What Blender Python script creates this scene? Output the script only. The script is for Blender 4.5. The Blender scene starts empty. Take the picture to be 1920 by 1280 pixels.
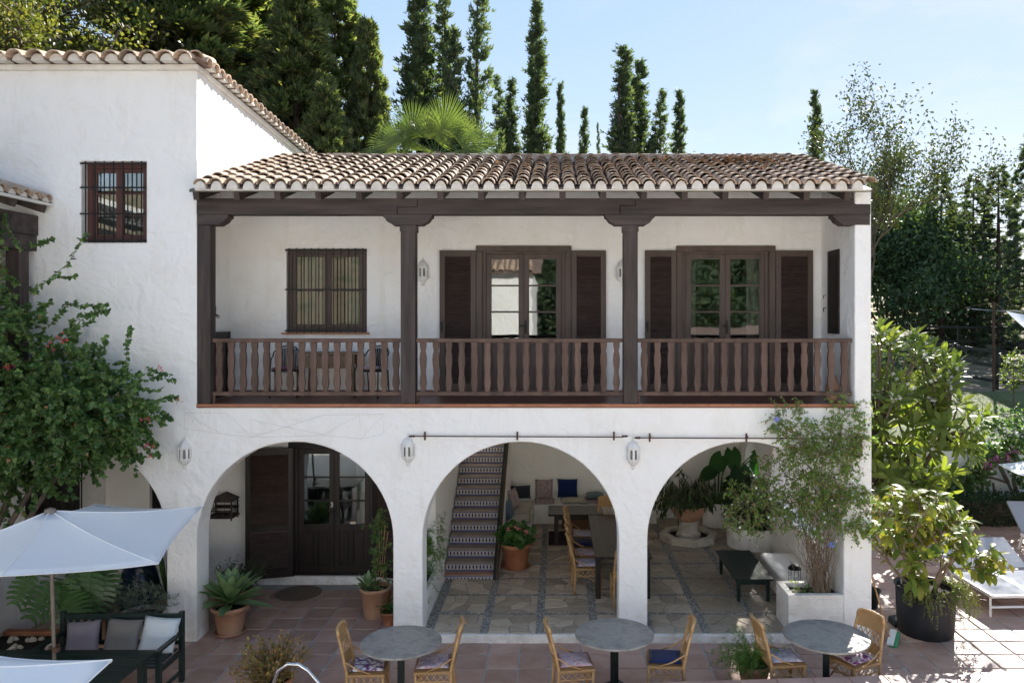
import bpy, bmesh, math, random
import numpy as np
from mathutils import Vector, Matrix, noise
R = math.radians
rnd = random.Random(7)
C = bpy.context.scene.collection
sc = bpy.context.scene

# ------------------------------------------------------------------ camera
F, D0, CH = 1440.0, 11.077, 4.63          # focal length in photo pixels, distance to the arcade front, eye height
cam_d = bpy.data.cameras.new('camera'); cam = bpy.data.objects.new('camera', cam_d); C.objects.link(cam)
cam_d.sensor_width = 36.0; cam_d.lens = 36.0 * F / 1920.0
cam_d.shift_x = -85.0 / 1920.0; cam_d.shift_y = -40.0 / 1920.0
cam_d.clip_start = 0.1; cam_d.clip_end = 3000
cam.location = (0, -D0, CH); cam.rotation_euler = (R(90), 0, 0)
sc.camera = cam
# ------------------------------------------------------------------ sky, sun, exposure
SUN_AZ, SUN_EL = R(29), R(30)
wd = bpy.data.worlds.new('World'); sc.world = wd; wd.use_nodes = True
nt = wd.node_tree; bg = nt.nodes['Background']
sky = nt.nodes.new('ShaderNodeTexSky'); sky.sky_type = 'NISHITA'; sky.sun_disc = False
sky.sun_elevation = SUN_EL; sky.sun_rotation = SUN_AZ
sky.air_density = 1.15; sky.dust_density = 0.05; sky.ozone_density = 1.6; sky.altitude = 100
gm = nt.nodes.new('ShaderNodeGamma'); gm.inputs[1].default_value = 0.27        # even, hazy daylight: softer glow round the sun
hs = nt.nodes.new('ShaderNodeHueSaturation'); hs.inputs['Saturation'].default_value = 2.3
nt.links.new(sky.outputs[0], gm.inputs[0]); nt.links.new(gm.outputs[0], hs.inputs['Color']); tn = nt.nodes.new('ShaderNodeMix'); tn.data_type = 'RGBA'; tn.blend_type = 'MULTIPLY'; tn.inputs[0].default_value = 1.0; tn.inputs[7].default_value = (1.025, .955, 1.02, 1)   # camera white balance
nt.links.new(hs.outputs[0], tn.inputs[6]); tc_ = nt.nodes.new('ShaderNodeTexCoord'); mp_ = nt.nodes.new('ShaderNodeMapping'); mp_.inputs['Scale'].default_value = (1.2, 1.2, 3.2); nz_ = nt.nodes.new('ShaderNodeTexNoise'); nz_.inputs['Scale'].default_value = 2.6; nz_.inputs['Detail'].default_value = 8; nz_.inputs['Roughness'].default_value = .62; nz_.inputs['Distortion'].default_value = .6
nt.links.new(tc_.outputs['Generated'], mp_.inputs[0]); nt.links.new(mp_.outputs[0], nz_.inputs['Vector']); rp_ = nt.nodes.new('ShaderNodeMapRange'); rp_.inputs[1].default_value = .50; rp_.inputs[2].default_value = .78; rp_.inputs[3].default_value = 0; rp_.inputs[4].default_value = .45; nt.links.new(nz_.outputs['Fac'], rp_.inputs[0])
ci = nt.nodes.new('ShaderNodeMix'); ci.data_type = 'RGBA'; bw_ = nt.nodes.new('ShaderNodeRGBToBW'); nt.links.new(tn.outputs[2], bw_.inputs[0]); sc2 = nt.nodes.new('ShaderNodeMath'); sc2.operation = 'MULTIPLY'; sc2.inputs[1].default_value = 1.25; nt.links.new(bw_.outputs[0], sc2.inputs[0])
nt.links.new(rp_.outputs[0], ci.inputs[0]); nt.links.new(tn.outputs[2], ci.inputs[6]); nt.links.new(sc2.outputs[0], ci.inputs[7])      # thin high cirrus veil
nt.links.new(ci.outputs[2], bg.inputs[0]); bg.inputs[1].default_value = 0.137
sd = bpy.data.lights.new('sun', 'SUN'); sd.energy = 2.8; sd.angle = R(0.53); sd.color = (1.0, 0.945, 0.86)
so = bpy.data.objects.new('sun', sd); C.objects.link(so)
SV = Vector((math.sin(SUN_AZ)*math.cos(SUN_EL), math.cos(SUN_AZ)*math.cos(SUN_EL), math.sin(SUN_EL)))
so.rotation_euler = SV.to_track_quat('Z', 'Y').to_euler(); so.location = (20, 40, 40)
vs = sc.view_settings; vs.view_transform = 'Standard'; vs.look = 'None'; vs.gamma = 1.0; vs.exposure = 2.25
vs.use_curve_mapping = False
sc.cycles.max_bounces = 12; sc.cycles.diffuse_bounces = 8; sc.cycles.glossy_bounces = 4
sc.cycles.transmission_bounces = 6; sc.cycles.transparent_max_bounces = 8
sc.cycles.caustics_reflective = False; sc.cycles.caustics_refractive = False
sc.cycles.sample_clamp_indirect = 8.0
try: sc.cycles.use_denoising = True
except Exception: pass

# ------------------------------------------------------------------ helpers
def at(x, y, Y):                      # photo pixel + depth plane -> metres
    d = Y + D0
    return Vector(((x-1045)*d/F, Y, CH-(y-600)*d/F))
def atz(x, y, Z):                     # photo pixel + height -> metres
    d = F*(CH-Z)/(y-600)
    return Vector(((x-1045)*d/F, d-D0, Z))
def tag(o, label=None, cat=None, group=None, kind=None):
    if label: o['label'] = label
    if cat: o['category'] = cat
    if group: o['group'] = group
    if kind: o['kind'] = kind
    return o
def thing(name, label, cat, loc=(0, 0, 0), rz=0, group=None, sc_=1):
    o = bpy.data.objects.new(name, None); C.objects.link(o)
    o.empty_display_size = .1
    o.location = loc; o.rotation_euler = (0, 0, rz); o.scale = (sc_, sc_, sc_)
    return tag(o, label, cat, group)
def link(name, me, parent=None, loc=None, rot=None, scale=None):
    o = bpy.data.objects.new(name, me); C.objects.link(o)
    if parent is not None: o.parent = parent
    if loc is not None: o.location = loc
    if rot is not None: o.rotation_euler = rot
    if scale is not None: o.scale = (scale,)*3 if isinstance(scale, (int, float)) else scale
    return o
def link_m(name, me, parent, M):
    o = bpy.data.objects.new(name, me); C.objects.link(o)
    if parent is not None: o.parent = parent
    o.matrix_local = M
    return o
def children(o): return [c for c in bpy.data.objects if c.parent == o]
def copy_tree(o, parent=None, kids=None):
    kids = kids if kids is not None else {}
    if not kids:
        for c in bpy.data.objects:
            if c.parent: kids.setdefault(c.parent.name, []).append(c)
    c = o.copy(); C.objects.link(c); c.parent = parent
    for ch in kids.get(o.name, []): copy_tree(ch, c, kids)
    return c

class MB:
    def __init__(s): s.v = []; s.f = []; s.m = []; s.uv = None
    def add(s, vs, fs, mi=0):
        n = len(s.v); s.v += [tuple(v) for v in vs]
        s.f += [tuple(i+n for i in f) for f in fs]; s.m += [mi]*len(fs); return s
    def quad(s, a, b, c, d, mi=0): return s.add([a, b, c, d], [(0, 1, 2, 3)], mi)
    def bb(s, x0, x1, y0, y1, z0, z1, mi=0):
        return s.add([(x0,y0,z0),(x1,y0,z0),(x1,y1,z0),(x0,y1,z0),(x0,y0,z1),(x1,y0,z1),(x1,y1,z1),(x0,y1,z1)],
                     [(0,3,2,1),(4,5,6,7),(0,1,5,4),(1,2,6,5),(2,3,7,6),(3,0,4,7)], mi)
    def box(s, c, sz, M=None, mi=0):
        x, y, z = sz[0]/2, sz[1]/2, sz[2]/2
        p = [Vector(q) for q in ((-x,-y,-z),(x,-y,-z),(x,y,-z),(-x,y,-z),(-x,-y,z),(x,-y,z),(x,y,z),(-x,y,z))]
        if M is not None: p = [M @ q for q in p]
        c = Vector(c)
        return s.add([q+c for q in p], [(0,3,2,1),(4,5,6,7),(0,1,5,4),(1,2,6,5),(2,3,7,6),(3,0,4,7)], mi)
    def bar(s, a, b, w, h, up=(0, 0, 1), mi=0):     # box beam from a to b
        a, b = Vector(a), Vector(b); d = b-a; L = d.length; d.normalize()
        u = Vector(up); x = d.cross(u)
        if x.length < 1e-4: x = d.cross(Vector((1, 0, 0)))
        x.normalize(); z = x.cross(d)
        M = Matrix((x, d, z)).transposed()
        return s.box((a+b)/2, (w, L, h), M, mi)
    def tube(s, pts, rad, n=6, caps=True, mi=0):
        pts = [Vector(p) for p in pts]
        if isinstance(rad, (int, float)): rad = [rad]*len(pts)
        base = len(s.v); prev = None
        for i, p in enumerate(pts):
            if i == 0: t = pts[1]-p
            elif i == len(pts)-1: t = p-pts[i-1]
            else: t = pts[i+1]-pts[i-1]
            t.normalize() if t.length > 1e-9 else None
            if prev is None:
                u = t.orthogonal().normalized()
            else:
                u = prev - t*prev.dot(t)
                u = u.normalized() if u.length > 1e-6 else t.orthogonal().normalized()
            prev = u; w = t.cross(u)
            for k in range(n):
                a = 2*math.pi*k/n
                q = p + (u*math.cos(a)+w*math.sin(a))*rad[i]
                s.v.append((q.x, q.y, q.z))
        for i in range(len(pts)-1):
            for k in range(n):
                a, b = base+i*n+k, base+i*n+(k+1) % n
                s.f.append((a, b, b+n, a+n)); s.m.append(mi)
        if caps:
            s.f.append(tuple(base+k for k in reversed(range(n)))); s.m.append(mi)
            e = base+(len(pts)-1)*n
            s.f.append(tuple(e+k for k in range(n))); s.m.append(mi)
        return s
    def lathe(s, prof, n=24, c=(0, 0, 0), mi=0, closed=False, wob=None):
        base = len(s.v)
        for j, (r, z) in enumerate(prof):
            for k in range(n):
                a = 2*math.pi*k/n
                rr = r*(wob(a, z) if wob else 1)
                s.v.append((c[0]+rr*math.cos(a), c[1]+rr*math.sin(a), c[2]+z))
        for j in range(len(prof)-1):
            for k in range(n):
                a, b = base+j*n+k, base+j*n+(k+1) % n
                s.f.append((a, b, b+n, a+n)); s.m.append(mi)
        if not closed:
            s.f.append(tuple(base+k for k in reversed(range(n)))); s.m.append(mi)
            e = base+(len(prof)-1)*n
            s.f.append(tuple(e+k for k in range(n))); s.m.append(mi)
        return s
    def prism(s, poly, a, b, plane='xz', mi=0):      # polygon in a plane, extruded along the third axis from a to b
        n = len(poly)
        def p(q, t):
            return {'xz': (q[0], t, q[1]), 'xy': (q[0], q[1], t), 'yz': (t, q[0], q[1])}[plane]
        vs = [p(q, a) for q in poly]+[p(q, b) for q in poly]
        fs = [tuple(range(n)), tuple(reversed(range(n, 2*n)))]
        fs += [(i, i+n, (i+1) % n+n, (i+1) % n) for i in range(n)]
        return s.add(vs, fs, mi)
    def mesh(s, name, mat, smooth=False, fix=True):
        me = bpy.data.meshes.new(name); me.from_pydata(s.v, [], s.f)
        for m in (mat if isinstance(mat, (list, tuple)) else [mat]): me.materials.append(m)
        if isinstance(mat, (list, tuple)): me.polygons.foreach_set('material_index', s.m)
        if fix:
            bm = bmesh.new(); bm.from_mesh(me); bmesh.ops.recalc_face_normals(bm, faces=bm.faces); bm.to_mesh(me); bm.free()
        if smooth: me.polygons.foreach_set('use_smooth', [True]*len(me.polygons))
        me.update(); return me
    def build(s, name, mat, parent=None, smooth=False, bev=0, seg=2, fix=True, loc=None, rot=None, auto=None):
        o = link(name, s.mesh(name, mat, smooth, fix), parent, loc, rot)
        if bev:
            b = o.modifiers.new('soft_edges', 'BEVEL'); b.width = bev; b.segments = seg; b.limit_method = 'ANGLE'; b.angle_limit = R(35)
            b.use_clamp_overlap = True
        if auto: smooth_angle(o.data, auto)
        return o
def smooth_angle(me, ang=35):
    me.polygons.foreach_set('use_smooth', [True]*len(me.polygons))
    bm = bmesh.new(); bm.from_mesh(me)
    for e in bm.edges:
        if len(e.link_faces) == 2 and e.calc_face_angle(0) > R(ang): e.smooth = False
    bm.to_mesh(me); bm.free()

# ---- numpy scatter of small templates (leaves, needles, pebbles, petals) into one mesh
def unit(a): return a/np.maximum(np.linalg.norm(a, axis=-1, keepdims=True), 1e-9)
def frames(Dv, Nv):                  # columns: x, y (along D), z (towards N)
    y = unit(np.asarray(Dv, float)); x = unit(np.cross(y, np.asarray(Nv, float)) + 1e-9); z = np.cross(x, y)
    return np.stack([x, y, z], axis=-1)
def scatter(name, tmpl, P, M, S, mat, parent=None, smooth=False, extra=None):
    tv, tf = tmpl; tv = np.asarray(tv, float); P = np.asarray(P, float); N, K = len(P), len(tv)
    S = np.asarray(S, float)
    if S.ndim == 1: S = S[:, None].repeat(3, 1)
    V = P[:, None, :] + np.einsum('nij,nkj->nki', M, tv[None]*S[:, None, :])
    me = bpy.data.meshes.new(name)
    tl = np.concatenate([np.asarray(f) for f in tf]); tn = np.array([len(f) for f in tf])
    loops = (tl[None]+np.arange(N)[:, None]*K).ravel().astype(np.int32)
    cnt = np.tile(tn, N).astype(np.int32); st = np.concatenate([[0], np.cumsum(cnt)[:-1]]).astype(np.int32)
    me.vertices.add(N*K); me.vertices.foreach_set('co', V.astype(np.float32).ravel())
    me.loops.add(len(loops)); me.loops.foreach_set('vertex_index', loops)
    me.polygons.add(len(cnt)); me.polygons.foreach_set('loop_start', st); me.polygons.foreach_set('loop_total', cnt)
    if smooth: me.polygons.foreach_set('use_smooth', np.ones(len(cnt), bool))
    me.materials.append(mat); me.update(calc_edges=True); me.validate()
    return link(name, me, parent)
def leaf_t(wid=.5, fold=.12, curl=.12, pts=((.0, .03), (.25, .8), (.5, 1.), (.75, .72), (1., .0))):
    """a folded, curling leaf 1 long along +y; centre line and two sides"""
    v = []; f = []
    for (t, w) in pts:
        z = -curl*t*t
        if w < .01: v.append((0, t, z))
        else:
            v += [(-w*wid/2, t, z+fold*w*wid), (0, t, z), (w*wid/2, t, z+fold*w*wid)]
    rows = []; i = 0
    for (t, w) in pts:
        if w < .01: rows.append((i,)); i += 1
        else: rows.append((i, i+1, i+2)); i += 3
    for a, b in zip(rows, rows[1:]):
        if len(a) == 3 and len(b) == 3: f += [(a[0], a[1], b[1], b[0]), (a[1], a[2], b[2], b[1])]
        elif len(a) == 3: f += [(a[0], a[1], b[0]), (a[1], a[2], b[0])]
        else: f += [(a[0], b[1], b[0]), (a[0], b[2], b[1])]
    return v, f
KITE = ([(0,0,0),(.5,.42,.07),(0,1,-.06),(-.5,.42,.07)], [(0,1,2),(0,2,3)])
def spray_t(n=5, spread=1.0, L=1.0, w=.16):       # flat feathery conifer spray
    v = []; f = []
    for i in range(n):
        a = (i/(n-1)-.5)*spread*1.6; l = L*(1-.35*abs(i/(n-1)-.5)*2); b = len(v)
        dx, dy = math.sin(a), math.cos(a); ox, oy = dy*w/2, -dx*w/2; z = (.08 if i % 2 else -.05)
        v += [(0, 0, 0), (dx*l*.5+ox, dy*l*.5+oy, z), (dx*l, dy*l, z*1.5), (dx*l*.5-ox, dy*l*.5-oy, z)]
        f += [(b, b+1, b+2, b+3)]
    return v, f
def rand_unit(rg, n):
    a = rg.normal(size=(n, 3)); return unit(a)
def leaf_mesh(name, tmpl, mat, smooth=True):
    me = bpy.data.meshes.new(name); me.from_pydata([tuple(v) for v in tmpl[0]], [], tmpl[1]); me.materials.append(mat)
    if smooth: me.polygons.foreach_set('use_smooth', [True]*len(me.polygons))
    me.update(); return me
def M4(p, M3, s):
    m = Matrix.Identity(4)
    if isinstance(s, (int, float)): s = (s, s, s)
    for i in range(3):
        for j in range(3): m[i][j] = float(M3[i][j])*s[j]
        m[i][3] = float(p[i])
    return m

# ------------------------------------------------------------------ procedural materials
def nodes_of(name):
    m = bpy.data.materials.new(name); m.use_nodes = True
    n = m.node_tree; b = n.nodes['Principled BSDF']; return m, n, b
def nd(n, t, **kw):
    x = n.nodes.new(t)
    for k, v in kw.items():
        if k.startswith('i_'):
            key = k[2:]; x.inputs[int(key) if key.isdigit() else key.replace('_', ' ')].default_value = v
        else: setattr(x, k, v)
    return x
def ramp(n, fac, stops, interp='LINEAR'):
    r = n.nodes.new('ShaderNodeValToRGB'); n.links.new(fac, r.inputs[0]); cr = r.color_ramp; cr.interpolation = interp
    while len(cr.elements) < len(stops): cr.elements.new(.5)
    for e, (p, c) in zip(cr.elements, stops):
        e.position = p; e.color = (*c, 1) if len(c) == 3 else c
    return r.outputs[0]
def coords(n, kind='Object', scale=None):
    t = n.nodes.new('ShaderNodeTexCoord'); o = t.outputs[kind]
    if scale:
        mp = n.nodes.new('ShaderNodeMapping'); n.links.new(o, mp.inputs[0]); mp.inputs['Scale'].default_value = scale if not isinstance(scale, (int, float)) else (scale,)*3
        o = mp.outputs[0]
    return o
def noise_n(n, vec, scale, detail=5, rough=.55, out='Fac'):
    x = nd(n, 'ShaderNodeTexNoise'); x.inputs['Scale'].default_value = scale; x.inputs['Detail'].default_value = detail
    x.inputs['Roughness'].default_value = rough; n.links.new(vec, x.inputs['Vector']); return x.outputs[out]
def mixc(n, fac, a, b, blend='MIX'):
    x = nd(n, 'ShaderNodeMix', data_type='RGBA', blend_type=blend)
    for s, v in ((x.inputs[0], fac), (x.inputs[6], a), (x.inputs[7], b)):
        if isinstance(v, (int, float)): s.default_value = v
        elif isinstance(v, tuple): s.default_value = (*v, 1) if len(v) == 3 else v
        else: n.links.new(v, s)
    return x.outputs[2]
def bump(n, b, h, strength=.3, dist=.02, prev=None):
    x = nd(n, 'ShaderNodeBump'); x.inputs['Strength'].default_value = strength; x.inputs['Distance'].default_value = dist
    n.links.new(h, x.inputs['Height'])
    if prev is not None: n.links.new(prev, x.inputs['Normal'])
    n.links.new(x.outputs[0], b.inputs['Normal']); return x.outputs[0]
def rough_mat(name, ca, cb, rough=.7, scale=6, stretch=None, bumps=.25, bdist=.01, bscale=None, per_obj=0, spec=.35, metal=0, cc=None):
    """two-tone noisy material, optional variation from object to object"""
    m, n, b = nodes_of(name); v = coords(n, 'Object', stretch)
    if per_obj:
        oi = nd(n, 'ShaderNodeObjectInfo'); ad = nd(n, 'ShaderNodeVectorMath', operation='ADD')
        n.links.new(v, ad.inputs[0]); mm = nd(n, 'ShaderNodeVectorMath', operation='SCALE'); mm.inputs[0].default_value = (31, 17, 23)
        n.links.new(oi.outputs['Random'], mm.inputs['Scale']); n.links.new(mm.outputs[0], ad.inputs[1]); v = ad.outputs[0]
    f = noise_n(n, v, scale, 6, .6)
    st = [(.3, ca), (.7, cb)] if cc is None else [(.25, ca), (.52, cb), (.75, cc)]
    col = ramp(n, f, st)
    if per_obj:
        hs = nd(n, 'ShaderNodeHueSaturation'); mr = nd(n, 'ShaderNodeMapRange'); mr.inputs[3].default_value = 1-per_obj; mr.inputs[4].default_value = 1+per_obj
        n.links.new(oi.outputs['Random'], mr.inputs[0]); n.links.new(mr.outputs[0], hs.inputs['Value']); n.links.new(col, hs.inputs['Color']); col = hs.outputs[0]
    n.links.new(col, b.inputs['Base Color'])
    b.inputs['Roughness'].default_value = rough; b.inputs['Specular IOR Level'].default_value = spec; b.inputs['Metallic'].default_value = metal
    if bumps: bump(n, b, noise_n(n, v, bscale or scale*3, 6, .6), bumps, bdist)
    return m
def plaster(name, base=(.86, .85, .83), stain=(.66, .60, .50), amount=.6, bumpy=.55):
    m, n, b = nodes_of(name); g = nd(n, 'ShaderNodeNewGeometry').outputs['Position']
    big = noise_n(n, g, .9, 6, .65); mp = nd(n, 'ShaderNodeMapping'); n.links.new(g, mp.inputs[0]); mp.inputs['Scale'].default_value = (2.2, 2.2, .45)
    streak = noise_n(n, mp.outputs[0], 2.0, 7, .65)
    s1 = ramp(n, big, [(.50, (0, 0, 0)), (.80, (1, 1, 1))]); s2 = ramp(n, streak, [(.56, (0, 0, 0)), (.82, (1, 1, 1))])
    mu = nd(n, 'ShaderNodeMath', operation='MULTIPLY_ADD'); n.links.new(s1, mu.inputs[0]); mu.inputs[1].default_value = amount*.8
    m2 = nd(n, 'ShaderNodeMath', operation='MULTIPLY'); n.links.new(s2, m2.inputs[0]); m2.inputs[1].default_value = amount*.7
    n.links.new(m2.outputs[0], mu.inputs[2])
    col = mixc(n, mu.outputs[0], base, stain)
    sz = nd(n, 'ShaderNodeSeparateXYZ'); n.links.new(g, sz.inputs[0]); mr = nd(n, 'ShaderNodeMapRange'); mr.inputs[1].default_value = .55; mr.inputs[2].default_value = .0; n.links.new(sz.outputs[2], mr.inputs[0])
    dm = nd(n, 'ShaderNodeMath', operation='MULTIPLY'); n.links.new(mr.outputs[0], dm.inputs[0]); n.links.new(ramp(n, noise_n(n, g, 5, 6, .7), [(.42, (0, 0, 0)), (.75, (.8, .8, .8))]), dm.inputs[1]); col = mixc(n, dm.outputs[0], col, (.42, .36, .29))
    spk = noise_n(n, g, 26, 4, .7); col = mixc(n, ramp(n, spk, [(.73, (0, 0, 0)), (.80, (1, 1, 1))]), col, (.55, .51, .45))
    n.links.new(col, b.inputs['Base Color']); b.inputs['Roughness'].default_value = .85; b.inputs['Specular IOR Level'].default_value = .2
    w = noise_n(n, g, 1.1, 3, .5, 'Color'); ad = nd(n, 'ShaderNodeVectorMath', operation='ADD'); n.links.new(g, ad.inputs[0]); n.links.new(w, ad.inputs[1])
    h1 = noise_n(n, ad.outputs[0], 5, 4, .5); h2 = noise_n(n, g, 40, 5, .6)
    p = bump(n, b, h1, bumpy*1.5, .04); bump(n, b, h2, bumpy*.5, .006, p)
    return m
def leaf_mat(name, cols, trans=.4, tcol=None, rough=.45, spec=.35, per_obj=False):
    """leaf: colour picked per leaf, light passes through"""
    m, n, b = nodes_of(name)
    r = nd(n, 'ShaderNodeObjectInfo').outputs['Random'] if per_obj else nd(n, 'ShaderNodeNewGeometry').outputs['Random Per Island']
    k = len(cols); col = ramp(n, r, [(i/max(1, k-1), c) for i, c in enumerate(cols)])
    n.links.new(col, b.inputs['Base Color']); b.inputs['Roughness'].default_value = rough; b.inputs['Specular IOR Level'].default_value = spec
    t = nd(n, 'ShaderNodeBsdfTranslucent')
    tc = mixc(n, 1.0, col, tcol or (1.9, 2.1, .7), 'MULTIPLY'); n.links.new(tc, t.inputs[0])
    mx = nd(n, 'ShaderNodeMixShader'); mx.inputs[0].default_value = trans
    out = n.nodes['Material Output']; n.links.new(b.outputs[0], mx.inputs[1]); n.links.new(t.outputs[0], mx.inputs[2]); n.links.new(mx.outputs[0], out.inputs[0])
    return m
def flat(name, c, rough=.6, metal=0, spec=.4):
    m, n, b = nodes_of(name); b.inputs['Base Color'].default_value = (*c, 1); b.inputs['Roughness'].default_value = rough
    b.inputs['Metallic'].default_value = metal; b.inputs['Specular IOR Level'].default_value = spec; return m

M = {}
M['white'] = plaster('white_limewash')
M['white_old'] = plaster('white_limewash_weathered', (.78, .76, .72), (.52, .44, .34), .8, .6)
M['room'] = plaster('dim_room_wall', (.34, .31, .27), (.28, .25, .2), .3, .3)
M['white_in'] = plaster('white_limewash_inside', (.86, .845, .81), (.66, .61, .53), .35, .45)
M['wood'] = rough_mat('dark_stained_timber', (.024, .017, .015), (.082, .061, .054), .62, 9, (1, 1, .10), .7, .006, 30)
M['wood_h'] = rough_mat('dark_stained_beam', (.026, .019, .017), (.088, .066, .060), .66, 9, (.08, 1, 1), .8, .008, 30)
M['wood_l'] = rough_mat('worn_brown_timber', (.058, .033, .024), (.142, .086, .064), .6, 7, (1, 1, .14), .4, .004, 24, per_obj=.16)
M['door'] = rough_mat('brown_varnished_door', (.060, .041, .033), (.108, .076, .061), .5, 7, (1, 1, .12), .3, .004, 30)
M['door_dk'] = rough_mat('deep_brown_door', (.012, .008, .007), (.024, .016, .013), .42, 7, (1, 1, .12), .3, .004, 30)
M['louvre'] = rough_mat('dark_shutter_slats', (.040, .026, .022), (.072, .048, .040), .5, 8, None, .2, .003, per_obj=.12)
M['redwin'] = rough_mat('reddish_window_wood', (.075, .030, .024), (.125, .055, .045), .5, 7, (1, 1, .12), .3, .004, 30)
M['soffit'] = rough_mat('green_grey_soffit_board', (.07, .075, .062), (.13, .132, .105), .75, 5, (1, .2, 1), .3, .005)
M['iron'] = rough_mat('black_wrought_iron', (.014, .015, .016), (.035, .034, .033), .5, 25, None, .2, .002, metal=.5)
M['rust'] = rough_mat('rusty_iron', (.05, .03, .022), (.13, .07, .045), .75, 18, None, .3, .003)
M['tile'] = rough_mat('clay_roof_tile', (.33, .225, .155), (.47, .35, .255), .85, 5, None, .5, .006, 22, per_obj=.30, cc=(.25, .19, .145))
M['tile_pan'] = rough_mat('clay_roof_channel', (.15, .10, .085), (.25, .18, .15), .9, 5, None, .5, .006, 20)
M['mortar'] = rough_mat('white_mortar', (.60, .57, .52), (.76, .73, .68), .9, 9, None, .6, .012, 18)
M['terra'] = rough_mat('terracotta_paver', (.36, .205, .155), (.46, .295, .235), .5, 3.2, None, .35, .006, 9, per_obj=.17, cc=(.48, .34, .28))
M['grout'] = rough_mat('cement_grout', (.33, .32, .305), (.45, .435, .42), .9, 14, None, .3, .004)
M['bal_tile'] = rough_mat('balcony_clay_tile', (.17, .075, .055), (.26, .12, .09), .4, 4, None, .2, .003, per_obj=.15)
M['flag'] = rough_mat('sandstone_flag', (.37, .295, .215), (.50, .415, .315), .7, 3.5, (1, 2.5, 1), .5, .008, 14, per_obj=.26, cc=(.42, .315, .22))
M['flag_grout'] = rough_mat('pale_grout', (.30, .275, .24), (.42, .39, .345), .9, 10, None, .4, .006)
M['pebble'] = None
M['clay'] = rough_mat('terracotta_pot', (.35, .175, .105), (.47, .27, .175), .8, 4, None, .3, .006, 16, cc=(.40, .27, .2))
M['clay_o'] = rough_mat('orange_terracotta_pot', (.30, .115, .055), (.45, .20, .105), .7, 4, None, .3, .005, 14)
M['soil'] = rough_mat('potting_soil', (.025, .018, .013), (.06, .045, .035), .95, 30, None, .8, .02, 60)
M['stone'] = rough_mat('pale_stone', (.42, .37, .30), (.58, .53, .45), .85, 6, None, .5, .01, 20, cc=(.36, .29, .22))
M['green_paint'] = rough_mat('dark_green_paint', (.006, .016, .014), (.013, .030, .026), .38, 6, None, .15, .003)
M['black_paint'] = rough_mat('black_green_metal', (.006, .012, .012), (.014, .022, .021), .4, 8, None, .1, .002)
M['steel'] = flat('polished_steel', (.62, .62, .62), .18, 1)
M['wicker'] = None
def glass_mat():
    m, n, b = nodes_of('window_glass'); out = n.nodes['Material Output']
    g = nd(n, 'ShaderNodeBsdfGlossy'); g.inputs['Roughness'].default_value = .02; g.inputs['Color'].default_value = (.95, .97, .97, 1)
    t = nd(n, 'ShaderNodeBsdfTransparent'); t.inputs[0].default_value = (.80, .83, .82, 1)
    fr = nd(n, 'ShaderNodeFresnel'); fr.inputs[0].default_value = 1.9
    v = coords(n, 'Object'); bp = nd(n, 'ShaderNodeBump'); bp.inputs['Strength'].default_value = .05; bp.inputs['Distance'].default_value = .02
    n.links.new(noise_n(n, v, 3.0, 1, .4), bp.inputs['Height']); n.links.new(bp.outputs[0], g.inputs['Normal'])
    mm = nd(n, 'ShaderNodeMath', operation='MULTIPLY_ADD'); n.links.new(fr.outputs[0], mm.inputs[0]); mm.inputs[1].default_value = 1.1; mm.inputs[2].default_value = .03
    mx = nd(n, 'ShaderNodeMixShader'); n.links.new(mm.outputs[0], mx.inputs[0]); n.links.new(t.outputs[0], mx.inputs[1]); n.links.new(g.outputs[0], mx.inputs[2])
    n.links.new(mx.outputs[0], out.inputs[0]); return m
M['glass'] = glass_mat()
def wicker_mat():
    m, n, b = nodes_of('honey_wicker'); v = coords(n, 'Object')
    w1 = nd(n, 'ShaderNodeTexWave'); w1.inputs['Scale'].default_value = 38; w1.bands_direction = 'Z'; n.links.new(v, w1.inputs[0])
    w2 = nd(n, 'ShaderNodeTexWave'); w2.inputs['Scale'].default_value = 30; w2.bands_direction = 'DIAGONAL'; n.links.new(v, w2.inputs[0])
    mx = mixc(n, .5, w1.outputs[0], w2.outputs[0]); nz = noise_n(n, v, 12, 4, .6)
    col = mixc(n, nz, (.34, .185, .07), (.56, .36, .17)); col = mixc(n, ramp(n, mx, [(.15, (0, 0, 0)), (.5, (1, 1, 1))]), (.19, .095, .035), col)
    n.links.new(col, b.inputs['Base Color']); b.inputs['Roughness'].default_value = .55; b.inputs['Specular IOR Level'].default_value = .35
    bump(n, b, mx, .7, .004); return m
M['wicker'] = wicker_mat()
M['cane'] = rough_mat('bent_cane', (.36, .195, .08), (.54, .34, .16), .5, 10, None, .2, .002)
def fabric(name, c, c2=None, rough=.95):
    m, n, b = nodes_of(name); v = coords(n, 'Object'); nz = noise_n(n, v, 9, 5, .6)
    c2 = c2 or tuple(x*.82 for x in c); n.links.new(mixc(n, nz, c2, c), b.inputs['Base Color']); b.inputs['Roughness'].default_value = rough
    b.inputs['Specular IOR Level'].default_value = .15; b.inputs['Sheen Weight'].default_value = .15
    p = bump(n, b, noise_n(n, v, 6, 3, .5), .35, .02); bump(n, b, noise_n(n, v, 180, 2, .5), .3, .002, p); return m
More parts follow.
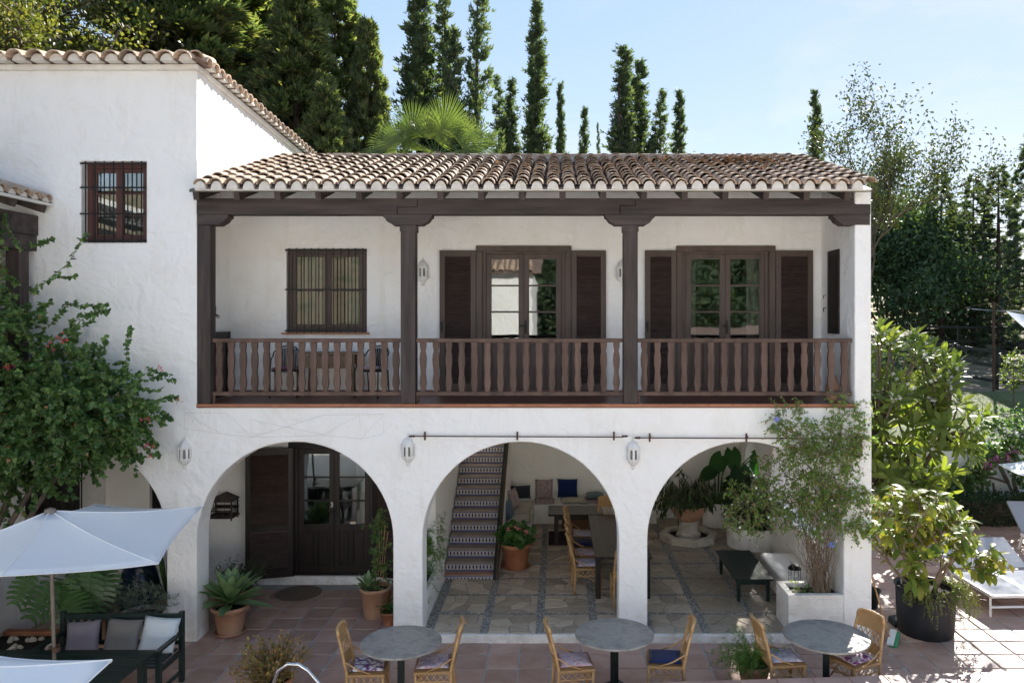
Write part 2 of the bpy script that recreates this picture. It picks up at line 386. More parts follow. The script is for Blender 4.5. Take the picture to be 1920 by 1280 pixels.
def print_fabric(name, base, ink, scale=9, thr=.52, ink2=None):
    """cushion cloth with a printed medallion and scrolls"""
    m, n, b = nodes_of(name); v = coords(n, 'Object')
    vo = nd(n, 'ShaderNodeTexVoronoi', feature='DISTANCE_TO_EDGE'); vo.inputs['Scale'].default_value = scale; 
    wv = noise_n(n, v, scale*.8, 2, .5, 'Color'); ad = nd(n, 'ShaderNodeVectorMath', operation='MULTIPLY_ADD'); n.links.new(wv, ad.inputs[0]); ad.inputs[1].default_value = (.16, .16, .16); n.links.new(v, ad.inputs[2])
    n.links.new(ad.outputs[0], vo.inputs[0])
    ln = nd(n, 'ShaderNodeVectorMath', operation='LENGTH'); n.links.new(v, ln.inputs[0])
    sn = nd(n, 'ShaderNodeMath', operation='SINE'); ml = nd(n, 'ShaderNodeMath', operation='MULTIPLY'); n.links.new(ln.outputs['Value'], ml.inputs[0]); ml.inputs[1].default_value = 75; n.links.new(ml.outputs[0], sn.inputs[0])
    a = ramp(n, vo.outputs['Distance'], [(.05, (1, 1, 1)), (.12, (0, 0, 0))]); c = ramp(n, sn.outputs[0], [(.55, (0, 0, 0)), (.75, (1, 1, 1))])
    f = mixc(n, .5, a, c, 'LIGHTEN'); f = mixc(n, 1.0, f, ramp(n, noise_n(n, v, 22, 4, .6), [(.40, (0, 0, 0)), (thr, (1, 1, 1))]), 'MULTIPLY')
    col = mixc(n, f, base, ink)
    if ink2: col = mixc(n, ramp(n, noise_n(n, v, 11, 3, .6), [(.5, (0, 0, 0)), (.62, (.55, .55, .55))]), col, ink2)
    n.links.new(col, b.inputs['Base Color']); b.inputs['Roughness'].default_value = .95; b.inputs['Specular IOR Level'].default_value = .15
    bump(n, b, noise_n(n, v, 160, 2, .5), .3, .002); return m
M['canvas'] = None
def canvas():
    m, n, b = nodes_of('white_parasol_canvas'); v = coords(n, 'Object'); nz = noise_n(n, v, 2.5, 5, .6); sp = noise_n(n, v, 14, 3, .7)
    col = mixc(n, nz, (.84, .85, .87), (.90, .90, .90)); col = mixc(n, ramp(n, sp, [(.74, (0, 0, 0)), (.78, (1, 1, 1))]), col, (.35, .32, .29))
    n.links.new(col, b.inputs['Base Color']); b.inputs['Roughness'].default_value = .9; b.inputs['Specular IOR Level'].default_value = .1
    t = nd(n, 'ShaderNodeBsdfTranslucent'); t.inputs[0].default_value = (.7, .7, .68, 1); mx = nd(n, 'ShaderNodeMixShader'); mx.inputs[0].default_value = .14
    out = n.nodes['Material Output']; n.links.new(b.outputs[0], mx.inputs[1]); n.links.new(t.outputs[0], mx.inputs[2]); n.links.new(mx.outputs[0], out.inputs[0])
    bump(n, b, noise_n(n, v, 3, 3, .5), .2, .03); return m
M['canvas'] = canvas()
def pebble_mat():
    m, n, b = nodes_of('river_pebble'); r = nd(n, 'ShaderNodeNewGeometry').outputs['Random Per Island']
    n.links.new(ramp(n, r, [(0, (.11, .11, .115)), (.5, (.22, .215, .205)), (.8, (.36, .335, .295)), (1, (.48, .44, .37))]), b.inputs['Base Color']); b.inputs['Roughness'].default_value = .5; return m
M['pebble'] = pebble_mat()
M['bark'] = rough_mat('grey_brown_bark', (.09, .068, .05), (.20, .155, .12), .9, 7, (1, 1, .3), .8, .02, 22)
M['bark_d'] = rough_mat('dark_bark', (.05, .035, .025), (.11, .08, .058), .9, 7, (1, 1, .3), .8, .02, 22)
M['twig'] = rough_mat('dry_twig', (.15, .105, .07), (.27, .2, .145), .9, 12, None, .4, .005)
# ================================================================== setting: terrain, paving
def weld(o):
    bm = bmesh.new(); bm.from_mesh(o.data); bmesh.ops.remove_doubles(bm, verts=bm.verts, dist=1e-4)
    bmesh.ops.recalc_face_normals(bm, faces=bm.faces); bm.to_mesh(o.data); bm.free(); return o
def ground_h(x, y):
    h = -0.06
    if y > 7.9:
        h = 1.22 + max(0, min(y, 60)-13)*.055 + .05*noise.noise(Vector((x*.15, y*.15, 0)))
    if y < -30: h += min(40, (-30-y)*.45)*(.75+.35*noise.noise(Vector((x*.02, y*.02, 3))))
    return h
def earth_mat():
    m, n, b = nodes_of('ground_earth'); g = nd(n, 'ShaderNodeNewGeometry').outputs['Position']
    col = ramp(n, noise_n(n, g, .35, 8, .65), [(.3, (.09, .07, .04)), (.48, (.19, .145, .09)), (.58, (.08, .08, .04)), (.75, (.04, .055, .022))])
    n.links.new(col, b.inputs['Base Color']); b.inputs['Roughness'].default_value = .95; bump(n, b, noise_n(n, g, 4, 6, .7), .7, .08); return m
xs = [-400, -200, -100, -60, -40, -25, -15, -9, -4, 0, 3, 5, 7, 9, 11, 13, 15, 18, 22, 27, 33, 40, 55, 80, 120, 200, 400]
ys = [-400, -250, -150, -100, -80, -60, -45, -35, -29, -20, -12, -5, 0, 4, 7.88, 7.92, 9, 11, 13, 16, 20, 25, 30, 36, 44, 55, 80, 120, 200, 400, 700]
mb = MB()
mb.add([(x, y, ground_h(x, y)) for y in ys for x in xs],
       [(j*len(xs)+i, j*len(xs)+i+1, (j+1)*len(xs)+i+1, (j+1)*len(xs)+i) for j in range(len(ys)-1) for i in range(len(xs)-1)])
o = mb.build('ground', earth_mat(), smooth=True); tag(o, kind='structure')

# ---- paved patio: cement bed with single clay pavers
patio = tag(MB().bb(-9.2, 11.5, -4.6, 7.6, -.05, -.012).build('patio', M['grout']), kind='structure')
TS = .43
def paver_mesh(seed):
    rg = random.Random(seed); h = TS/2-.0105; b = .012
    q = [(-h, -h), (h, -h), (h, h), (-h, h)]; q = [(x+rg.uniform(-.005, .005), y+rg.uniform(-.005, .005)) for x, y in q]
    def oct(i, z):
        out = []
        for k in range(4):
            x, y = q[k]; px, py = q[k-1]; nx, ny = q[(k+1) % 4]; c = .03
            out += [(x+(px-x)*c/TS*1.0-(0 if z else 0), y+(py-y)*c/TS, z), (x+(nx-x)*c/TS, y+(ny-y)*c/TS, z)]
        s = 1-i*2/TS; return [(x*s, y*s, zz) for x, y, zz in out]
    v = oct(0, -.03)+oct(0, -.005)+oct(b, 0.0); n = 8
    f = [tuple(range(2*n, 3*n))]
    for r in range(2): f += [(r*n+k, r*n+(k+1) % n, (r+1)*n+(k+1) % n, (r+1)*n+k) for k in range(n)]
    m = MB(); m.add(v, f); return m.mesh('paver', M['terra'])
pav = [paver_mesh(i) for i in range(4)]
spots = []
for i in range(-22, 27):
    for j in range(-10, 18):
        x, y = i*TS+.12, j*TS-.21
        if y > 0 and (x > -2.1 and x < 4.66): continue
        if y > 2.3 and x < 4.6: continue
        if x < -8.2 or y > 7.2 or x > 11.2: continue
        d = y+D0
        if d < 1: continue
        px, py = 1045+F*x/d, 600+F*CH/d
        spots.append((x, y, (-60 < px < 1980 and py < 1330), d))
vis = sorted([s for s in spots if s[2]], key=lambda s: s[3])[:300]; vset = {(s[0], s[1]) for s in vis}
mbr = MB()
for (x, y, _, _) in spots:
    k = rnd.randrange(4); ang = rnd.randrange(4)*math.pi/2; z = rnd.uniform(-.003, .003)
    if (x, y) in vset:
        link('paver', pav[k], patio, (x, y, z), (rnd.uniform(-.004, .004), rnd.uniform(-.004, .004), ang))
    else:
        Mt = Matrix.Translation((x, y, z)) @ Matrix.Rotation(ang, 4, 'Z')
        mbr.add([Mt @ v.co for v in pav[k].vertices], [tuple(p.vertices) for p in pav[k].polygons])
tag(mbr.build('paver_field', M['terra'], patio), kind='stuff')

# ---- flagged terrace floor: sandstone pieces in cells between bands of set pebbles
FZ = .12
terr = tag(MB().bb(-2.0, 4.2, .02, 6.5, -.05, FZ-.014).build('terrace_floor', M['flag_grout']), kind='structure')
mb = MB().bb(-1.943, 4.128, -.055, .016, -.05, FZ-.004); mb.build('step_riser', M['white_old'], terr, bev=.012)
def clip(poly, nx, ny, d):
    out = []
    for i in range(len(poly)):
        a, b = poly[i], poly[(i+1) % len(poly)]; da, db = a[0]*nx+a[1]*ny-d, b[0]*nx+b[1]*ny-d
        if da <= 0: out.append(a)
        if da*db < 0:
            t = da/(da-db); out.append((a[0]+(b[0]-a[0])*t, a[1]+(b[1]-a[1])*t))
    return out
bx0, by0, BS, BW = -1.87, -.05, .806, .062
cnt = 0; restf = MB()
for ci in range(-1, 8):
    for cj in range(0, 8):
        x0, x1 = bx0+ci*BS+BW, bx0+(ci+1)*BS-BW; y0, y1 = by0+cj*BS+BW*.8, by0+(cj+1)*BS-BW*.8
        x0, x1, y0, y1 = max(x0, -1.99), min(x1, 4.19), max(y0, .02), min(y1, 6.48)
        if x1-x0 < .06 or y1-y0 < .06: continue
        ns = 9 if x1-x0 > .4 else 3
        seeds = [(rnd.uniform(x0, x1), rnd.uniform(y0, y1)) for _ in range(ns)]
        for k, (sx, sy) in enumerate(seeds):
            poly = [(x0, y0), (x1, y0), (x1, y1), (x0, y1)]
            for l, (tx, ty) in enumerate(seeds):
                if l == k: continue
                nx, ny = tx-sx, ty-sy; L = math.hypot(nx, ny); nx /= L; ny /= L
                poly = clip(poly, nx, ny, nx*(sx+tx)/2+ny*(sy+ty)/2-.009)
                if len(poly) < 3: break
            if len(poly) < 3: continue
            cx = sum(p[0] for p in poly)/len(poly); cy = sum(p[1] for p in poly)/len(poly)
            area = abs(sum(poly[i][0]*poly[(i+1) % len(poly)][1]-poly[(i+1) % len(poly)][0]*poly[i][1] for i in range(len(poly))))/2
            if area < .004: continue
            top = [((p[0]-cx)*.965, (p[1]-cy)*.965) for p in poly]; zt = rnd.uniform(-.003, .005); n = len(poly)
            m = MB(); m.add([(p[0]-cx, p[1]-cy, -.02) for p in poly]+[(p[0]-cx, p[1]-cy, zt-.004) for p in poly]+[(p[0], p[1], zt) for p in top],
                            [tuple(range(2*n, 3*n))]+[(r*n+i, r*n+(i+1) % n, (r+1)*n+(i+1) % n, (r+1)*n+i) for r in range(2) for i in range(n)])
            if cnt < 300 and area > .012 and cy < 5.6:
                m.build('flagstone', M['flag'], terr, loc=(cx, cy, FZ)); cnt += 1
            else:
                restf.add([(v[0]+cx, v[1]+cy, v[2]+FZ) for v in m.v], m.f)
tag(restf.build('flagstone_rest', M['flag'], terr), kind='stuff')
rg = np.random.default_rng(3); PP = []
for k in range(8):
    X = bx0+k*BS; n = 1500; PP.append(np.stack([rg.uniform(X-BW*.9, X+BW*.9, n), rg.uniform(.03, 6.4, n)], 1))
for k in range(8):
    Y = by0+k*BS; n = 1300
    if Y < .05: continue
    PP.append(np.stack([rg.uniform(-1.98, 4.18, n), rg.uniform(Y-BW*.75, Y+BW*.75, n)], 1))
PP = np.concatenate(PP); PP = PP[(PP[:, 0] > -1.98) & (PP[:, 0] < 4.18)]
N = len(PP); ph = (1+5**.5)/2
bmx = bmesh.new(); bmesh.ops.create_icosphere(bmx, subdivisions=1, radius=1); PEB = ([tuple(v.co) for v in bmx.verts], [tuple(v.index for v in f.verts) for f in bmx.faces]); bmx.free()
a = rg.uniform(0, 6.28, N); Mx = np.zeros((N, 3, 3)); Mx[:, 0, 0] = np.cos(a); Mx[:, 0, 1] = -np.sin(a); Mx[:, 1, 0] = np.sin(a); Mx[:, 1, 1] = np.cos(a); Mx[:, 2, 2] = 1
S = np.stack([rg.uniform(.008, .014, N), rg.uniform(.014, .028, N), rg.uniform(.008, .013, N)], 1)
tag(scatter('pebbles', PEB, np.c_[PP, np.full(N, FZ-.010)], Mx, S, M['pebble'], terr, smooth=True), kind='stuff')

# ================================================================== house shell
house = thing('arcaded_house', 'white arcaded house with long brown wooden balcony and clay tiled roof', 'house')
wing = thing('house_wing', 'taller white house wing with one barred window high under its tiled eave', 'house', (-7.05, 0, 0))
wing_off = Vector((7.05, 0, 0))
def holed(mb, u0, u1, z0, z1, holes, t0, t1, axis='x', mi=0):
    us = sorted({u0, u1, *[h[0] for h in holes], *[h[1] for h in holes]}); zs = sorted({z0, z1, *[h[2] for h in holes], *[h[3] for h in holes]})
    f = (lambda u, t, z: (u, t, z)) if axis == 'x' else (lambda u, t, z: (t, u, z))
    def solid(i, j):
        if i < 0 or j < 0 or i >= len(us)-1 or j >= len(zs)-1: return False
        cu, cz = (us[i]+us[i+1])/2, (zs[j]+zs[j+1])/2
        return not any(h[0] < cu < h[1] and h[2] < cz < h[3] for h in holes)
    for i in range(len(us)-1):
        for j in range(len(zs)-1):
            if not solid(i, j): continue
            a, b, c, d = us[i], us[i+1], zs[j], zs[j+1]
            mb.quad(f(a, t0, c), f(b, t0, c), f(b, t0, d), f(a, t0, d), mi); mb.quad(f(a, t1, c), f(a, t1, d), f(b, t1, d), f(b, t1, c), mi)
            if not solid(i-1, j): mb.quad(f(a, t0, c), f(a, t0, d), f(a, t1, d), f(a, t1, c), mi)
            if not solid(i+1, j): mb.quad(f(b, t0, c), f(b, t1, c), f(b, t1, d), f(b, t0, d), mi)
            if not solid(i, j-1): mb.quad(f(a, t0, c), f(a, t1, c), f(b, t1, c), f(b, t0, c), mi)
            if not solid(i, j+1): mb.quad(f(a, t0, d), f(b, t0, d), f(b, t1, d), f(a, t1, d), mi)
    return mb
AR, AZ = 1.415, 1.46
def round_edges(o, test, wd_=.02, ang=30):
    bm = bmesh.new(); bm.from_mesh(o.data)
    ed = [e for e in bm.edges if len(e.link_faces) == 2 and e.calc_face_angle(0) > R(ang) and test(e.verts[0].co, e.verts[1].co)]
    bmesh.ops.bevel(bm, geom=ed, offset=wd_, segments=3, profile=.5, affect='EDGES', clamp_overlap=True)
    bm.to_mesh(o.data); bm.free(); return o
def arcade(mb, u0, u1, top, arches, t0, t1, axis='x', AZ=AZ, nseg=32, zb=0, ends=(1, 1)):
    """wall from u0 to u1 with arched openings (centre, radius, sill)"""
    f = (lambda u, t, z: (u, t, z)) if axis == 'x' else (lambda u, t, z: (t, u, z))
    prof = [(u0, zb)]
    for (c, r, sill) in arches:
        prof.append((c-r, zb)); prof.append((c-r, AZ))
        for k in range(1, nseg): a = math.pi*(1-k/nseg); prof.append((c+r*math.cos(a), AZ+r*math.sin(a)))
        prof += [(c+r, AZ), (c+r, zb)]
    prof.append((u1, zb))
    if not ends[0]: prof = prof[2:]
    for (a, za), (b, z_b) in zip(prof, prof[1:]):
        mb.quad(f(a, t0, za), f(b, t0, z_b), f(b, t1, z_b), f(a, t1, za))
        if abs(a-b) > 1e-6:
            if za < AZ-.01 and z_b < AZ-.01:
                for t_ in (t0, t1): mb.quad(f(a, t_, za), f(b, t_, z_b), f(b, t_, AZ), f(a, t_, AZ)); mb.quad(f(a, t_, AZ), f(b, t_, AZ), f(b, t_, top), f(a, t_, top))
            else:
                for t_ in (t0, t1): mb.quad(f(a, t_, za), f(a, t_, top), f(b, t_, top), f(b, t_, z_b))
            mb.quad(f(a, t0, top), f(a, t1, top), f(b, t1, top), f(b, t0, top))
    if ends[0]: mb.quad(f(u0, t0, zb), f(u0, t1, zb), f(u0, t1, top), f(u0, t0, top))
    if ends[1]: mb.quad(f(u1, t0, zb), f(u1, t0, top), f(u1, t1, top), f(u1, t1, zb))
    for (c, r, sill) in arches:
        if sill > 0:
            a, b, e = c-r, c+r, .003
            mb.add([f(a, t0+e, zb), f(b, t0+e, zb), f(b, t1-e, zb), f(a, t1-e, zb), f(a, t0+e, sill), f(b, t0+e, sill), f(b, t1-e, sill), f(a, t1-e, sill)],
                   [(0,3,2,1),(4,5,6,7),(0,1,5,4),(1,2,6,5),(2,3,7,6),(3,0,4,7)])
    return mb
BZ = 3.42                                    # balcony floor
mb = arcade(MB(), -5.2, 4.53, BZ-.055, [(-3.785, AR, 0), (-.53, AR, 0), (2.715, AR, 0)], 0, .38, ends=(0, 1))
round_edges(weld(mb.build('wall', M['white'], house)), lambda a, b: abs(a.y-b.y) < 1e-4 and abs(a.z-b.z)+abs(a.x-b.x) > 0 and max(a.z, b.z) < BZ-.1 and min(a.x, b.x) > -5.19 and max(a.z, b.z) > .01)
mb = arcade(MB(), -9.2+7.05, -5.2+7.05, BZ-.055, [(0, AR, 0)], 0, .38)
round_edges(weld(mb.build('wall', M['white'], wing)), lambda a, b: abs(a.y-b.y) < 1e-4 and max(a.z, b.z) < BZ-.1 and max(a.z, b.z) > .01 and max(a.x, b.x) < 1.8)
# right end wall: arched garden opening on the ground floor, gable above
mb = arcade(MB(), .381, 6.7, BZ-.055, [(2.75, 1.35, 1.0), (5.55, .62, 1.25)], 4.2, 4.529, 'y', AZ=1.35)
mb.build('wall', M['white'], house)
RZ0, RY0, RZ1, RY1 = 6.47, -.36, 7.55, 3.0
slope = math.atan2(RZ1-RZ0, RY1-RY0)
rz = lambda y: RZ0+(y-RY0)*math.tan(slope)
mb = MB().prism([(0, BZ-.056), (6.7, BZ-.056), (6.7, rz(3.0)-(6.7-3)*math.tan(slope)-.05), (3.0, rz(3.0)-.05), (0, rz(0)-.05)], 4.29, 4.53, 'yz')
mb.build('gable_wall', M['white'], house, bev=.018)
# first-floor front of the rooms, three openings
BYk = 1.41; kx = lambda x: (x-1045)*(BYk+D0)/F; kz = lambda y: CH-(y-600)*(BYk+D0)/F
WIN1 = (kx(537), kx(688), kz(623), kz(466)); DR1 = (kx(903), kx(1061), BZ-.01, kz(468)); DR2 = (kx(1278), kx(1443), BZ-.01, kz(468))
mb = holed(MB(), -5.32, 4.29, BZ-.02, rz(1.5)-.04, [WIN1, DR1, DR2], BYk, BYk+.22)
weld(mb.build('wall', M['white'], house))
mb = MB().bb(-5.3, 4.28, BYk-.012, BYk-.002, BZ+.001, BZ+.075); mb.build('skirting', M['bal_tile'], house)
# balcony floor with clay nosing
mb = MB().bb(-5.199, 4.289, -.018, BYk-.001, BZ-.054, BZ); mb.build('balcony_floor', M['bal_tile'], house, bev=.006)
for k in range(27):                           # nosing tiles
    x0 = -5.19+k*.351
    MB().bb(x0+.002, x0+.348, -.036, -.019, BZ-.03, BZ+.004).build('nosing_tile', M['clay_o'], house, bev=.004)
# dim rooms behind the glass
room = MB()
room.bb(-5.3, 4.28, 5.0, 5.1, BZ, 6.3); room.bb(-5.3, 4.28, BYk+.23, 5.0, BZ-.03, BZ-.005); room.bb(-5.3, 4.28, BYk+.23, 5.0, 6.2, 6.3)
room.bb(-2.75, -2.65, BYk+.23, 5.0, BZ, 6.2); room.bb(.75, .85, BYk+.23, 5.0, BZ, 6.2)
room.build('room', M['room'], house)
# ceilings over the arcade
mb = MB().bb(-5.19, 4.199, .381, 3.0, 3.10, 3.30).bb(-5.19, -2.16, 3.0, 6.7, 3.10, 3.30).bb(-1.0, 4.199, 3.0, 6.7, 3.10, 3.30)
mb.build('ceiling', M['white_in'], house)
# ground-floor back walls
GY = 2.39; gx = lambda x: (x-1045)*(GY+D0)/F; gz = lambda y: CH-(y-600)*(GY+D0)/F
DR3 = (gx(551), gx(700), .15, gz(835))
mb = holed(MB(), -5.199, -2.16, 0, 3.10, [DR3], GY, GY+.22); weld(mb.build('wall', M['white_in'], house))
mb = MB().bb(-5.199, -2.16, GY-.03, GY-.001, 0, .15); mb.build('plinth', M['white'], house, bev=.01)
mb = MB().bb(-2.158, -2.0, 1.55, 6.5, 0, 3.10).bb(-2.158, 4.2, 6.5, 6.7, 0, 3.10); mb.build('wall', M['white_in'], house, bev=.012)
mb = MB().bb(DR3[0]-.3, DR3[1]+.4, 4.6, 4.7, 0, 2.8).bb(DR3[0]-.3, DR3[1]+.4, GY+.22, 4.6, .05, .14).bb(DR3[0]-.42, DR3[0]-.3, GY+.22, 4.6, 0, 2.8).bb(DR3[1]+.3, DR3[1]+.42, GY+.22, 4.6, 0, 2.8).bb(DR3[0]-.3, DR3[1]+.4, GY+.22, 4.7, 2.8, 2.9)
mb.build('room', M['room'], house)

# ---- wing walls
def wb(*a): return (a[0]+7.05, a[1]+7.05, *a[2:])
WW = (-6.87, -5.93, 5.745, 6.915)
mb = holed(MB(), *wb(-9.2, -5.2), BZ-.055, 8.22, [wb(*WW)], 0, .3)
round_edges(weld(mb.build('wall', M['white'], wing)), lambda a, b: abs(a.y-b.y) < 1e-4 and a.y < .01 and abs(a.z-BZ) > .1 and abs(b.z-BZ) > .1 and max(a.z, b.z) < 8.2)
mb = MB().prism([(.301, 6.4), (7.2, 6.4), (7.2, 7.78), (.301, 8.2)], *wb(-5.5, -5.2), 'yz')
mb.prism([(.301, BZ-.02), (1.6, BZ-.02), (1.6, 6.4), (.301, 6.4)], *wb(-5.6, -5.32), 'yz')
mb.prism([(1.6, BZ-.02), (7.2, BZ-.02), (7.2, 6.4), (1.6, 6.4)], *wb(-5.6, -5.322), 'yz')
mb.bb(*wb(-9.2, -5.5), 7.0, 7.2, 0, 7.7)
mb.build('wall', M['white'], wing)
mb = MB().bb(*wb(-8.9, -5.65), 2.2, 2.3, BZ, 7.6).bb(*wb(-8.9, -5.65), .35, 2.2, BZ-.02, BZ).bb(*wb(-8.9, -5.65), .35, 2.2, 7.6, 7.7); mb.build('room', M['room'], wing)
GW = (-7.15, -6.3, .9, 2.35)
mb = holed(MB(), *wb(-7.92, -5.2), 0, 3.1, [wb(*GW)], GY, GY+.22); weld(mb.build('wall', M['white_in'], wing))
mb = MB().bb(*wb(-7.92, -5.2), .381, GY+.3, 3.10, 3.30).bb(*wb(-7.3, -5.8), 4, 4.1, 0, 3.0); mb.build('ceiling', M['white_in'], wing)
# cornice moulding under the wing eaves
mb = MB().bb(*wb(-9.2, -5.15), -.07, .31, 8.221, 8.30); mb.prism([(.311, 8.201), (7.2, 7.781), (7.2, 7.86), (.311, 8.28)], *wb(-5.4, -5.15), 'yz'); mb.build('cornice', M['white_old'], wing, bev=.02, seg=3)

# ================================================================== clay roofs
def barrel(r0, r1, L, th=.018, seg=7, down=False):
    v = []; f = []
    for (y, r) in ((0, r0), (L, r1)):
        for rr in (r, r-th):
            for k in range(seg+1):
                a = math.pi*k/seg
                v.append((rr*math.cos(a)*1.0, y, rr*math.sin(a)*.92*(-1 if down else 1)))
    n = seg+1
    for k in range(seg):
        f += [(k, k+1, 2*n+k+1, 2*n+k), (n+k, 3*n+k, 3*n+k+1, n+k+1), (k, n+k, n+k+1, k+1), (2*n+k, 2*n+k+1, 3*n+k+1, 3*n+k)]
    f += [(0, 2*n, 3*n, n), (n-1, 2*n-1, 4*n-1, 3*n-1)]
    return v, f
def tile_mesh(r0, r1, L, seed=0):
    m = MB(); v, f = barrel(r0, r1, L); rg = random.Random(seed)
    v = [(x*rg.uniform(.97, 1.03), y+rg.uniform(-.006, .006), z*rg.uniform(.97, 1.03)) for x, y, z in v]
    m.add(v, f); me = m.mesh('roof_tile', M['tile']); smooth_angle(me, 40); return me
roof = MB()
yb = RY1+(RY1-RY0)
roof.prism([(RY0+.13, rz(RY0+.13)-.035), (RY1, RZ1-.035), (yb, RZ0-.035), (yb, RZ0-.075), (RY1, RZ1-.075), (RY0+.13, rz(RY0+.13)-.075)], -5.199, 4.45, 'yz')
roof = roof.build('roof', M['soffit'], house)
TM = [tile_mesh(.098, .078, .43, i) for i in range(4)]
PITCH = .2245; NC = 41; EXP = .315
sl = (RY1-RY0)/math.cos(slope); NR = int(sl/EXP)+1
cover = []; pans = MB(); pv, pf = barrel(.10, .10, .40, down=True); farm = MB()
ts = Matrix.Rotation(slope, 4, 'X')
for i in range(NC+1):
    X = -5.0+i*PITCH
    for j in range(NR):
        s = j*EXP; y = RY0+s*math.cos(slope); z = RZ0+s*math.sin(slope)
        L = Matrix.Translation((X+rnd.uniform(-.010, .010), y+rnd.uniform(-.014, .014), z+.052+rnd.uniform(-.005, .007))) @ ts @ Matrix.Rotation(R(rnd.uniform(-3.0, 3.0)), 4, 'Z') @ Matrix.Rotation(R(-5.2+rnd.uniform(-1.0, 1.0)), 4, 'X')
        if j < 7 and len(cover) < 300:
            cover.append(link_m('roof_tile', TM[rnd.randrange(4)], roof, L))
        else:
            src = TM[rnd.randrange(4)]; farm.add([L @ v.co for v in src.vertices], [tuple(p.vertices) for p in src.polygons])
        if i < NC:
            P = Matrix.Translation((X+PITCH/2, y+.05, z+.090)) @ ts @ Matrix.Rotation(R(-3.2), 4, 'X')
            pans.add([P @ Vector(v) for v in pv], pf)
o = farm.build('roof_tile_rest', M['tile'], roof); smooth_angle(o.data, 40); tag(o, kind='stuff')
tag(pans.build('channel_tile_rows', M['tile_pan'], roof, smooth=True), kind='stuff')
mo = MB().bb(-5.08, 4.40, RY0+.05, RY0+.16, RZ0-.022, RZ0-.006)
for i in range(NC+1):                        # mortar plugs under the eave tiles
    X = -5.0+i*PITCH; pts = [(X+.080*math.cos(math.pi*k/6), RZ0-.006+.118*math.sin(math.pi*k/6)*rnd.uniform(.92, 1.04)) for k in range(7)]
    mo.prism(pts, RY0+.02+rnd.uniform(0, .02), RY0+.16, 'xz')
tag(mo.build('mortar_bed', M['mortar'], roof), kind='stuff')
rt = tile_mesh(.115, .10, .46, 9)
for i in range(24):                          # ridge tiles
    X = -4.2+i*.375
    if X > 4.1: break
    link_m('ridge_tile', rt, roof, Matrix.Translation((X, RY1, RZ1+.02+rnd.uniform(-.008, .008))) @ Matrix.Rotation(R(-90+rnd.uniform(-1, 1)), 4, 'Z') @ Matrix.Rotation(R(2), 4, 'X'))
MB().bb(-5.19, 4.4, RY1-.11, RY1+.11, RZ1-.06, RZ1+.045).build('ridge_mortar', M['mortar'], roof, bev=.01)
for j in range(11):                          # verge tiles down the gable
    sv = j*.315; y = RY0+sv*math.cos(slope); z = RZ0+sv*math.sin(slope)
    link_m('verge_tile', TM[j % 4], roof, Matrix.Translation((4.375+rnd.uniform(-.008, .008), y, z+.075)) @ ts @ Matrix.Rotation(R(rnd.uniform(-3, 3)), 4, 'Z') @ Matrix.Rotation(R(-5), 4, 'X'))
# dry needles lying on the right of the roof
rg = np.random.default_rng(5); n = 900
cx = np.concatenate([rg.normal(3.2, .35, n//2), rg.normal(2.3, .7, n//4), rg.uniform(-1, 4.3, n-n//2-n//4)]); u = np.concatenate([rg.normal(2.3, .28, n//2), rg.normal(2.4, .4, n//4), rg.uniform(.6, 3, n-n//2-n//4)])
# lie in the channels between cover tiles, or on their shoulders
ph_ = ((cx+5.0) % PITCH)/PITCH; zz = RZ0+(u)*math.sin(slope)+.05+.105*np.abs(np.cos(np.pi*ph_))**.6
P = np.stack([cx, RY0+u*math.cos(slope), zz+rg.uniform(0, .03, n)], 1)
dv = rand_unit(rg, n); dv[:, 2] *= .25
M['dry'] = leaf_mat('dry_brown_litter', [(.22, .12, .065), (.30, .18, .10), (.16, .10, .06)], .15, (1, 1, 1), .9)
tag(scatter('fallen_leaves', KITE, P, frames(dv, np.tile([0, 0, 1.], (n, 1))), rg.uniform(.03, .08, n), M['dry']), 'brown dry leaf litter lying on the tiled roof', 'leaf litter', kind='stuff')

# wing roof: hipped, only the eaves show from below
wr = MB()
e0 = (-9.4+7.05, -.2, 8.33); e1 = (-5.07+7.05, -.2, 8.33); e2 = (-5.07+7.05, 7.3, 7.9); e3 = (-9.4+7.05, 7.3, 7.9); ap = [(-9.4+7.05, 2.4, 9.1), (-7.4+7.05, 2.4, 9.1)]
wr.add([e0, e1, e2, e3, ap[0], ap[1]], [(0, 1, 5, 4), (1, 2, 5), (2, 3, 4, 5), (0, 3, 2, 1), (0, 4, 3)])
wr = wr.build('roof', M['tile_pan'], wing)
TW = [tile_mesh(.125, .105, .5, 20+i) for i in range(3)]; TSM = [tile_mesh(.10, .085, .46, 30+i) for i in range(3)]
sw = math.atan2(.77, 2.6)
for i in range(17):
    for j in range(3):
        X = -9.2+7.05+i*.262; y = -.26+j*.42; z = 8.315+(y+.26)*math.tan(sw)
        if X > e1[0]-.05-max(0, y)*.8: continue
        link_m('roof_tile', TW[rnd.randrange(3)], wr, Matrix.Translation((X+rnd.uniform(-.015, .015), y+rnd.uniform(-.03, .03), z+rnd.uniform(-.005, .012))) @ Matrix.Rotation(sw*.8, 4, 'X') @ Matrix.Rotation(R(rnd.uniform(-4, 4)), 4, 'Z'))
for i in range(33):
    for j in range(2):
        y = .02+i*.213; x = e1[0]+.04-j*.4; z = 8.33-(y+.2)*.0573+j*.10
        if j and y < .5: continue
        link_m('roof_tile', TSM[rnd.randrange(3)], wr, Matrix.Translation((x+rnd.uniform(-.012, .012), y, z+rnd.uniform(-.004, .008))) @ Matrix.Rotation(R(90), 4, 'Z') @ Matrix.Rotation(R(13), 4, 'X') @ Matrix.Rotation(R(rnd.uniform(-3, 3)), 4, 'Z'))
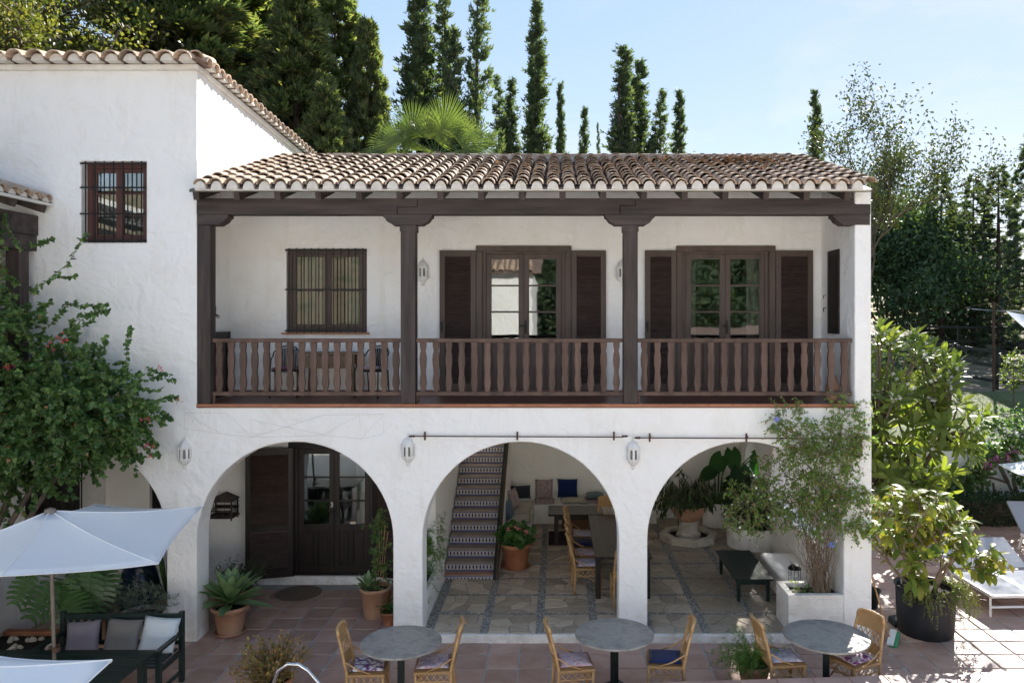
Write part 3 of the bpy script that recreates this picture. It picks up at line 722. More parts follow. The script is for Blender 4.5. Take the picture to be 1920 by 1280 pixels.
for k in range(4):
    p = Vector(e1).lerp(Vector(ap[1]), k*.13+.02)+Vector((-.02, .0, .03)); d = Vector(ap[1])-Vector(e1)
    link_m('hip_tile', TSM[0], wr, Matrix.Translation(p) @ d.to_track_quat('Y', 'Z').to_matrix().to_4x4())
mo = MB()
for i in range(16):
    X = -9.2+7.05+i*.262
    mo.prism([(X+.095*math.cos(math.pi*k/6), 8.305+.10*math.sin(math.pi*k/6)) for k in range(7)], -.2, -.05, 'xz')
for i in range(1, 33):
    y = .02+i*.213; z = 8.32-(y+.2)*.0573
    mo.prism([(y+.075*math.cos(math.pi*k/6), z+.08*math.sin(math.pi*k/6)) for k in range(7)], e1[0]-.1, e1[0]+.01, 'yz')
tag(mo.build('mortar_bed', M['mortar'], wr), kind='stuff')
# ================================================================== balcony timber
GX = lambda x: (x-1045)/130.0
GZ = lambda y: CH-(y-600)/130.0
zt, zm, zb_ = GZ(372), GZ(388), GZ(402)
xA, xB = -2.30, 1.02
mb = MB().prism([(-5.199, zb_), (-2.31, zb_), (-2.31, zm), (-2.02, zm), (-2.02, zt), (-5.199, zt)], -.012, .21, 'xz'); mb.build('beam', M['wood_h'], house, bev=.008)
mb = MB().prism([(-2.305, zb_+.002), (.90, zb_+.002), (.90, zm+.02), (1.12, zm+.02), (1.12, zt), (-2.015, zt), (-2.015, zm-.004), (-2.305, zm-.004)], -.016, .208, 'xz'); mb.build('beam', M['wood_h'], house, bev=.008)
mb = MB().prism([(.905, zb_-.001), (4.515, zb_-.001), (4.515, GZ(383)), (4.27, GZ(383)), (4.27, zt), (1.125, zt), (1.125, zm+.016), (.905, zm+.016)], -.013, .209, 'xz'); mb.build('beam', M['wood_h'], house, bev=.008)
for k in range(17):                           # rafters
    X = -5.12+k*.577
    if X > 4.28: break
    mb = MB().bar((X, -.20, rz(-.20)-.135), (X, BYk+.02, rz(BYk+.02)-.135), .085, .115); mb.build('rafter', M['wood'], house, bev=.006)
def corbel(xl, xr, half=None):
    z1, z0 = zb_-.002, GZ(422); h = z1-z0; L = xr-xl
    def side(s, x):                           # curved end from top tip inwards
        return [(x, z1), (x, z1-.035), (x+s*.03, z1-.055), (x+s*.06, z1-.10), (x+s*.105, z1-.125), (x+s*.13, z0+.012), (x+s*.14, z0)]
    pts = []
    pts += side(1, xl) if half != 'r' else [(xl, z1), (xl, z0)]
    pts += list(reversed(side(-1, xr))) if half != 'l' else [(xr, z0), (xr, z1)]
    return MB().prism(pts, -.010, .20, 'xz')
corbel(GX(718), GX(810)).build('corbel', M['wood_h'], house, bev=.006)
corbel(GX(1134), GX(1228)).build('corbel', M['wood_h'], house, bev=.006)
corbel(GX(370), GX(428), 'r').build('corbel', M['wood_h'], house, bev=.006)
corbel(GX(1562), GX(1631), 'l').build('corbel', M['wood_h'], house, bev=.006)
for (a, b_) in ((751, 778.5), (1169, 1196)):
    MB().bb(GX(a), GX(b_), .0, .20, BZ, GZ(432)).build('post', M['wood'], house, bev=.01)
    MB().bb(GX(a)-.012, GX(b_)+.012, -.008, .212, GZ(434), GZ(422)-.001).build('post_cap', M['wood'], house, bev=.006)
MB().bb(-5.197, GX(394), .0, .19, BZ, GZ(422)-.001).build('post', M['wood'], house, bev=.01)
# balustrade bays
prof = [(0, .046), (.07, .046), (.12, .040), (.17, .033), (.24, .044), (.34, .050), (.46, .046), (.56, .036), (.64, .036), (.74, .046), (.83, .050), (.90, .041), (.94, .034), (1, .034)]
zr0, zr1 = GZ(735), GZ(642)
def baluster_mesh():
    H = zr1-zr0; pts = [(-w, H*(1-t)) for t, w in prof]+[(w, H*(1-t)) for t, w in reversed(prof)]
    m = MB().prism(pts, -.021, .021, 'xz'); return m.mesh('baluster', M['wood_l'])
BM_ = baluster_mesh()
for (xa, xb, n) in ((395, 751, 16), (779, 1169, 16), (1196.5, 1600, 16)):
    a, b_ = GX(xa), GX(xb)
    r = MB().bb(a-.004, b_+.002, .055, .145, zr1, GZ(634.5)).build('balustrade', M['wood_l'], house, bev=.008)
    MB().bb(a-.004, b_+.002, .065, .135, GZ(742.5), zr0).build('bottom_rail', M['wood_l'], r, bev=.006)
    MB().bb(a+.0, a+.03, .07, .13, BZ, GZ(743)).build('foot', M['wood_l'], r)
    for k in range(n):
        X = a+(k+.5)*(b_-a)/n+.01*0
        link('baluster', BM_, r, (X, .10+rnd.uniform(-.004, .004), zr0), (0, 0, R(rnd.uniform(-3, 3))))

# ================================================================== doors, windows, shutters
def rect_frame(mb, x0, x1, z0, z1, w, y0, y1, wt=None, wbm=None):
    wt = w if wt is None else wt; wbm = w if wbm is None else wbm
    mb.bb(x0, x0+w, y0, y1, z0, z1); mb.bb(x1-w, x1, y0, y1, z0, z1)
    if wt: mb.bb(x0+w, x1-w, y0+.001, y1-.001, z1-wt, z1)
    if wbm: mb.bb(x0+w, x1-w, y0+.001, y1-.001, z0, z0+wbm)
    return mb
def french_door(parent, x0, x1, z0, z1, yf, mat, arch=True, label=None):
    """double glazed door in a frame: 3 panes over a panelled foot in each leaf"""
    fr = rect_frame(MB(), x0, x1, z0, z1, .07, yf+.02, yf+.12, .07, .03)
    if arch: fr.bb(x0-.09, x1+.09, yf-.035, yf+.018, z1-.03, z1+.06); fr.bb(x0-.085, x0+.012, yf-.03, yf+.018, z0, z1-.031); fr.bb(x1-.012, x1+.085, yf-.03, yf+.018, z0, z1-.031)
    d = fr.build('door', mat, parent, bev=.006)
    if label: d['label'] = label
    xm = (x0+x1)/2
    for k, (a, b_) in enumerate(((x0+.073, xm-.002), (xm+.002, x1-.073))):
        st = .085; za, zb2 = z0+.035, z1-.073; zp = z0+(z1-z0)*.37
        lf = rect_frame(MB(), a, b_, za, zb2, st, yf+.035, yf+.085, .08, .15)
        lf.bb(a+st, b_-st, yf+.036, yf+.084, zp-.05, zp+.05)
        hs = (zb2-.08-zp-.05)/3
        for q in (1, 2): lf.bb(a+st, b_-st, yf+.036, yf+.084, zp+.05+hs*q-.014, zp+.05+hs*q+.014)
        xc = (a+b_)/2; lf.bb(xc-.03, xc+.03, yf+.036, yf+.084, za+.15, zp-.05)
        lf.build('leaf_frame', mat, d, bev=.004)
        for q in range(3):
            MB().bb(a+st-.004, b_-st+.004, yf+.058, yf+.062, zp+.05+hs*q+(.014 if q else 0), zp+.05+hs*(q+1)-(.014 if q < 2 else 0)).build('pane', M['glass'], d)
        for (pa, pb) in ((a+st, xc-.03), (xc+.03, b_-st)):
            m = MB().bb(pa-.002, pb+.002, yf+.055, yf+.07, za+.15, zp-.05); m.bb(pa+.03, pb-.03, yf+.045, yf+.054, za+.185, zp-.085); m.build('panel', mat, d, bev=.008)
    h = MB().bb(xm+.012, xm+.045, yf+.022, yf+.034, z0+1.0, z0+1.22); h.tube([(xm+.028, yf+.02, z0+1.13), (xm+.028, yf-.03, z0+1.13), (xm-.07, yf-.035, z0+1.125)], .009, 6); h.build('handle', M['iron'], d)
    return d
def shutter(parent, x0, x1, z0, z1, y, th=.04, rotz=0, hinge=None, solid_foot=0, handle=None):
    """louvred leaf; slats are single pieces; built about its hinge edge"""
    hx = x0 if hinge is None else hinge
    a, b_ = x0-hx, x1-hx; st = .085 if x1-x0 > .5 else .06
    mb = rect_frame(MB(), a, b_, 0, z1-z0, st, -th/2, th/2, .09, .16)
    H = z1-z0
    if solid_foot: mb.bb(a+st, b_-st, -th/2+.001, th/2-.001, H*.36, H*.36+.10)
    s = mb.build('shutter', M['door'] if not solid_foot else M['door_dk'], parent, loc=(hx, y, z0), rot=(0, 0, rotz), bev=.005)
    sl = MB().box((0, 0, 0), (b_-a-2*st, .007, .048), Matrix.Rotation(R(-38), 3, 'X')).mesh('slat', M['louvre'])
    zz = .19; 
    while zz < H-.12:
        if not (solid_foot and H*.36-.02 < zz < H*.36+.12): link('slat', sl, s, ((a+b_)/2, 0, zz))
        zz += .0435
    MB().bb(a+st, b_-st, .014, .018, .16, H-.09).build('backing', M['louvre'], s)
    if handle:
        hxp = (a+.035) if handle == 'l' else (b_-.035)
        MB().bb(hxp-.018, hxp+.018, -th/2-.02, -th/2, H*.43, H*.43+.17).build('handle', M['iron'], s, bev=.006)
    return s
french_door(house, *DR1, BYk, M['door']); french_door(house, *DR2, BYk, M['door'])
zs0, zs1 = BZ+.02, kz(470)
shutter(house, kx(825), DR1[0]-.09, zs0, zs1, BYk-.03, handle='l'); shutter(house, DR1[1]+.09, kx(1136), zs0, zs1, BYk-.03)
shutter(house, kx(1209), DR2[0]-.09, zs0, zs1, BYk-.03, handle='l'); shutter(house, DR2[1]+.09, kx(1523), zs0, zs1, BYk-.03)
# curtains inside the doors and windows
M['curtain'] = fabric('pale_curtain', (.62, .58, .50), (.5, .46, .39))
def curtain(parent, x0, x1, z0, z1, y):
    n = max(8, int((x1-x0)/.02)); m = MB()
    v = []; 
    for k in range(n+1):
        t = k/n; X = x0+(x1-x0)*t; yy = y+.025*math.sin(t*(x1-x0)*62+z0)+rnd.uniform(-.006, .006)
        v += [(X, yy, z0), (X, yy, z1)]
    m.add(v, [(2*k, 2*k+2, 2*k+3, 2*k+1) for k in range(n)]); m.build('curtain', M['curtain'], parent, smooth=True, fix=False)
curtain(house, WIN1[0]+.05, WIN1[0]+.55, WIN1[2]-.3, WIN1[3]+.1, BYk+.3)
curtain(house, WIN1[1]-.42, WIN1[1]-.05, WIN1[2]-.3, WIN1[3]+.1, BYk+.3)
curtain(house, DR2[0]-.05, DR2[0]+.28, BZ, DR2[3]+.1, BYk+.32); curtain(house, DR2[1]-.30, DR2[1]+.05, BZ, DR2[3]+.1, BYk+.32)
# barred windows
def barred_window(parent, x0, x1, z0, z1, yf, depth, mat, nb, zh, bars_x=None, rows=3, bar_y=.0):
    fr = rect_frame(MB(), x0, x1, z0, z1, .075, yf+depth, yf+depth+.07)
    w = fr.build('window', mat, parent, bev=.005); xm = (x0+x1)/2
    for a, b_ in ((x0+.077, xm-.001), (xm+.001, x1-.077)):
        lf = rect_frame(MB(), a, b_, z0+.077, z1-.077, .055, yf+depth+.012, yf+depth+.055)
        hs = (z1-z0-.154-.11)/rows
        for q in range(1, rows): lf.bb(a+.055, b_-.055, yf+depth+.014, yf+depth+.053, z0+.132+hs*q-.011, z0+.132+hs*q+.011)
        lf.build('leaf_frame', mat, w, bev=.003)
        for q in range(rows): MB().bb(a+.05, b_-.05, yf+depth+.031, yf+depth+.035, z0+.132+hs*q+(.011 if q else 0), z0+.132+hs*(q+1)-(.011 if q < rows-1 else 0)).build('pane', M['glass'], w)
    bx = bars_x or (x0, x1)
    for k in range(nb):
        X = bx[0]+(k+.5)*(bx[1]-bx[0])/nb
        MB().bb(X-.007, X+.007, yf+bar_y-.007, yf+bar_y+.007, z0-.005, z1+.005).build('bar', M['iron'], w)
    for z in zh: MB().bb(bx[0]-.01, bx[1]+.01, yf+bar_y-.014, yf+bar_y-.008, z-.012, z+.012).build('cross_bar', M['iron'], w)
    return w
barred_window(wing, *wb(WW[0], WW[1]), WW[2], WW[3], 0, .15, M['redwin'], 7, (WW[2]+.03, GZ(401), GZ(352), WW[3]-.03))
MB().bb(*wb(WW[0]-.03, WW[1]+.01), -.008, .148, WW[2]-.018, WW[2]-.001).build('sill', M['white_old'], wing, bev=.005)
barred_window(house, WIN1[0], WIN1[1], WIN1[2], WIN1[3], BYk, .05, M['door'], 11, (kz(543), WIN1[2]+.03, WIN1[3]-.03), rows=2, bar_y=-.03)
MB().bb(WIN1[0]-.07, WIN1[1]+.05, BYk-.05, BYk-.001, WIN1[2]-.03, WIN1[2]-.004).build('sill', M['clay_o'], house, bev=.005)
# shutter window in the right balcony wall
y0, y1, z0, z1 = .58, 1.05, 4.42, 5.71
m = MB(); 
m.bb(4.262, 4.289, y0, y0+.07, z0, z1); m.bb(4.262, 4.289, y1-.07, y1, z0, z1); m.bb(4.262, 4.289, y0+.07, y1-.07, z1-.07, z1); m.bb(4.262, 4.289, y0+.07, y1-.07, z0, z0+.07); m.bb(4.275, 4.289, y0+.07, y1-.07, z0+.07, z1-.07)
s = m.build('shutter', M['door_dk'], house, bev=.005)
for zz in (z0+.11, (z0+z1)/2+.02): MB().bb(4.268, 4.2745, y0+.11, y1-.11, zz, zz+.52).build('panel', M['door_dk'], s, bev=.006)
MB().tube([(4.25, y1+.03, 5.02), (4.22, y1+.05, 5.02), (4.22, y1+.05, 4.97)], .008, 5).tube([(4.25, y1+.02, 4.82), (4.215, y1+.04, 4.82), (4.215, y1+.04, 4.76)], .01, 5).build('handle', M['iron'], s)
# low plank door at the left end of the balcony
y0, y1 = .42, 1.3; z1 = GZ(608)-.12
m = MB().bb(-5.32, -5.262, y0, y0+.09, BZ, z1).bb(-5.32, -5.262, y1-.09, y1, BZ, z1).bb(-5.32, -5.262, y0+.09, y1-.09, z1-.09, z1)
d = m.build('door', M['door_dk'], house, bev=.006)
for k in range(5): yy = y0+.09+k*(y1-y0-.18)/5; MB().bb(-5.315, -5.285, yy+.003, yy+(y1-y0-.18)/5-.003, BZ, z1-.09).build('plank', M['door_dk'], d, bev=.004)
# ground-floor door with its number
d3 = french_door(house, *DR3, GY, M['door_dk'])
fc = bpy.data.curves.new('number', 'FONT'); fc.body = '3'; fc.size = .125; fc.extrude = .003; fc.align_x = 'CENTER'; fc.materials.append(flat('white_number', (.85, .85, .82), .5))
p = at(621, 951, GY); o = link('number_source', fc); me_ = bpy.data.meshes.new_from_object(o); bpy.data.objects.remove(o)
o = link('number', me_, d3, (p.x, GY+.028, p.z), (R(90), 0, 0))
MB().bb(p.x+.32, p.x+.42, GY+.05, GY+.056, p.z-.33, p.z-.26).build('sticker', flat('paper_sticker', (.7, .62, .5), .7), d3)
zd1 = gz(838)
shutter(house, DR3[0]-.78, DR3[0]-.0, .16, zd1, GY-.045, rotz=R(14), hinge=DR3[0], solid_foot=1, handle='l')
shutter(house, DR3[1]+.0, DR3[1]+.70, .16, zd1, GY-.045, rotz=R(-14), hinge=DR3[1], solid_foot=1)
curtain(house, DR3[1]-.36, DR3[1]-.2, .2, DR3[3]-.08, GY+.25)
# barred opening deep in the wing's arch
barred_window(wing, *wb(GW[0], GW[1]), GW[2], GW[3], GY, .08, M['door_dk'], 6, (1.2, 2.05), rows=2, bar_y=-.02)
# stair of tiled risers
def riser_mat():
    m, n, b = nodes_of('blue_white_glazed_tile'); t = nd(n, 'ShaderNodeTexCoord'); sp = nd(n, 'ShaderNodeSeparateXYZ'); n.links.new(t.outputs['Object'], sp.inputs[0])
    def fn(op, a, b2=None, c=None):
        x = nd(n, 'ShaderNodeMath', operation=op)
        for i, v in enumerate((a, b2, c)):
            if v is None: continue
            if isinstance(v, (int, float)): x.inputs[i].default_value = v
            else: n.links.new(v, x.inputs[i])
        return x.outputs[0]
    u = fn('ABSOLUTE', fn('SUBTRACT', fn('FRACT', fn('MULTIPLY', sp.outputs[0], 1/.062)), .5))       # 0 at the star's centre .. .5
    v = fn('ABSOLUTE', fn('DIVIDE', sp.outputs[2], .165))                                            # 0 at mid height .. .5
    band = fn('GREATER_THAN', v, .33); thin = fn('MULTIPLY', fn('GREATER_THAN', v, .30), fn('LESS_THAN', v, .335))
    dia = fn('LESS_THAN', fn('ADD', fn('MULTIPLY', u, 1.25), v), .34)                                # dark diamonds
    tri = fn('LESS_THAN', fn('ADD', fn('MULTIPLY', fn('SUBTRACT', .5, u), .9), fn('SUBTRACT', .30, v)), .16)
    col = mixc(n, dia, (.54, .51, .45), (.02, .035, .16)); col = mixc(n, tri, col, (.33, .22, .12))
    col = mixc(n, band, col, (.035, .075, .34)); col = mixc(n, thin, col, (.09, .15, .42))
    n.links.new(col, b.inputs['Base Color']); b.inputs['Roughness'].default_value = .22; b.inputs['Specular IOR Level'].default_value = .5; return m
M['riser'] = riser_mat(); M['tread'] = rough_mat('worn_clay_tread', (.22, .175, .145), (.32, .262, .22), .7, 5, None, .3, .004)
st = thing('tiled_staircase', 'staircase with blue and white tiled risers behind the middle arch', 'staircase', (-1.52, 2.31, FZ))
sy0, stt, srr = .0, .25, .1655
MB().bb(-.47, .42, 0, stt, -.12, .075).build('landing', M['clay'], st, bev=.01)
MB().bb(-.46, .41, -.006, -.001, 0, .06).build('riser', M['riser'], st)
for k in range(14):
    z = .075+k*srr; y = stt*(k+1)-.05
    m = MB().bb(-.46, .41, -.005, .005, -srr/2+.012, srr/2-.012)
    m.build('riser', M['riser'], st, loc=(0, y+.02, z+srr/2-.014))
    MB().bb(-.462, .412, y-.022, y+stt+.02, z+srr-.03, z+srr).build('tread', M['tread'], st, bev=.008)
    MB().bb(-.461, .411, y+.026, y+stt+.03, -.12, z+srr-.031).build('step_core', M['white_in'], st)
zs = lambda y: .075+srr*(y-.2)/stt+srr
m = MB().prism([(0.02, -.12), (4.1, -.12), (4.1, zs(4.1)-.02), (.02, zs(.02)-.02)], .415, .475, 'yz'); m.build('side_wall', M['white_in'], st)
m = MB().prism([(-.02, zs(0)-.22), (4.1, zs(4.1)-.22), (4.1, zs(4.1)+.10), (-.02, zs(0)+.12)], .409, .452, 'yz'); m.build('stringer', M['green_paint'], st, bev=.006)
m = MB().prism([(-.02, zs(0)-.20), (4.1, zs(4.1)-.20), (4.1, zs(4.1)+.085), (-.02, zs(0)+.10)], .453, .485, 'yz'); m.build('stringer_edge', M['rust'], st, bev=.006)
# ================================================================== the low wing along the left edge, and the house across the court
porch = thing('porch_wing', 'white side wing with a dark timber porch roof at the far left edge', 'house', (-7.92, 0, 0))
mb = holed(MB(), -7.0, 2.385, 0, 3.3, [(.35, 1.75, .75, 2.35)], -.25, 0, 'y'); weld(mb.build('wall', M['white'], porch))
MB().bb(-.24, 0, -7.0, -.002, 3.301, 5.9).build('wall', M['white'], porch)
MB().bb(-3.0, -2.9, -7, 2.4, 0, 5.9).build('room', M['room'], porch)
for k in range(8):
    yy = .42+k*.18; MB().bb(.012, .026, yy-.007, yy+.007, .75, 2.35).build('bar', M['iron'], porch)
for zz in (1.0, 2.1): MB().bb(.008, .03, .35, 1.75, zz-.01, zz+.01).build('cross_bar', M['iron'], porch)
MB().bb(-.06, -.05, .36, 1.74, .76, 2.34).build('shutter', M['door_dk'], porch)
MB().bb(.2, .40, -.34, -.14, 3.2, 5.62).build('post', M['wood'], porch, bev=.01)
MB().bb(-.05, .40, -3.6, -3.4, 3.2, 5.62).build('post', M['wood'], porch, bev=.01)
MB().prism([(-1.0, 5.84), (-.005, 5.84), (-.005, 5.62), (-.62, 5.62), (-.70, 5.65), (-.75, 5.72), (-.88, 5.76)], .18, .42, 'yz').build('corbel', M['wood_h'], porch, bev=.006)
MB().bb(.18, .44, -6.0, -.004, 5.842, 6.13).build('beam', M['wood_h'], porch, bev=.008)
MB().bb(-.1, .36, -6.0, -.004, 3.18, 3.4).build('floor_edge', M['wood_h'], porch, bev=.008)
for k in range(9):
    yy = -.12-k*.6; MB().bar((-.3, yy, 6.52), (.60, yy, 6.22), .09, .13).build('rafter', M['wood'], porch, bev=.006)
rf = MB().prism([(-.6, 6.70), (.63, 6.29), (.63, 6.325), (-.6, 6.735)], -6.0, -.004, 'xz').build('roof', M['soffit'], porch)
for i in range(26):
    for j in range(2):
        yy = -.14-i*.225; x = .66-j*.38; z = 6.335+j*.127
        link_m('roof_tile', TSM[rnd.randrange(3)], rf, Matrix.Translation((x+rnd.uniform(-.01, .01), yy, z)) @ Matrix.Rotation(R(90), 4, 'Z') @ Matrix.Rotation(R(18.5), 4, 'X') @ Matrix.Rotation(R(rnd.uniform(-3, 3)), 4, 'Z'))
mo = MB().bb(.60, .66, -6.0, -.004, 6.265, 6.30)
for i in range(26):
    yy = -.14-i*.225; mo.prism([(yy+.07*math.cos(math.pi*k/6), 6.315+.075*math.sin(math.pi*k/6)) for k in range(7)], .5, .635, 'yz')
tag(mo.build('mortar_bed', M['mortar'], rf), kind='stuff')
MB().bb(-.62, -.55, -6.0, -.004, 6.6, 6.9).build('wall', M['white'], porch)

opp = thing('court_house', 'white house with tiled roof across the court, mirrored in the balcony doors', 'house', (-6, -14.0, 0))
MB().bb(-.6, 5.1, -.3, 0, 0, 6.3).bb(-18, -.601, -.3, -.05, 0, 4.3).bb(4.8, 5.1, -7, -.301, 0, 6.3).build('wall', M['white'], opp)
rf = MB().prism([(-4.0, 7.9), (.32, 6.32), (.32, 6.37), (-4.0, 7.95)], -.8, 5.4, 'yz').build('roof', M['tile_pan'], opp)
so_ = math.atan2(1.58, 4.32)
for i in range(27):
    for j in range(4):
        X = -.7+i*.22; s = j*.38
        link_m('roof_tile', TM[rnd.randrange(4)], rf, Matrix.Translation((X, .38-s*math.cos(so_), 6.38+s*math.sin(so_))) @ Matrix.Rotation(R(180), 4, 'Z') @ Matrix.Rotation(so_, 4, 'X'))
for X in (-6.5, -2.0, 2.4):
    d = MB().bb(X-.55, X+.55, .005, .05, 1.0 if X < 2 else .0, 2.3).build('door', M['door'], opp)

M['bounce_paving'] = rough_mat('pale_bounce_paving', (.64, .60, .54), (.74, .70, .64), .8, 2, None, .3, .005)
tag(MB().bb(-24, 18, -13.95, -4.75, -.05, -.015).build('bounce_terrace', M['bounce_paving']), kind='structure')  # unseen pale terrace, added to bounce sunlight up onto the facade
ph = thing('fill_house', 'low white house added unseen across the court to bounce light', 'house', (8.0, -14.6, 0))  # unseen house added behind the camera, its white wall throws light into the balcony
MB().bb(-7.6, 10, -.3, 0, 0, 3.5).build('wall', M['white'], ph); MB().prism([(-3.2, 4.3), (.3, 3.52), (.3, 3.57), (-3.2, 4.35)], -7.8, 10.2, 'yz').build('roof', M['tile_pan'], ph)
for X in (-4.5, 0, 4.5): MB().bb(X-.5, X+.5, .005, .05, 0, 2.2).build('door', M['door'], ph)
# ================================================================== lanterns, rods, wires and other wall fixtures
M['ceramic'] = rough_mat('white_painted_metal', (.66, .65, .63), (.80, .79, .77), .6, 8, None, .2, .003)
M['dark_in'] = flat('dark_lantern_inside', (.06, .055, .05), .8)
M['amber'] = rough_mat('grey_lantern_pane', (.16, .15, .13), (.26, .24, .21), .3, 20, None, .1, .002)
def lantern(label, loc, group):
    t = thing('wall_lantern', label, 'wall lantern', loc, group=group); r = .088
    MB().lathe([(.012, -.245), (.022, -.235), (.026, -.215), (.016, -.20), (.03, -.185), (.055, -.165), (.082, -.135), (r+.008, -.105), (r+.010, -.09)], 8).build('base', M['ceramic'], t)
    MB().lathe([(r-.022, -.091), (r-.022, .06)], 8).build('pane', M['amber'], t)
    for k in range(8):
        a = 2*math.pi*k/8; c = Vector((math.cos(a)*r, math.sin(a)*r, 0))
        MB().box((c.x, c.y, -.015), (.02, .03, .149), Matrix.Rotation(a, 3, 'Z')).build('post', M['ceramic'], t)
    ar = MB()
    for k in range(8):                                # little arches between the posts
        a0, a1 = 2*math.pi*k/8, 2*math.pi*(k+1)/8
        p0, p1 = Vector((math.cos(a0)*r, math.sin(a0)*r, 0)), Vector((math.cos(a1)*r, math.sin(a1)*r, 0))
        for s in range(6):
            u0, u1 = s/6, (s+1)/6; h0, h1 = .022+.030*math.sin(math.pi*u0), .022+.030*math.sin(math.pi*u1)
            q0, q1 = p0.lerp(p1, u0), p0.lerp(p1, u1); z0_, z1_ = h0-.022+.015, h1-.022+.015
            ar.quad((q0.x, q0.y, z0_), (q1.x, q1.y, z1_), (q1.x, q1.y, .062), (q0.x, q0.y, .062))
    ar.build('arch_band', M['ceramic'], t)
    MB().lathe([(r+.012, .06), (r+.014, .075), (r+.002, .082), (.082, .10), (.066, .128), (.045, .15), (.022, .167), (.013, .18), (.016, .192), (.009, .205), (.004, .222)], 8).build('dome', M['ceramic'], t)
    return t
for (x, y, Y, lb) in ((346, 847, -.02, 'white pierced lantern on the wall left of the arch with the numbered door'),
                      (765, 842, -.02, 'white pierced lantern at the left end of the iron rod'),
                      (1187, 848, -.02, 'white pierced lantern on the wall between the two iron rods'),
                      (793, 508, BYk-.02, 'white pierced lantern on the balcony wall right of the barred window'),
                      (1166, 509, BYk-.02, 'white pierced lantern half hidden behind the balcony post between the doors')):
    lantern(lb, at(x, y, Y), 'white lanterns on the walls')
# rusty lantern on the right pillar, behind the vine
t = thing('rusty_lantern', 'rusty wall lantern high on the pillar by the vine', 'wall lantern', at(1607, 838, -.06))
MB().lathe([(.03, -.14), (.075, -.12), (.075, -.105), (.06, -.105)], 6).build('base', M['rust'], t)
for k in range(6):
    a = math.pi/3*k; MB().box((.064*math.cos(a), .064*math.sin(a), -.01), (.012, .012, .19)).build('post', M['rust'], t)
MB().lathe([(.08, .085), (.085, .10), (.05, .15), (.015, .18), (.01, .2)], 6).build('cap', M['rust'], t)
MB().lathe([(.05, -.10), (.05, .08)], 6).build('pane', M['amber'], t)
# curtain rods across the arches
def rod(label, x0, x1, br, y=818.0):
    z = GZ(y); t = thing('curtain_rod', label, 'curtain rod', (GX(x0), -.075, z), group='iron rods above the arches')
    L = GX(x1)-GX(x0)
    MB().tube([(0, 0, 0), (L, 0, -.012)], .0095, 6).build('rod', M['rust'], t)
    for e in (0, L):
        s = -1 if e == 0 else 1
        MB().tube([(e, 0, 0 if e == 0 else -.012), (e+s*.02, 0, 0), (e+s*.035, 0, 0), (e+s*.05, 0, 0), (e+s*.075, 0, 0), (e+s*.095, 0, 0)], [.011, .022, .012, .02, .014, .003], 6).build('finial', M['rust'], t)
    for b_ in br:
        X = GX(b_)-GX(x0)
        m = MB().bb(X-.012, X+.012, .055, .074, -.065, .055); m.tube([(X, .06, -.01), (X, .0, -.012), (X, -.012, .01), (X, 0, .03)], .008, 5); m.build('bracket', M['rust'], t)
rod('long rusty iron rod above the arch with the staircase', 780, 1165, (797, 970, 1151), 816)
rod('long rusty iron rod above the arch with the climbing vine', 1200, 1590, (1218, 1399, 1574), 819)
# loose wires where a climber used to be trained
wz = lambda x, y: (GX(x/2.909), -.012, GZ(420+y/2.909)); wz5 = lambda x, y: (GX(640+x/2.909), -.012, GZ(420+y/2.909))
M['wire'] = flat('dull_wire', (.42, .40, .37), .6)
t = thing('trellis_wire', 'thin wires strung in zigzags on the wall above the numbered door arch', 'wire', (GX(345), -.012, GZ(775)))
off = Vector(t.location)
for pts in ([wz(1013, 1028), wz(1240, 1030), wz(1375, 1160)], [wz(1013, 1028), wz(1005, 1115), wz(1200, 1140), wz(1375, 1162), wz(1600, 1156), wz(1770, 1150), wz5(105, 1170)],
            [wz(1060, 1060), wz(1210, 1140)], [wz(1370, 1065), wz(1375, 1160), wz(1560, 1105), wz(1770, 1040), wz5(235, 1035)], [wz(1370, 1065), wz(1560, 1105), wz(1770, 1147)],
            [wz(1770, 1147), wz5(0, 1095), wz5(100, 1040), wz5(105, 1170), wz5(235, 1040), wz5(230, 1145), wz5(105, 1170)]):
    MB().tube([Vector(p)-off for p in pts], .0016, 4).build('wire', M['wire'], t)
# bird cage
c0 = at(419, 948, GY-.17); t = thing('bird_cage', 'wooden bird cage with a pitched roof on the wall by the numbered door', 'bird cage', (c0.x, c0.y, c0.z-.16))
w2, d2, h = .19, .13, .27
MB().bb(-w2-.03, w2+.03, -d2-.03, d2+.03, -.025, 0).build('floor', M['wood'], t, bev=.004)
MB().bb(-w2-.01, w2+.01, d2+.031, d2+.165, .1, .14).build('wall_arm', M['wood'], t)
for sx in (-1, 1):
    for sy in (-1, 1): MB().box((sx*w2, sy*d2, h/2), (.022, .022, h)).build('corner_post', M['wood'], t); MB().box((sx*w2, sy*d2, -.045), (.02, .02, .04)).build('foot', M['wood'], t)
for z in (.012, .10, h-.01):
    for sy in (-1, 1): MB().box((0, sy*d2, z), (2*w2, .016, .016)).build('rail', M['wood'], t)
    for sx in (-1, 1): MB().box((sx*w2, 0, z), (.016, 2*d2, .016)).build('rail', M['wood'], t)
for k in range(1, 10):
    X = -w2+k*.2*w2
    for sy in (-1, 1): MB().tube([(X, sy*d2, 0), (X, sy*d2, h)], .0025, 4).build('wire', M['iron'], t)
for k in range(1, 7):
    Y_ = -d2+k*d2*2/7
    for sx in (-1, 1): MB().tube([(sx*w2, Y_, 0), (sx*w2, Y_, h)], .0025, 4).build('wire', M['iron'], t)
MB().prism([(-w2-.03, h), (w2+.03, h), (w2+.03, h+.018), (0, h+.11), (-w2-.03, h+.018)], -d2-.02, d2+.02, 'xz').build('roof', M['wood'], t, bev=.004)
MB().tube([(-w2*.8, 0, .12), (w2*.8, 0, .12)], .006, 5).build('perch', M['wicker'], t)
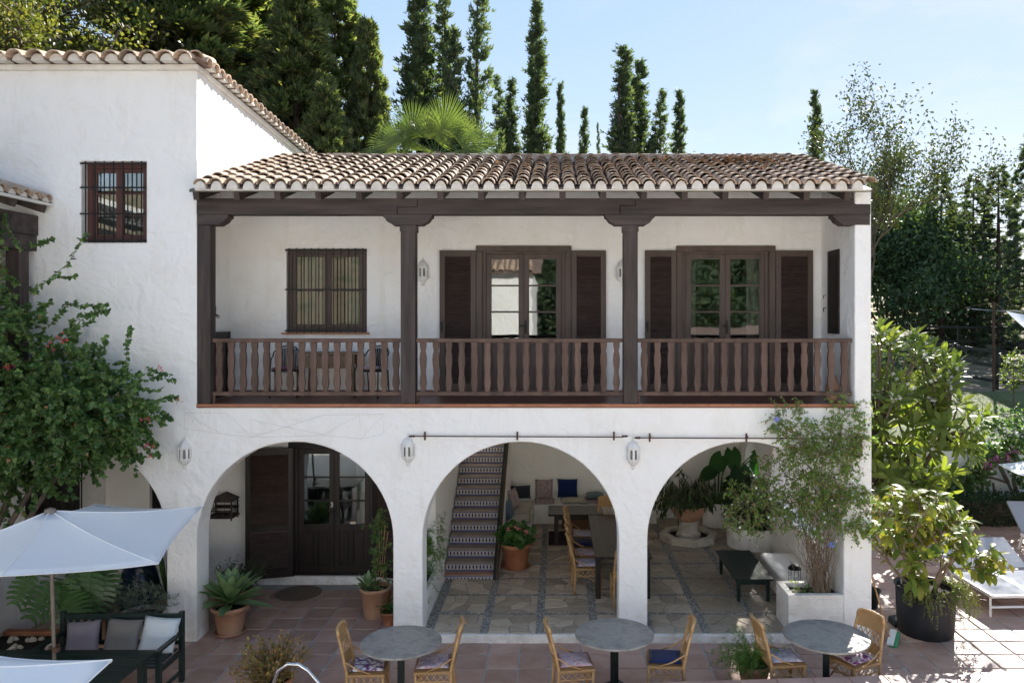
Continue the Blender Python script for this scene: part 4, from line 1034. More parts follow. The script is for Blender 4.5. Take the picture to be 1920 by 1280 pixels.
# coat rack with scrolled hooks on the side wall of the balcony
p = at(410, 583, .62); t = thing('hook_rack', 'small slatted wooden rack with iron hooks on the balcony side wall', 'rack', (-5.318, .62, p.z))
for k in range(5): MB().bb(.002, .03, -.14+k*.075, -.14+k*.075+.05, -.07, .08).build('slat', M['wood'], t, bev=.003)
MB().bb(.031, .045, -.16, .26, -.075, -.05).build('rail', M['iron'], t)
for k in range(3):
    yy = -.08+k*.13; MB().tube([(.04, yy, -.06), (.06, yy, -.10), (.085, yy, -.10), (.095, yy, -.07)], .007, 5).build('hook', M['iron'], t)
# ================================================================== furniture
def pillow_mesh(name, w, d, h, mat, n=10, seed=0, pinch=.06):
    rg = random.Random(seed); v = []; f = []
    def pt(u, t, s):
        e = max(abs(u), abs(t)); k = (1-abs(u)**2.6)*(1-abs(t)**2.6)
        x = u*w/2*(1-pinch*(1-abs(t)**2)*abs(u)**3); y = t*d/2*(1-pinch*(1-abs(u)**2)*abs(t)**3)
        nz = .12*noise.noise(Vector((u*2+seed, t*2, s*3)))
        return (x, y, s*h/2*(k**.45)*(1+nz*1.5))
    for s in (1, -1):
        b = len(v)
        for j in range(n+1):
            for i in range(n+1): v.append(pt(i/n*2-1, j/n*2-1, s))
        for j in range(n):
            for i in range(n):
                q = (b+j*(n+1)+i, b+j*(n+1)+i+1, b+(j+1)*(n+1)+i+1, b+(j+1)*(n+1)+i); f.append(q if s > 0 else q[::-1])
    m = MB(); m.add(v, f); me = m.mesh(name, mat, smooth=True, fix=False)
    bm = bmesh.new(); bm.from_mesh(me); bmesh.ops.remove_doubles(bm, verts=bm.verts, dist=1e-4); bm.to_mesh(me); bm.free()
    me.polygons.foreach_set('use_smooth', [True]*len(me.polygons)); return me
def cushion(name, label, cat, loc, rot, w, d, h, mat, group=None, seed=0):
    o = link(name, pillow_mesh(name, w, d, h, mat, seed=seed), None, loc, rot); return tag(o, label, cat, group)
M['navy'] = fabric('navy_cloth', (.012, .028, .11), (.007, .018, .075)); M['teal'] = fabric('dusty_teal_cloth', (.13, .19, .19), (.09, .14, .145)); M['bluegrey'] = fabric('blue_grey_cloth', (.15, .21, .27), (.11, .155, .2))
M['dkteal'] = fabric('dark_teal_velvet', (.02, .035, .045), (.045, .05, .055)); M['linen'] = fabric('cream_linen', (.50, .46, .385), (.42, .385, .32)); M['greyc'] = fabric('grey_cloth', (.20, .195, .19), (.16, .155, .15))
M['whitec'] = fabric('pale_blue_cloth', (.60, .66, .70), (.52, .58, .62)); M['mauve'] = fabric('mauve_cloth', (.17, .07, .15), (.12, .05, .11))
M['pr_purple'] = print_fabric('purple_scroll_print', (.64, .63, .66), (.14, .05, .18), 8, .46); M['pr_pink'] = print_fabric('pink_faded_print', (.58, .54, .57), (.45, .20, .24), 13, .55, (.25, .25, .42))
M['pr_rose'] = print_fabric('rose_faded_print', (.60, .50, .52), (.50, .22, .24), 14, .55, (.42, .38, .5)); M['pr_lav'] = print_fabric('lavender_print', (.56, .53, .60), (.34, .28, .44), 12, .55)
M['pr_plum'] = print_fabric('plum_damask_print', (.20, .06, .17), (.60, .55, .56), 9, .48); M['pr_mat'] = print_fabric('faded_kilim_print', (.42, .34, .33), (.20, .12, .14), 11, .56, (.48, .42, .38)); M['pr_rug'] = print_fabric('dark_rug_weave', (.035, .025, .028), (.10, .06, .055), 9, .55, (.02, .025, .045))
# ---- wicker chair: front looks along local -y
def wicker_chair():
    t = thing('wicker_chair', 'x', 'chair'); w, d, sh, bh = .215, .21, .44, .93
    for sx in (-1, 1):
        MB().tube([(sx*w, -d, 0), (sx*w, -d, sh-.02)], .019, 7).build('leg', M['cane'], t, smooth=True)
        MB().tube([(sx*(w+.005), d+.03, 0), (sx*w, d+.005, .25), (sx*w, d, sh), (sx*(w-.005), d+.05, .68), (sx*(w-.02), d+.105, bh-.05)], [.019, .019, .019, .018, .017], 7).build('leg', M['cane'], t, smooth=True)
        MB().tube([(sx*(w+.012), -d*.35, sh), (sx*(w+.016), d*.35, sh+.055), (sx*(w+.01), d+.018, sh+.15)], .010, 6).build('side_stay', M['cane'], t, smooth=True)
        MB().tube([(sx*w, -d+.005, sh-.30), (sx*w, -d*.2, sh-.17), (sx*w, d*.4, sh-.13)], .009, 5).build('side_brace', M['cane'], t, smooth=True)
        m = MB()
        for k in range(5):
            y0_ = -d+.02+k*.08
            m.tube([(sx*w, y0_, sh-.12), (sx*w, y0_+.08, sh-.02)], .005, 4).tube([(sx*(w+.004), y0_+.08, sh-.12), (sx*(w+.004), y0_, sh-.02)], .005, 4)
        m.tube([(sx*w, -d, sh-.125), (sx*w, d, sh-.125)], .010, 5); m.build('side_lattice', M['cane'], t)
    MB().bb(-w-.022, w+.022, -d-.022, d+.02, sh-.035, sh).build('seat', M['wicker'], t, bev=.012)
    m = MB()
    for k in range(5):
        x0_ = -w+.012+k*.084
        m.tube([(x0_, -d, sh-.125), (x0_+.084, -d, sh-.03)], .005, 4).tube([(x0_+.084, -d-.004, sh-.125), (x0_, -d-.004, sh-.03)], .005, 4)
    m.tube([(-w, -d, sh-.13), (w, -d, sh-.13)], .011, 6); m.build('front_lattice', M['cane'], t)
    MB().tube([(-w, -d, sh-.30), (-w*.55, -d, sh-.17), (0, -d, sh-.14), (w*.55, -d, sh-.17), (w, -d, sh-.30)], .009, 5).build('front_brace', M['cane'], t, smooth=True)
    def bp(u, z, o=0):                                # a point of the curved, leaning back panel
        k = (z-sh)/(bh-sh); return Vector((u*(w-.008-.014*k), d+.005+.105*k**1.2+.035*(1-u*u)+o, z))
    def panel(z0_, z1_, top=False):
        m = MB(); nu, nz = 8, 4; vs = []
        for s in (0, 1):
            for j in range(nz+1):
                for i in range(nu+1):
                    u = i/nu*2-1; zz = z0_+(z1_-z0_)*j/nz
                    if top: zz += .035*(1-u*u)*j/nz
                    vs.append(bp(u, zz, .012*s))
        N_ = (nu+1)*(nz+1); fs = []
        for j in range(nz):
            for i in range(nu):
                a = j*(nu+1)+i; fs += [(a, a+1, a+nu+2, a+nu+1), (N_+a, N_+a+nu+1, N_+a+nu+2, N_+a+1)]
        m.add(vs, fs); return m.build('back_weave', M['wicker'], t, smooth=True)
    panel(sh+.03, sh+.15); panel(sh+.30, bh-.03, True)
    m = MB(); n = 6
    for k in range(n):
        u0, u1 = -1+2*k/n, -1+2*(k+1)/n
        m.tube([bp(u0, sh+.15, .006), bp(u1, sh+.30, .006)], .006, 4).tube([bp(u1, sh+.15, .002), bp(u0, sh+.30, .002)], .006, 4)
    m.build('back_lattice', M['cane'], t)
    MB().tube([bp(-1, bh-.06), bp(-.97, bh-.015), bp(-.8, bh+.005), bp(0, bh+.012), bp(.8, bh+.005), bp(.97, bh-.015), bp(1, bh-.06)], .021, 7).build('top_rail', M['cane'], t, smooth=True)
    return t
WCH = wicker_chair(); used = [False]
def put_chair(loc, face, label, group, z=0):
    """face: heading in degrees the sitter looks to (0 = +x)"""
    o = WCH if not used[0] else copy_tree(WCH); used[0] = True
    o.location = (loc[0], loc[1], z); o.rotation_euler = (0, 0, R(face+90)); tag(o, label, None, group); return o
cafe = [(690, 1243, 4, 'pr_purple', 'white seat cushion with purple scroll print at the leftmost round table', 'wicker chair on the left of the round table nearest the numbered door'),
        (815, 1238, 184, 'pr_pink', 'faded pink and blue printed cushion on the wicker chair before the staircase', 'wicker chair on the right of the round table nearest the numbered door'),
        (1075, 1235, 8, 'pr_rose', 'rose printed cushion on the left wicker chair of the middle table', 'wicker chair on the left of the middle round table'),
        (1248, 1229, 174, 'navy', 'navy blue cushion on the right wicker chair of the middle table', 'wicker chair with navy cushion on the right of the middle round table'),
        (1465, 1227, 6, 'pr_lav', 'lavender printed cushion on the chair behind the feathery potted fern', 'wicker chair behind the feathery potted fern, left of the sunlit table'),
        (1600, 1228, 208, 'pr_plum', 'plum and white damask cushion on the chair turned in the sun', 'wicker chair turned towards the viewer by the sunlit round table')]
for i, (x, y, fc_, mt, cl, chl) in enumerate(cafe):
    p = atz(x, y, .47); put_chair(p, fc_, chl, 'wicker chairs around the round tables')
    dx, dy = math.cos(R(fc_)), math.sin(R(fc_))
    cushion('seat_cushion', cl, 'cushion', (p.x+dx*.01, p.y+dy*.01, .44+.025), (0, 0, R(fc_+90)), .40, .40, .055, M[mt], 'cushions on the wicker chairs', i)
# ---- round stone-topped tables
def slate():
    m, n, b = nodes_of('slate_tabletop'); v = coords(n, 'Object')
    a = noise_n(n, v, 4.5, 9, .74); c = noise_n(n, v, 16, 6, .7)
    col = ramp(n, a, [(.32, (.17, .16, .15)), (.46, (.27, .248, .222)), (.56, (.35, .322, .285)), (.68, (.23, .205, .178))]); col = mixc(n, ramp(n, c, [(.62, (0, 0, 0)), (.74, (.7, .7, .7))]), col, (.19, .13, .09))
    n.links.new(col, b.inputs['Base Color']); b.inputs['Roughness'].default_value = .5; b.inputs['Specular IOR Level'].default_value = .3; bump(n, b, c, .25, .003); return m
M['slate'] = slate()
TB = thing('round_table', 'x', 'table', group='round tables on the patio')
MB().lathe([(.44, .705), (.482, .712), (.49, .72), (.49, .733), (.484, .74)], 56).build('table_top', M['slate'], TB)
MB().bb(-.038, .038, -.038, .038, .03, .704).build('pedestal', M['black_paint'], TB, bev=.006)
MB().bb(-.23, .23, -.23, .23, .006, .029).build('base_plate', M['black_paint'], TB, bev=.006)
for k, (x, y, lb) in enumerate(((752, 1201, 'round slate table nearest the numbered door, between purple and pink cushioned chairs'), (1152, 1186, 'round slate table in the middle, before the pillar between the arches'), (1549, 1190, 'round slate table half in sunlight by the white planter'))):
    p = atz(x, y, .74); o = TB if k == 0 else copy_tree(TB); o.location = (p.x, p.y, 0); o.rotation_euler = (0, 0, .6*k); tag(o, lb)
    if k == 2: o.scale = (1.05, 1.05, 1)
# ---- dining table and its chairs under the arch
M['dark_table'] = rough_mat('dark_oiled_table', (.018, .015, .014), (.045, .036, .031), .28, 5, (3, .3, 1), .2, .003, 20)
t = thing('dining_table', 'long dark wooden dining table under the middle arch', 'table', (1.06, 2.55, FZ))
for k in range(5): MB().bb(-.46+k*.184+.001, -.46+(k+1)*.184-.001, -1.32, 1.32, .68, .72).build('plank', M['dark_table'], t, bev=.004)
for sx in (-1, 1):
    for sy in (-1, 1): MB().bb(sx*.40-.045, sx*.40+.045, sy*1.15-.045, sy*1.15+.045, 0, .68).build('leg', M['dark_table'], t, bev=.005)
    MB().bb(sx*.40-.015, sx*.40+.015, -1.1, 1.1, .56, .679).build('apron', M['dark_table'], t)
for k in range(4):
    put_chair((.50-.01*k, 1.75+k*.58), 2-3*k, 'wicker chair in the row along the dark dining table, number %s from the viewer' % ('one', 'two', 'three', 'four')[k], 'wicker chairs at the dining table', FZ)
    cushion('seat_cushion', 'pale cushion on %s chair of the row along the dining table' % ('the nearest', 'the second', 'the third', 'the farthest')[k], 'cushion', (.51-.01*k, 1.75+k*.58, FZ+.468), (0, 0, R(92)), .40, .40, .06, M[('pr_lav', 'pr_pink', 'navy', 'pr_lav')[k]], 'cushions at the dining table', 11+k)
put_chair((1.10, 1.22), 92, 'wicker chair at the near end of the dining table, beside the pillar', 'wicker chairs at the dining table', FZ)
cushion('seat_cushion', 'navy cushion on the chair at the near end of the dining table', 'cushion', (1.10, 1.25, FZ+.468), (0, 0, 0), .40, .40, .06, M['navy'], 'cushions at the dining table', 17)
put_chair((1.02, 4.15), 268, 'wicker chair at the far end of the dining table', 'wicker chairs at the dining table', FZ)
# ---- built-in benches of the lounge corner
b1 = thing('masonry_bench', 'white masonry bench running along two walls of the lounge corner', 'bench', (-.8, 5.2, FZ))
MB().bb(-.24, .27, -.9, 1.29, 0, .42).build('base', M['white_in'], b1, bev=.015)
MB().bb(.271, 3.0, .72, 1.29, 0, .42).build('base', M['white_in'], b1, bev=.015)
for k in range(3): o = link('seat_pad', pillow_mesh('seat_pad', .50, .60, .09, M['linen'], seed=40+k), b1, (.015, -.6+k*.60, .465))
o = link('seat_pad', pillow_mesh('seat_pad', .62, .52, .10, M['linen'], seed=45), b1, (1.18, 1.02, .47))
o = link('seat_pad', pillow_mesh('seat_pad', .6, .5, .10, M['linen'], seed=46), b1, (2.05, 1.02, .47))
def lean(name, label, cat, x, y, dist_y, w, h, mat, tilt=12, rz=0, th=.10, seed=0, group='cushions in the lounge corner'):
    p = at(x, y, dist_y); return cushion(name, label, cat, p, (R(90-tilt), 0, R(rz)), w, h, th, M[mat], group, seed)
lean('throw_pillow', 'blue grey pillow leaning at the near end of the lounge bench', 'pillow', 954, 956, 4.62, .42, .42, 'bluegrey', 14, 78, .13, 1)
lean('throw_pillow', 'pink patterned pillow leaning beside the blue grey one', 'pillow', 963, 934, 5.2, .42, .42, 'pr_mat', 16, 70, .12, 2)
lean('throw_pillow', 'dark teal pillow in the corner of the lounge bench', 'pillow', 976, 922, 6.1, .46, .30, 'dkteal', 22, 8, .12, 3)
lean('wall_mat', 'faded patterned mat standing against the lounge wall', 'mat', 1020, 917, 6.43, .40, .46, 'pr_mat', 3, 0, .03, 4)
cushion('seat_mat', 'faded patterned mat lying on the lounge bench below its twin', 'mat', at(1021, 941, 6.15)+Vector((0, 0, .02)), (R(4), 0, 0), .46, .40, .03, M['pr_mat'], 'cushions in the lounge corner', 5)
lean('throw_pillow', 'square navy pillow against the lounge wall', 'pillow', 1064, 915, 6.32, .46, .42, 'navy', 10, 0, .11, 6)
cushion('folded_blanket', 'folded teal blanket on the lounge bench', 'blanket', at(1116, 928, 6.2), (0, 0, R(3)), .42, .36, .15, M['teal'], None, 7)
cushion('folded_blanket', 'folded patterned blanket under the teal one', 'blanket', at(1114, 938, 6.2)+Vector((0, 0, .0)), (0, 0, R(-2)), .46, .38, .09, M['pr_mat'], None, 8)
# ---- low dark table, rug, chest
t = thing('low_table', 'dark plank table standing on the rug in the lounge corner', 'table', (.32, 4.62, FZ))
for k in range(4): MB().bb(-.50, .60, -.38+k*.19+.001, -.38+(k+1)*.19-.001, .60, .64).build('plank', M['dark_table'], t, bev=.004)
for sx in (-.34, .46):
    for sy in (-.25, .25): MB().bb(sx-.045, sx+.045, sy-.045, sy+.045, 0, .60).build('leg', M['dark_table'], t, bev=.004)
MB().bb(-.30, .42, -.29, -.26, .50, .599).build('apron', M['dark_table'], t)
t = thing('wooden_chest', 'brown wooden chest under the bench edge behind the low table', 'chest', (.55, 5.72, FZ)); M['chest'] = rough_mat('brown_chest_wood', (.10, .045, .02), (.17, .085, .04), .6, 6, (.3, 1, 1), .3, .004)
MB().bb(-.45, .35, -.18, .18, 0, .30).build('body', M['chest'], t, bev=.006)
for sx in (-.42, -.03): MB().bb(sx, sx+.34, -.19, -.181, .05, .26).build('drawer_front', M['chest'], t, bev=.006)
rug = tag(MB().bb(-.52, .62, -.55, .45, 0, .008).build('rug', M['pr_rug'], None, loc=(.34, 4.85, FZ+.008)), 'dark patterned rug under the low table', 'rug')
o = MB(); 
for k in range(40): o.bb(-.55, -.521, -.54+k*.0247, -.532+k*.0247, .001, .006)
o.build('fringe', M['linen'], rug)
# ---- green coffee table
t = thing('coffee_table', 'dark green wooden coffee table on the stone floor under the vine arch', 'table', (3.145, 1.92, FZ))
for k in range(4): MB().bb(-.305+k*.1525+.0008, -.305+(k+1)*.1525-.0008, -.77, .77, .36, .392).build('plank', M['green_paint'], t, bev=.003)
for sx in (-1, 1):
    for sy in (-1, 1): MB().prism([(sx*.235-.032, .359), (sx*.235+.032, .359), (sx*.235+.022, 0), (sx*.235-.022, 0)], sy*.66-.03, sy*.66+.03, 'xz').build('leg', M['green_paint'], t, bev=.004)
    MB().bb(sx*.24-.012, sx*.24+.012, -.63, .63, .27, .358).build('apron', M['green_paint'], t); MB().bb(-.21, .21, sx*.66-.012, sx*.66+.012, .27, .358).build('apron', M['green_paint'], t)
# white masonry seat along the right wall, and the brick planter of the vine
o = tag(MB().prism([(0, 0), (.60, 0), (.60, .37), (.035, .385), (0, .36)], .0, 1.75, 'xz').build('masonry_ledge', M['white'], None, bev=.02, loc=(3.60, .82, FZ)), 'low white masonry ledge to sit on along the right wall of the arcade', 'bench')
pl = thing('brick_planter', 'white painted brick planter at the foot of the climbing vine', 'planter', (3.33, .0, 0))
for r_ in range(9):                                    # courses of whitewashed brick
    zz = .02+r_*.072
    for (a, b_, y0_, y1_) in ((0, .80, .0, .10), (0, .80, .52, .62)):
        n = 4; o_ = .1 if r_ % 2 else 0
        xs_ = [a]+[a+o_+.2*k for k in range(1 if o_ else 1, n+1) if a+o_+.2*k < b_-.02]+[b_]
        for p, q in zip(xs_, xs_[1:]): MB().bb(p+.0025, q-.0025, y0_+rnd.uniform(0, .003), y1_, zz+.0025, zz+.0695).build('brick', M['white_old'], pl, bev=.006)
    for k in range(2): MB().bb(rnd.uniform(0, .003), .10, .1025+k*.209, .1025+(k+1)*.209-.005, zz+.0025, zz+.0695).build('brick', M['white_old'], pl, bev=.006)
MB().bb(.006, .79, .008, .612, .02, .55).bb(.006, .79, .008, .095, .55, .664).bb(.006, .79, .526, .612, .55, .664).bb(.008, .095, .095, .526, .55, .664).build('core', M['white_old'], pl)
MB().bb(.0965, .789, .0965, .525, .551, .60).build('soil', M['soil'], pl)
# black hanging lantern
p = at(1490, 1012, .9); t = thing('candle_lantern', 'black iron candle lantern standing on the masonry seat', 'lantern', (p.x, p.y, FZ+.385))
MB().lathe([(.10, 0), (.105, .012), (.10, .025)], 16).build('base', M['iron'], t)
for k in range(10): a = k*.628; MB().tube([(.092*math.cos(a), .092*math.sin(a), .02), (.092*math.cos(a), .092*math.sin(a), .26)], .004, 4).build('bar', M['iron'], t)
MB().lathe([(.10, .25), (.105, .265), (.06, .31), (.02, .33)], 16).build('cap', M['iron'], t); MB().lathe([(.03, .02), (.03, .14)], 12).build('candle', M['whitec'], t)
# ---- dark green garden bench with slatted back, table and pillows
bn = thing('garden_bench', 'dark green slatted garden bench below the parasol', 'bench', (-5.58, -1.22, 0)); L2 = .76
for sx in (-1, 1):
    MB().bb(sx*L2-.03, sx*L2+.03, -.03, .03, 0, .90).build('leg', M['green_paint'], bn, bev=.006); MB().bb(sx*L2-.03, sx*L2+.03, -.60, -.54, 0, .62).build('leg', M['green_paint'], bn, bev=.006)
    MB().bar((sx*L2, .0, .63), (sx*L2, -.64, .635), .07, .03).build('armrest', M['green_paint'], bn, bev=.006); MB().bb(sx*L2-.02, sx*L2+.02, -.54, -.03, .36, .42).build('side_rail', M['green_paint'], bn); MB().bb(sx*L2-.015, sx*L2+.015, -.54, -.03, .12, .16).build('side_rail', M['green_paint'], bn)
MB().bb(-L2+.03, L2-.03, -.025, .025, .80, .87).build('top_rail', M['green_paint'], bn, bev=.006); MB().bb(-L2+.03, L2-.03, -.02, .02, .48, .53).build('back_rail', M['green_paint'], bn)
for k in range(15): X = -L2+.09+k*.0957; MB().bb(X-.02, X+.02, -.012, .012, .531, .799).build('slat', M['green_paint'], bn)
for k in range(6): yy = -.57+k*.092; MB().bb(-L2+.031, L2-.031, yy, yy+.075, .421, .443).build('seat_slat', M['green_paint'], bn, bev=.004)
for k, (x, w, mt, lb) in enumerate(((154, .42, 'greyc', 'lilac grey pillow at the left end of the green bench'), (229, .46, 'greyc', 'plain grey pillow in the middle of the green bench'), (297, .44, 'whitec', 'pale blue pillow at the right end of the green bench'))):
    X = (x-1045)*9.7/F; cushion('bench_pillow', lb, 'pillow', (X, -1.36, .63+.01*k), (R(72), R((-4, 2, 7)[k]), R((4, -2, 6)[k])), w, .38+.03*k, .13, M[('x', 'greyc', 'whitec')[k]] if k else fabric('lilac_grey_cloth', (.23, .21, .25), (.18, .165, .2)), 'pillows on the green bench', 60+k)
gt = thing('garden_table', 'dark green plank table with the parasol pole through it', 'table', (-5.85, -2.45, 0))
for k in range(7): yy = -.46+k*.132; MB().bb(-1.1, 1.1, yy, yy+.128, .70, .735).build('plank', M['green_paint'], gt, bev=.004) if k != 4 else [MB().bb(-1.1, .02, yy, yy+.128, .70, .735).build('plank', M['green_paint'], gt, bev=.004), MB().bb(.16, 1.1, yy, yy+.128, .70, .735).build('plank', M['green_paint'], gt, bev=.004)]
for sx in (-1, 1):
    for sy in (-1, 1): MB().bb(sx*.98-.04, sx*.98+.04, sy*.38-.04, sy*.38+.04, 0, .699).build('leg', M['green_paint'], gt, bev=.005)
    MB().bb(-.94, .94, sy*0+sx*.38-.015, sx*.38+.015, .60, .699).build('apron', M['green_paint'], gt)
# ---- parasols
M['pole'] = rough_mat('grey_brown_pole', (.16, .13, .11), (.24, .2, .17), .5, 8, None, .1, .002)
def parasol(label, base, apex, corners, group='white parasols'):
    base = Vector(base); t = thing('parasol', label, 'parasol', base, group=group); A = Vector(apex)-base; cs = [Vector(c)-base for c in corners]; n = len(cs)
    m = MB(); K = 8; vs = []; fs = []
    def P(i, u, s):                                   # i-th panel, u along the hem, s from the apex to the hem
        a, b_ = cs[i], cs[(i+1) % n]; e = a.lerp(b_, u); c = (sum(cs, Vector())/n); e = e+(Vector((c.x, c.y, e.z))-e)*.055*4*u*(1-u)*s   # hem curves inwards
        q = A.lerp(e, s); q.z -= .05*math.sin(math.pi*s)*(1)+.05*4*u*(1-u)*s*(1-s*.3); return q
    for i in range(n):
        b0 = len(vs)
        for j in range(K+1):
            for k in range(K+1): vs.append(P(i, k/K, .03+.97*j/K))
        for j in range(K):
            for k in range(K): a = b0+j*(K+1)+k; fs.append((a, a+1, a+K+2, a+K+1))
    m.add(vs, fs); o = m.build('canopy', M['canvas'], t); weld(o); smooth_angle(o.data, 9)
    so2 = o.modifiers.new('cloth', 'SOLIDIFY'); so2.thickness = .004
    for i in range(n): MB().tube([A+Vector((0, 0, -.10)), A.lerp(cs[i], .5)+Vector((0, 0, -.075)), cs[i]+Vector((0, 0, -.015))], .009, 5).build('rib', M['pole'], t)
    for i in range(n):
        MB().tube([P(i, 0, .04+.96*k_/8)+Vector((0, 0, .004)) for k_ in range(9)], .0065, 5).build('seam', M['canvas'], t)
        MB().tube([P(i, k_/8, 1.0) for k_ in range(9)], .007, 5).build('hem', M['canvas'], t)
    MB().lathe([(.055, -.02), (.062, .0), (.05, .022), (.018, .035)], 16, c=A).build('cap', M['pole'], t)
    MB().tube([(0, 0, .02), A+Vector((0, 0, -.03))], .021, 10).build('pole', M['pole'], t, smooth=True)
    MB().lathe([(.026, .0), (.045, .01), (.045, .05), (.026, .06)], 12, c=(0, 0, .82)).build('pole_clamp', M['rust'], t)
    MB().lathe([(.24, 0), (.24, .05), (.05, .08), (.03, .16)], 20).build('foot', M['iron'], t)
    return t
parasol('white parasol standing over the dark green garden table', (-5.76, -2.25, 0), (-5.83, -2.25, 2.44), [(-4.67, -.95, 2.18), (-4.43, -2.55, 1.93), (-5.42, -3.6, 2.14), (-6.95, -3.5, 2.1), (-7.2, -1.95, 2.0), (-6.1, -.92, 2.2)])
parasol('white parasol cut off by the lower left corner of the picture', (-4.75, -6.1, 0), (-4.75, -6.1, 2.42), [(-3.45, -5.13, 2.0), (-3.25, -6.7, 1.93), (-4.5, -7.5, 1.95), (-5.9, -7.2, 2.0), (-6.3, -5.8, 2.05), (-5.0, -4.9, 2.05)])
# ---- balcony furniture
def metal_chair(label, loc, rz_, mt, cl):
    t = thing('metal_chair', label, 'chair', loc, rz_, 'metal chairs on the balcony'); w = .20
    for sx in (-1, 1):
        MB().tube([(sx*w, -.20, 0), (sx*w, -.19, .42), (sx*.205, -.06, .60), (sx*.20, .10, .64)], .011, 6).build('leg', M['black_paint'], t, smooth=True); MB().tube([(sx*.18, .20, 0), (sx*.18, .16, .42)], .011, 6).build('leg', M['black_paint'], t)
    MB().tube([(-.20, .10, .64), (-.195, .17, .70), (-.14, .21, .77), (0, .225, .80), (.14, .21, .77), (.195, .17, .70), (.20, .10, .64)], .012, 6).build('back_hoop', M['black_paint'], t, smooth=True)
    for k in range(9): X = -.13+k*.0325; MB().bar((X, .175, .45), (X*1.05, .215, .77-abs(X)*.15), .026, .007, (0, 1, 0)).build('slat', M['black_paint'], t)
    MB().lathe([(.19, .405), (.212, .41), (.212, .43), (.19, .435)], 20).build('seat', M['black_paint'], t)
    p = Vector(loc); cushion('seat_cushion', cl, 'cushion', (p.x, p.y-.02, p.z+.462), (0, 0, rz_), .40, .38, .05, M[mt], 'cushions on the metal chairs', 70)
metal_chair('black metal chair by the balcony table, nearer the low plank door', (-4.27, .98, BZ), R(12), 'mauve', 'mauve cushion on the left metal balcony chair'); metal_chair('black metal chair by the balcony table, nearer the post', (-2.90, .98, BZ), R(-16), 'pr_pink', 'pink printed cushion on the right metal balcony chair')
M['rustic'] = rough_mat('weathered_plank', (.13, .085, .05), (.28, .2, .13), .8, 5, (.25, 1, 1), .5, .006)
t = thing('rustic_table', 'weathered wooden table against the balcony wall under the barred window', 'table', (-3.58, 1.10, BZ))
for k in range(3): MB().bb(-.48+.015*k, .47-.01*k, -.24+k*.16+.001, -.24+(k+1)*.16-.001, .67, .705).build('plank', M['rustic'], t, bev=.005)
for sx in (-1, 1):
    for sy in (-1, 1): MB().bar((sx*.38, sy*.18, .669), (sx*.41, sy*.20, 0), .05, .05).build('leg', M['rustic'], t, bev=.004)
MB().bb(-.34, .34, -.205, -.185, .46, .66).build('drawer_front', M['rustic'], t, bev=.005); MB().bb(-.36, .36, .17, .19, .5, .66).build('apron', M['rustic'], t)
o = tag(MB().lathe([(.055, 0), (.085, .06), (.10, .16), (.095, .24), (.062, .31), (.058, .34), (.075, .375), (.06, .37), (.045, .34), (.045, .3)], 24, closed=True).build('clay_vase', M['clay'], None, smooth=True, loc=(4.08, .32, BZ)), 'clay vase on the balcony floor by the right wall', 'vase')
# ---- sun loungers at the right
M['mesh_cloth'] = fabric('grey_sling', (.33, .34, .37), (.28, .29, .32)); M['white_metal'] = flat('white_powder_coat', (.78, .78, .77), .4)
def lounger(label, loc, rz_, back=26, cloth='mesh_cloth'):
    t = thing('sun_lounger', label, 'sun lounger', loc, rz_, 'sun loungers by the hedge'); w = .33; L_ = 1.2; h = .34       # head at +y
    for sx in (-1, 1):
        MB().bb(sx*w-.018, sx*w+.018, 0, L_, h-.05, h).build('side_rail', M['white_metal'], t, bev=.004); MB().bar((sx*w, .06, h-.05), (sx*(w+.02), .02, 0), .032, .032).build('leg', M['white_metal'], t); MB().bar((sx*w, L_-.06, h-.05), (sx*(w+.02), L_+.05, 0), .032, .032).build('leg', M['white_metal'], t)
    MB().bb(-w+.018, w-.018, -.0, .03, h-.045, h-.005).build('end_rail', M['white_metal'], t); MB().bb(-w, w, .02, .05, .13, .16).build('leg_brace', M['white_metal'], t)
    MB().bb(-w+.019, w-.019, .031, L_, h-.014, h-.006).build('sling', M[cloth], t)
    c, s = math.cos(R(back)), math.sin(R(back)); m = MB()
    m.prism([(L_+.005, h), (L_+.005+.75*c, h+.75*s), (L_+.75*c-.02, h+.75*s+.03), (L_-.015, h+.03)], -w+.01, w-.01, 'yz'); m.build('backrest', M[cloth], t)
    return t
pq = atz(1815, 1140, 0)
lounger('white sun lounger with grey sling, the nearest beside the potted rubber tree', (pq.x+.52, pq.y-.35, 0), R(2)); lounger('white sun lounger with grey sling, right of the nearest one', (pq.x+1.24, pq.y-.28, 0), R(2))
pq = atz(1925, 1075, 0); lounger('white sun lounger with raised back near the hedge', (pq.x+1.05, pq.y+.25, 0), R(-3), 40)
pq = at(1925, 880, 5.2); parasol('white parasol at the right edge above the loungers', (pq.x+.8, 5.3, 0), (pq.x+.8, 5.3, pq.z+.35), [(pq.x+.8+1.2*math.cos(a_), 5.3+1.15*math.sin(a_), pq.z-.05) for a_ in [R(200+60*k) for k in range(6)]])
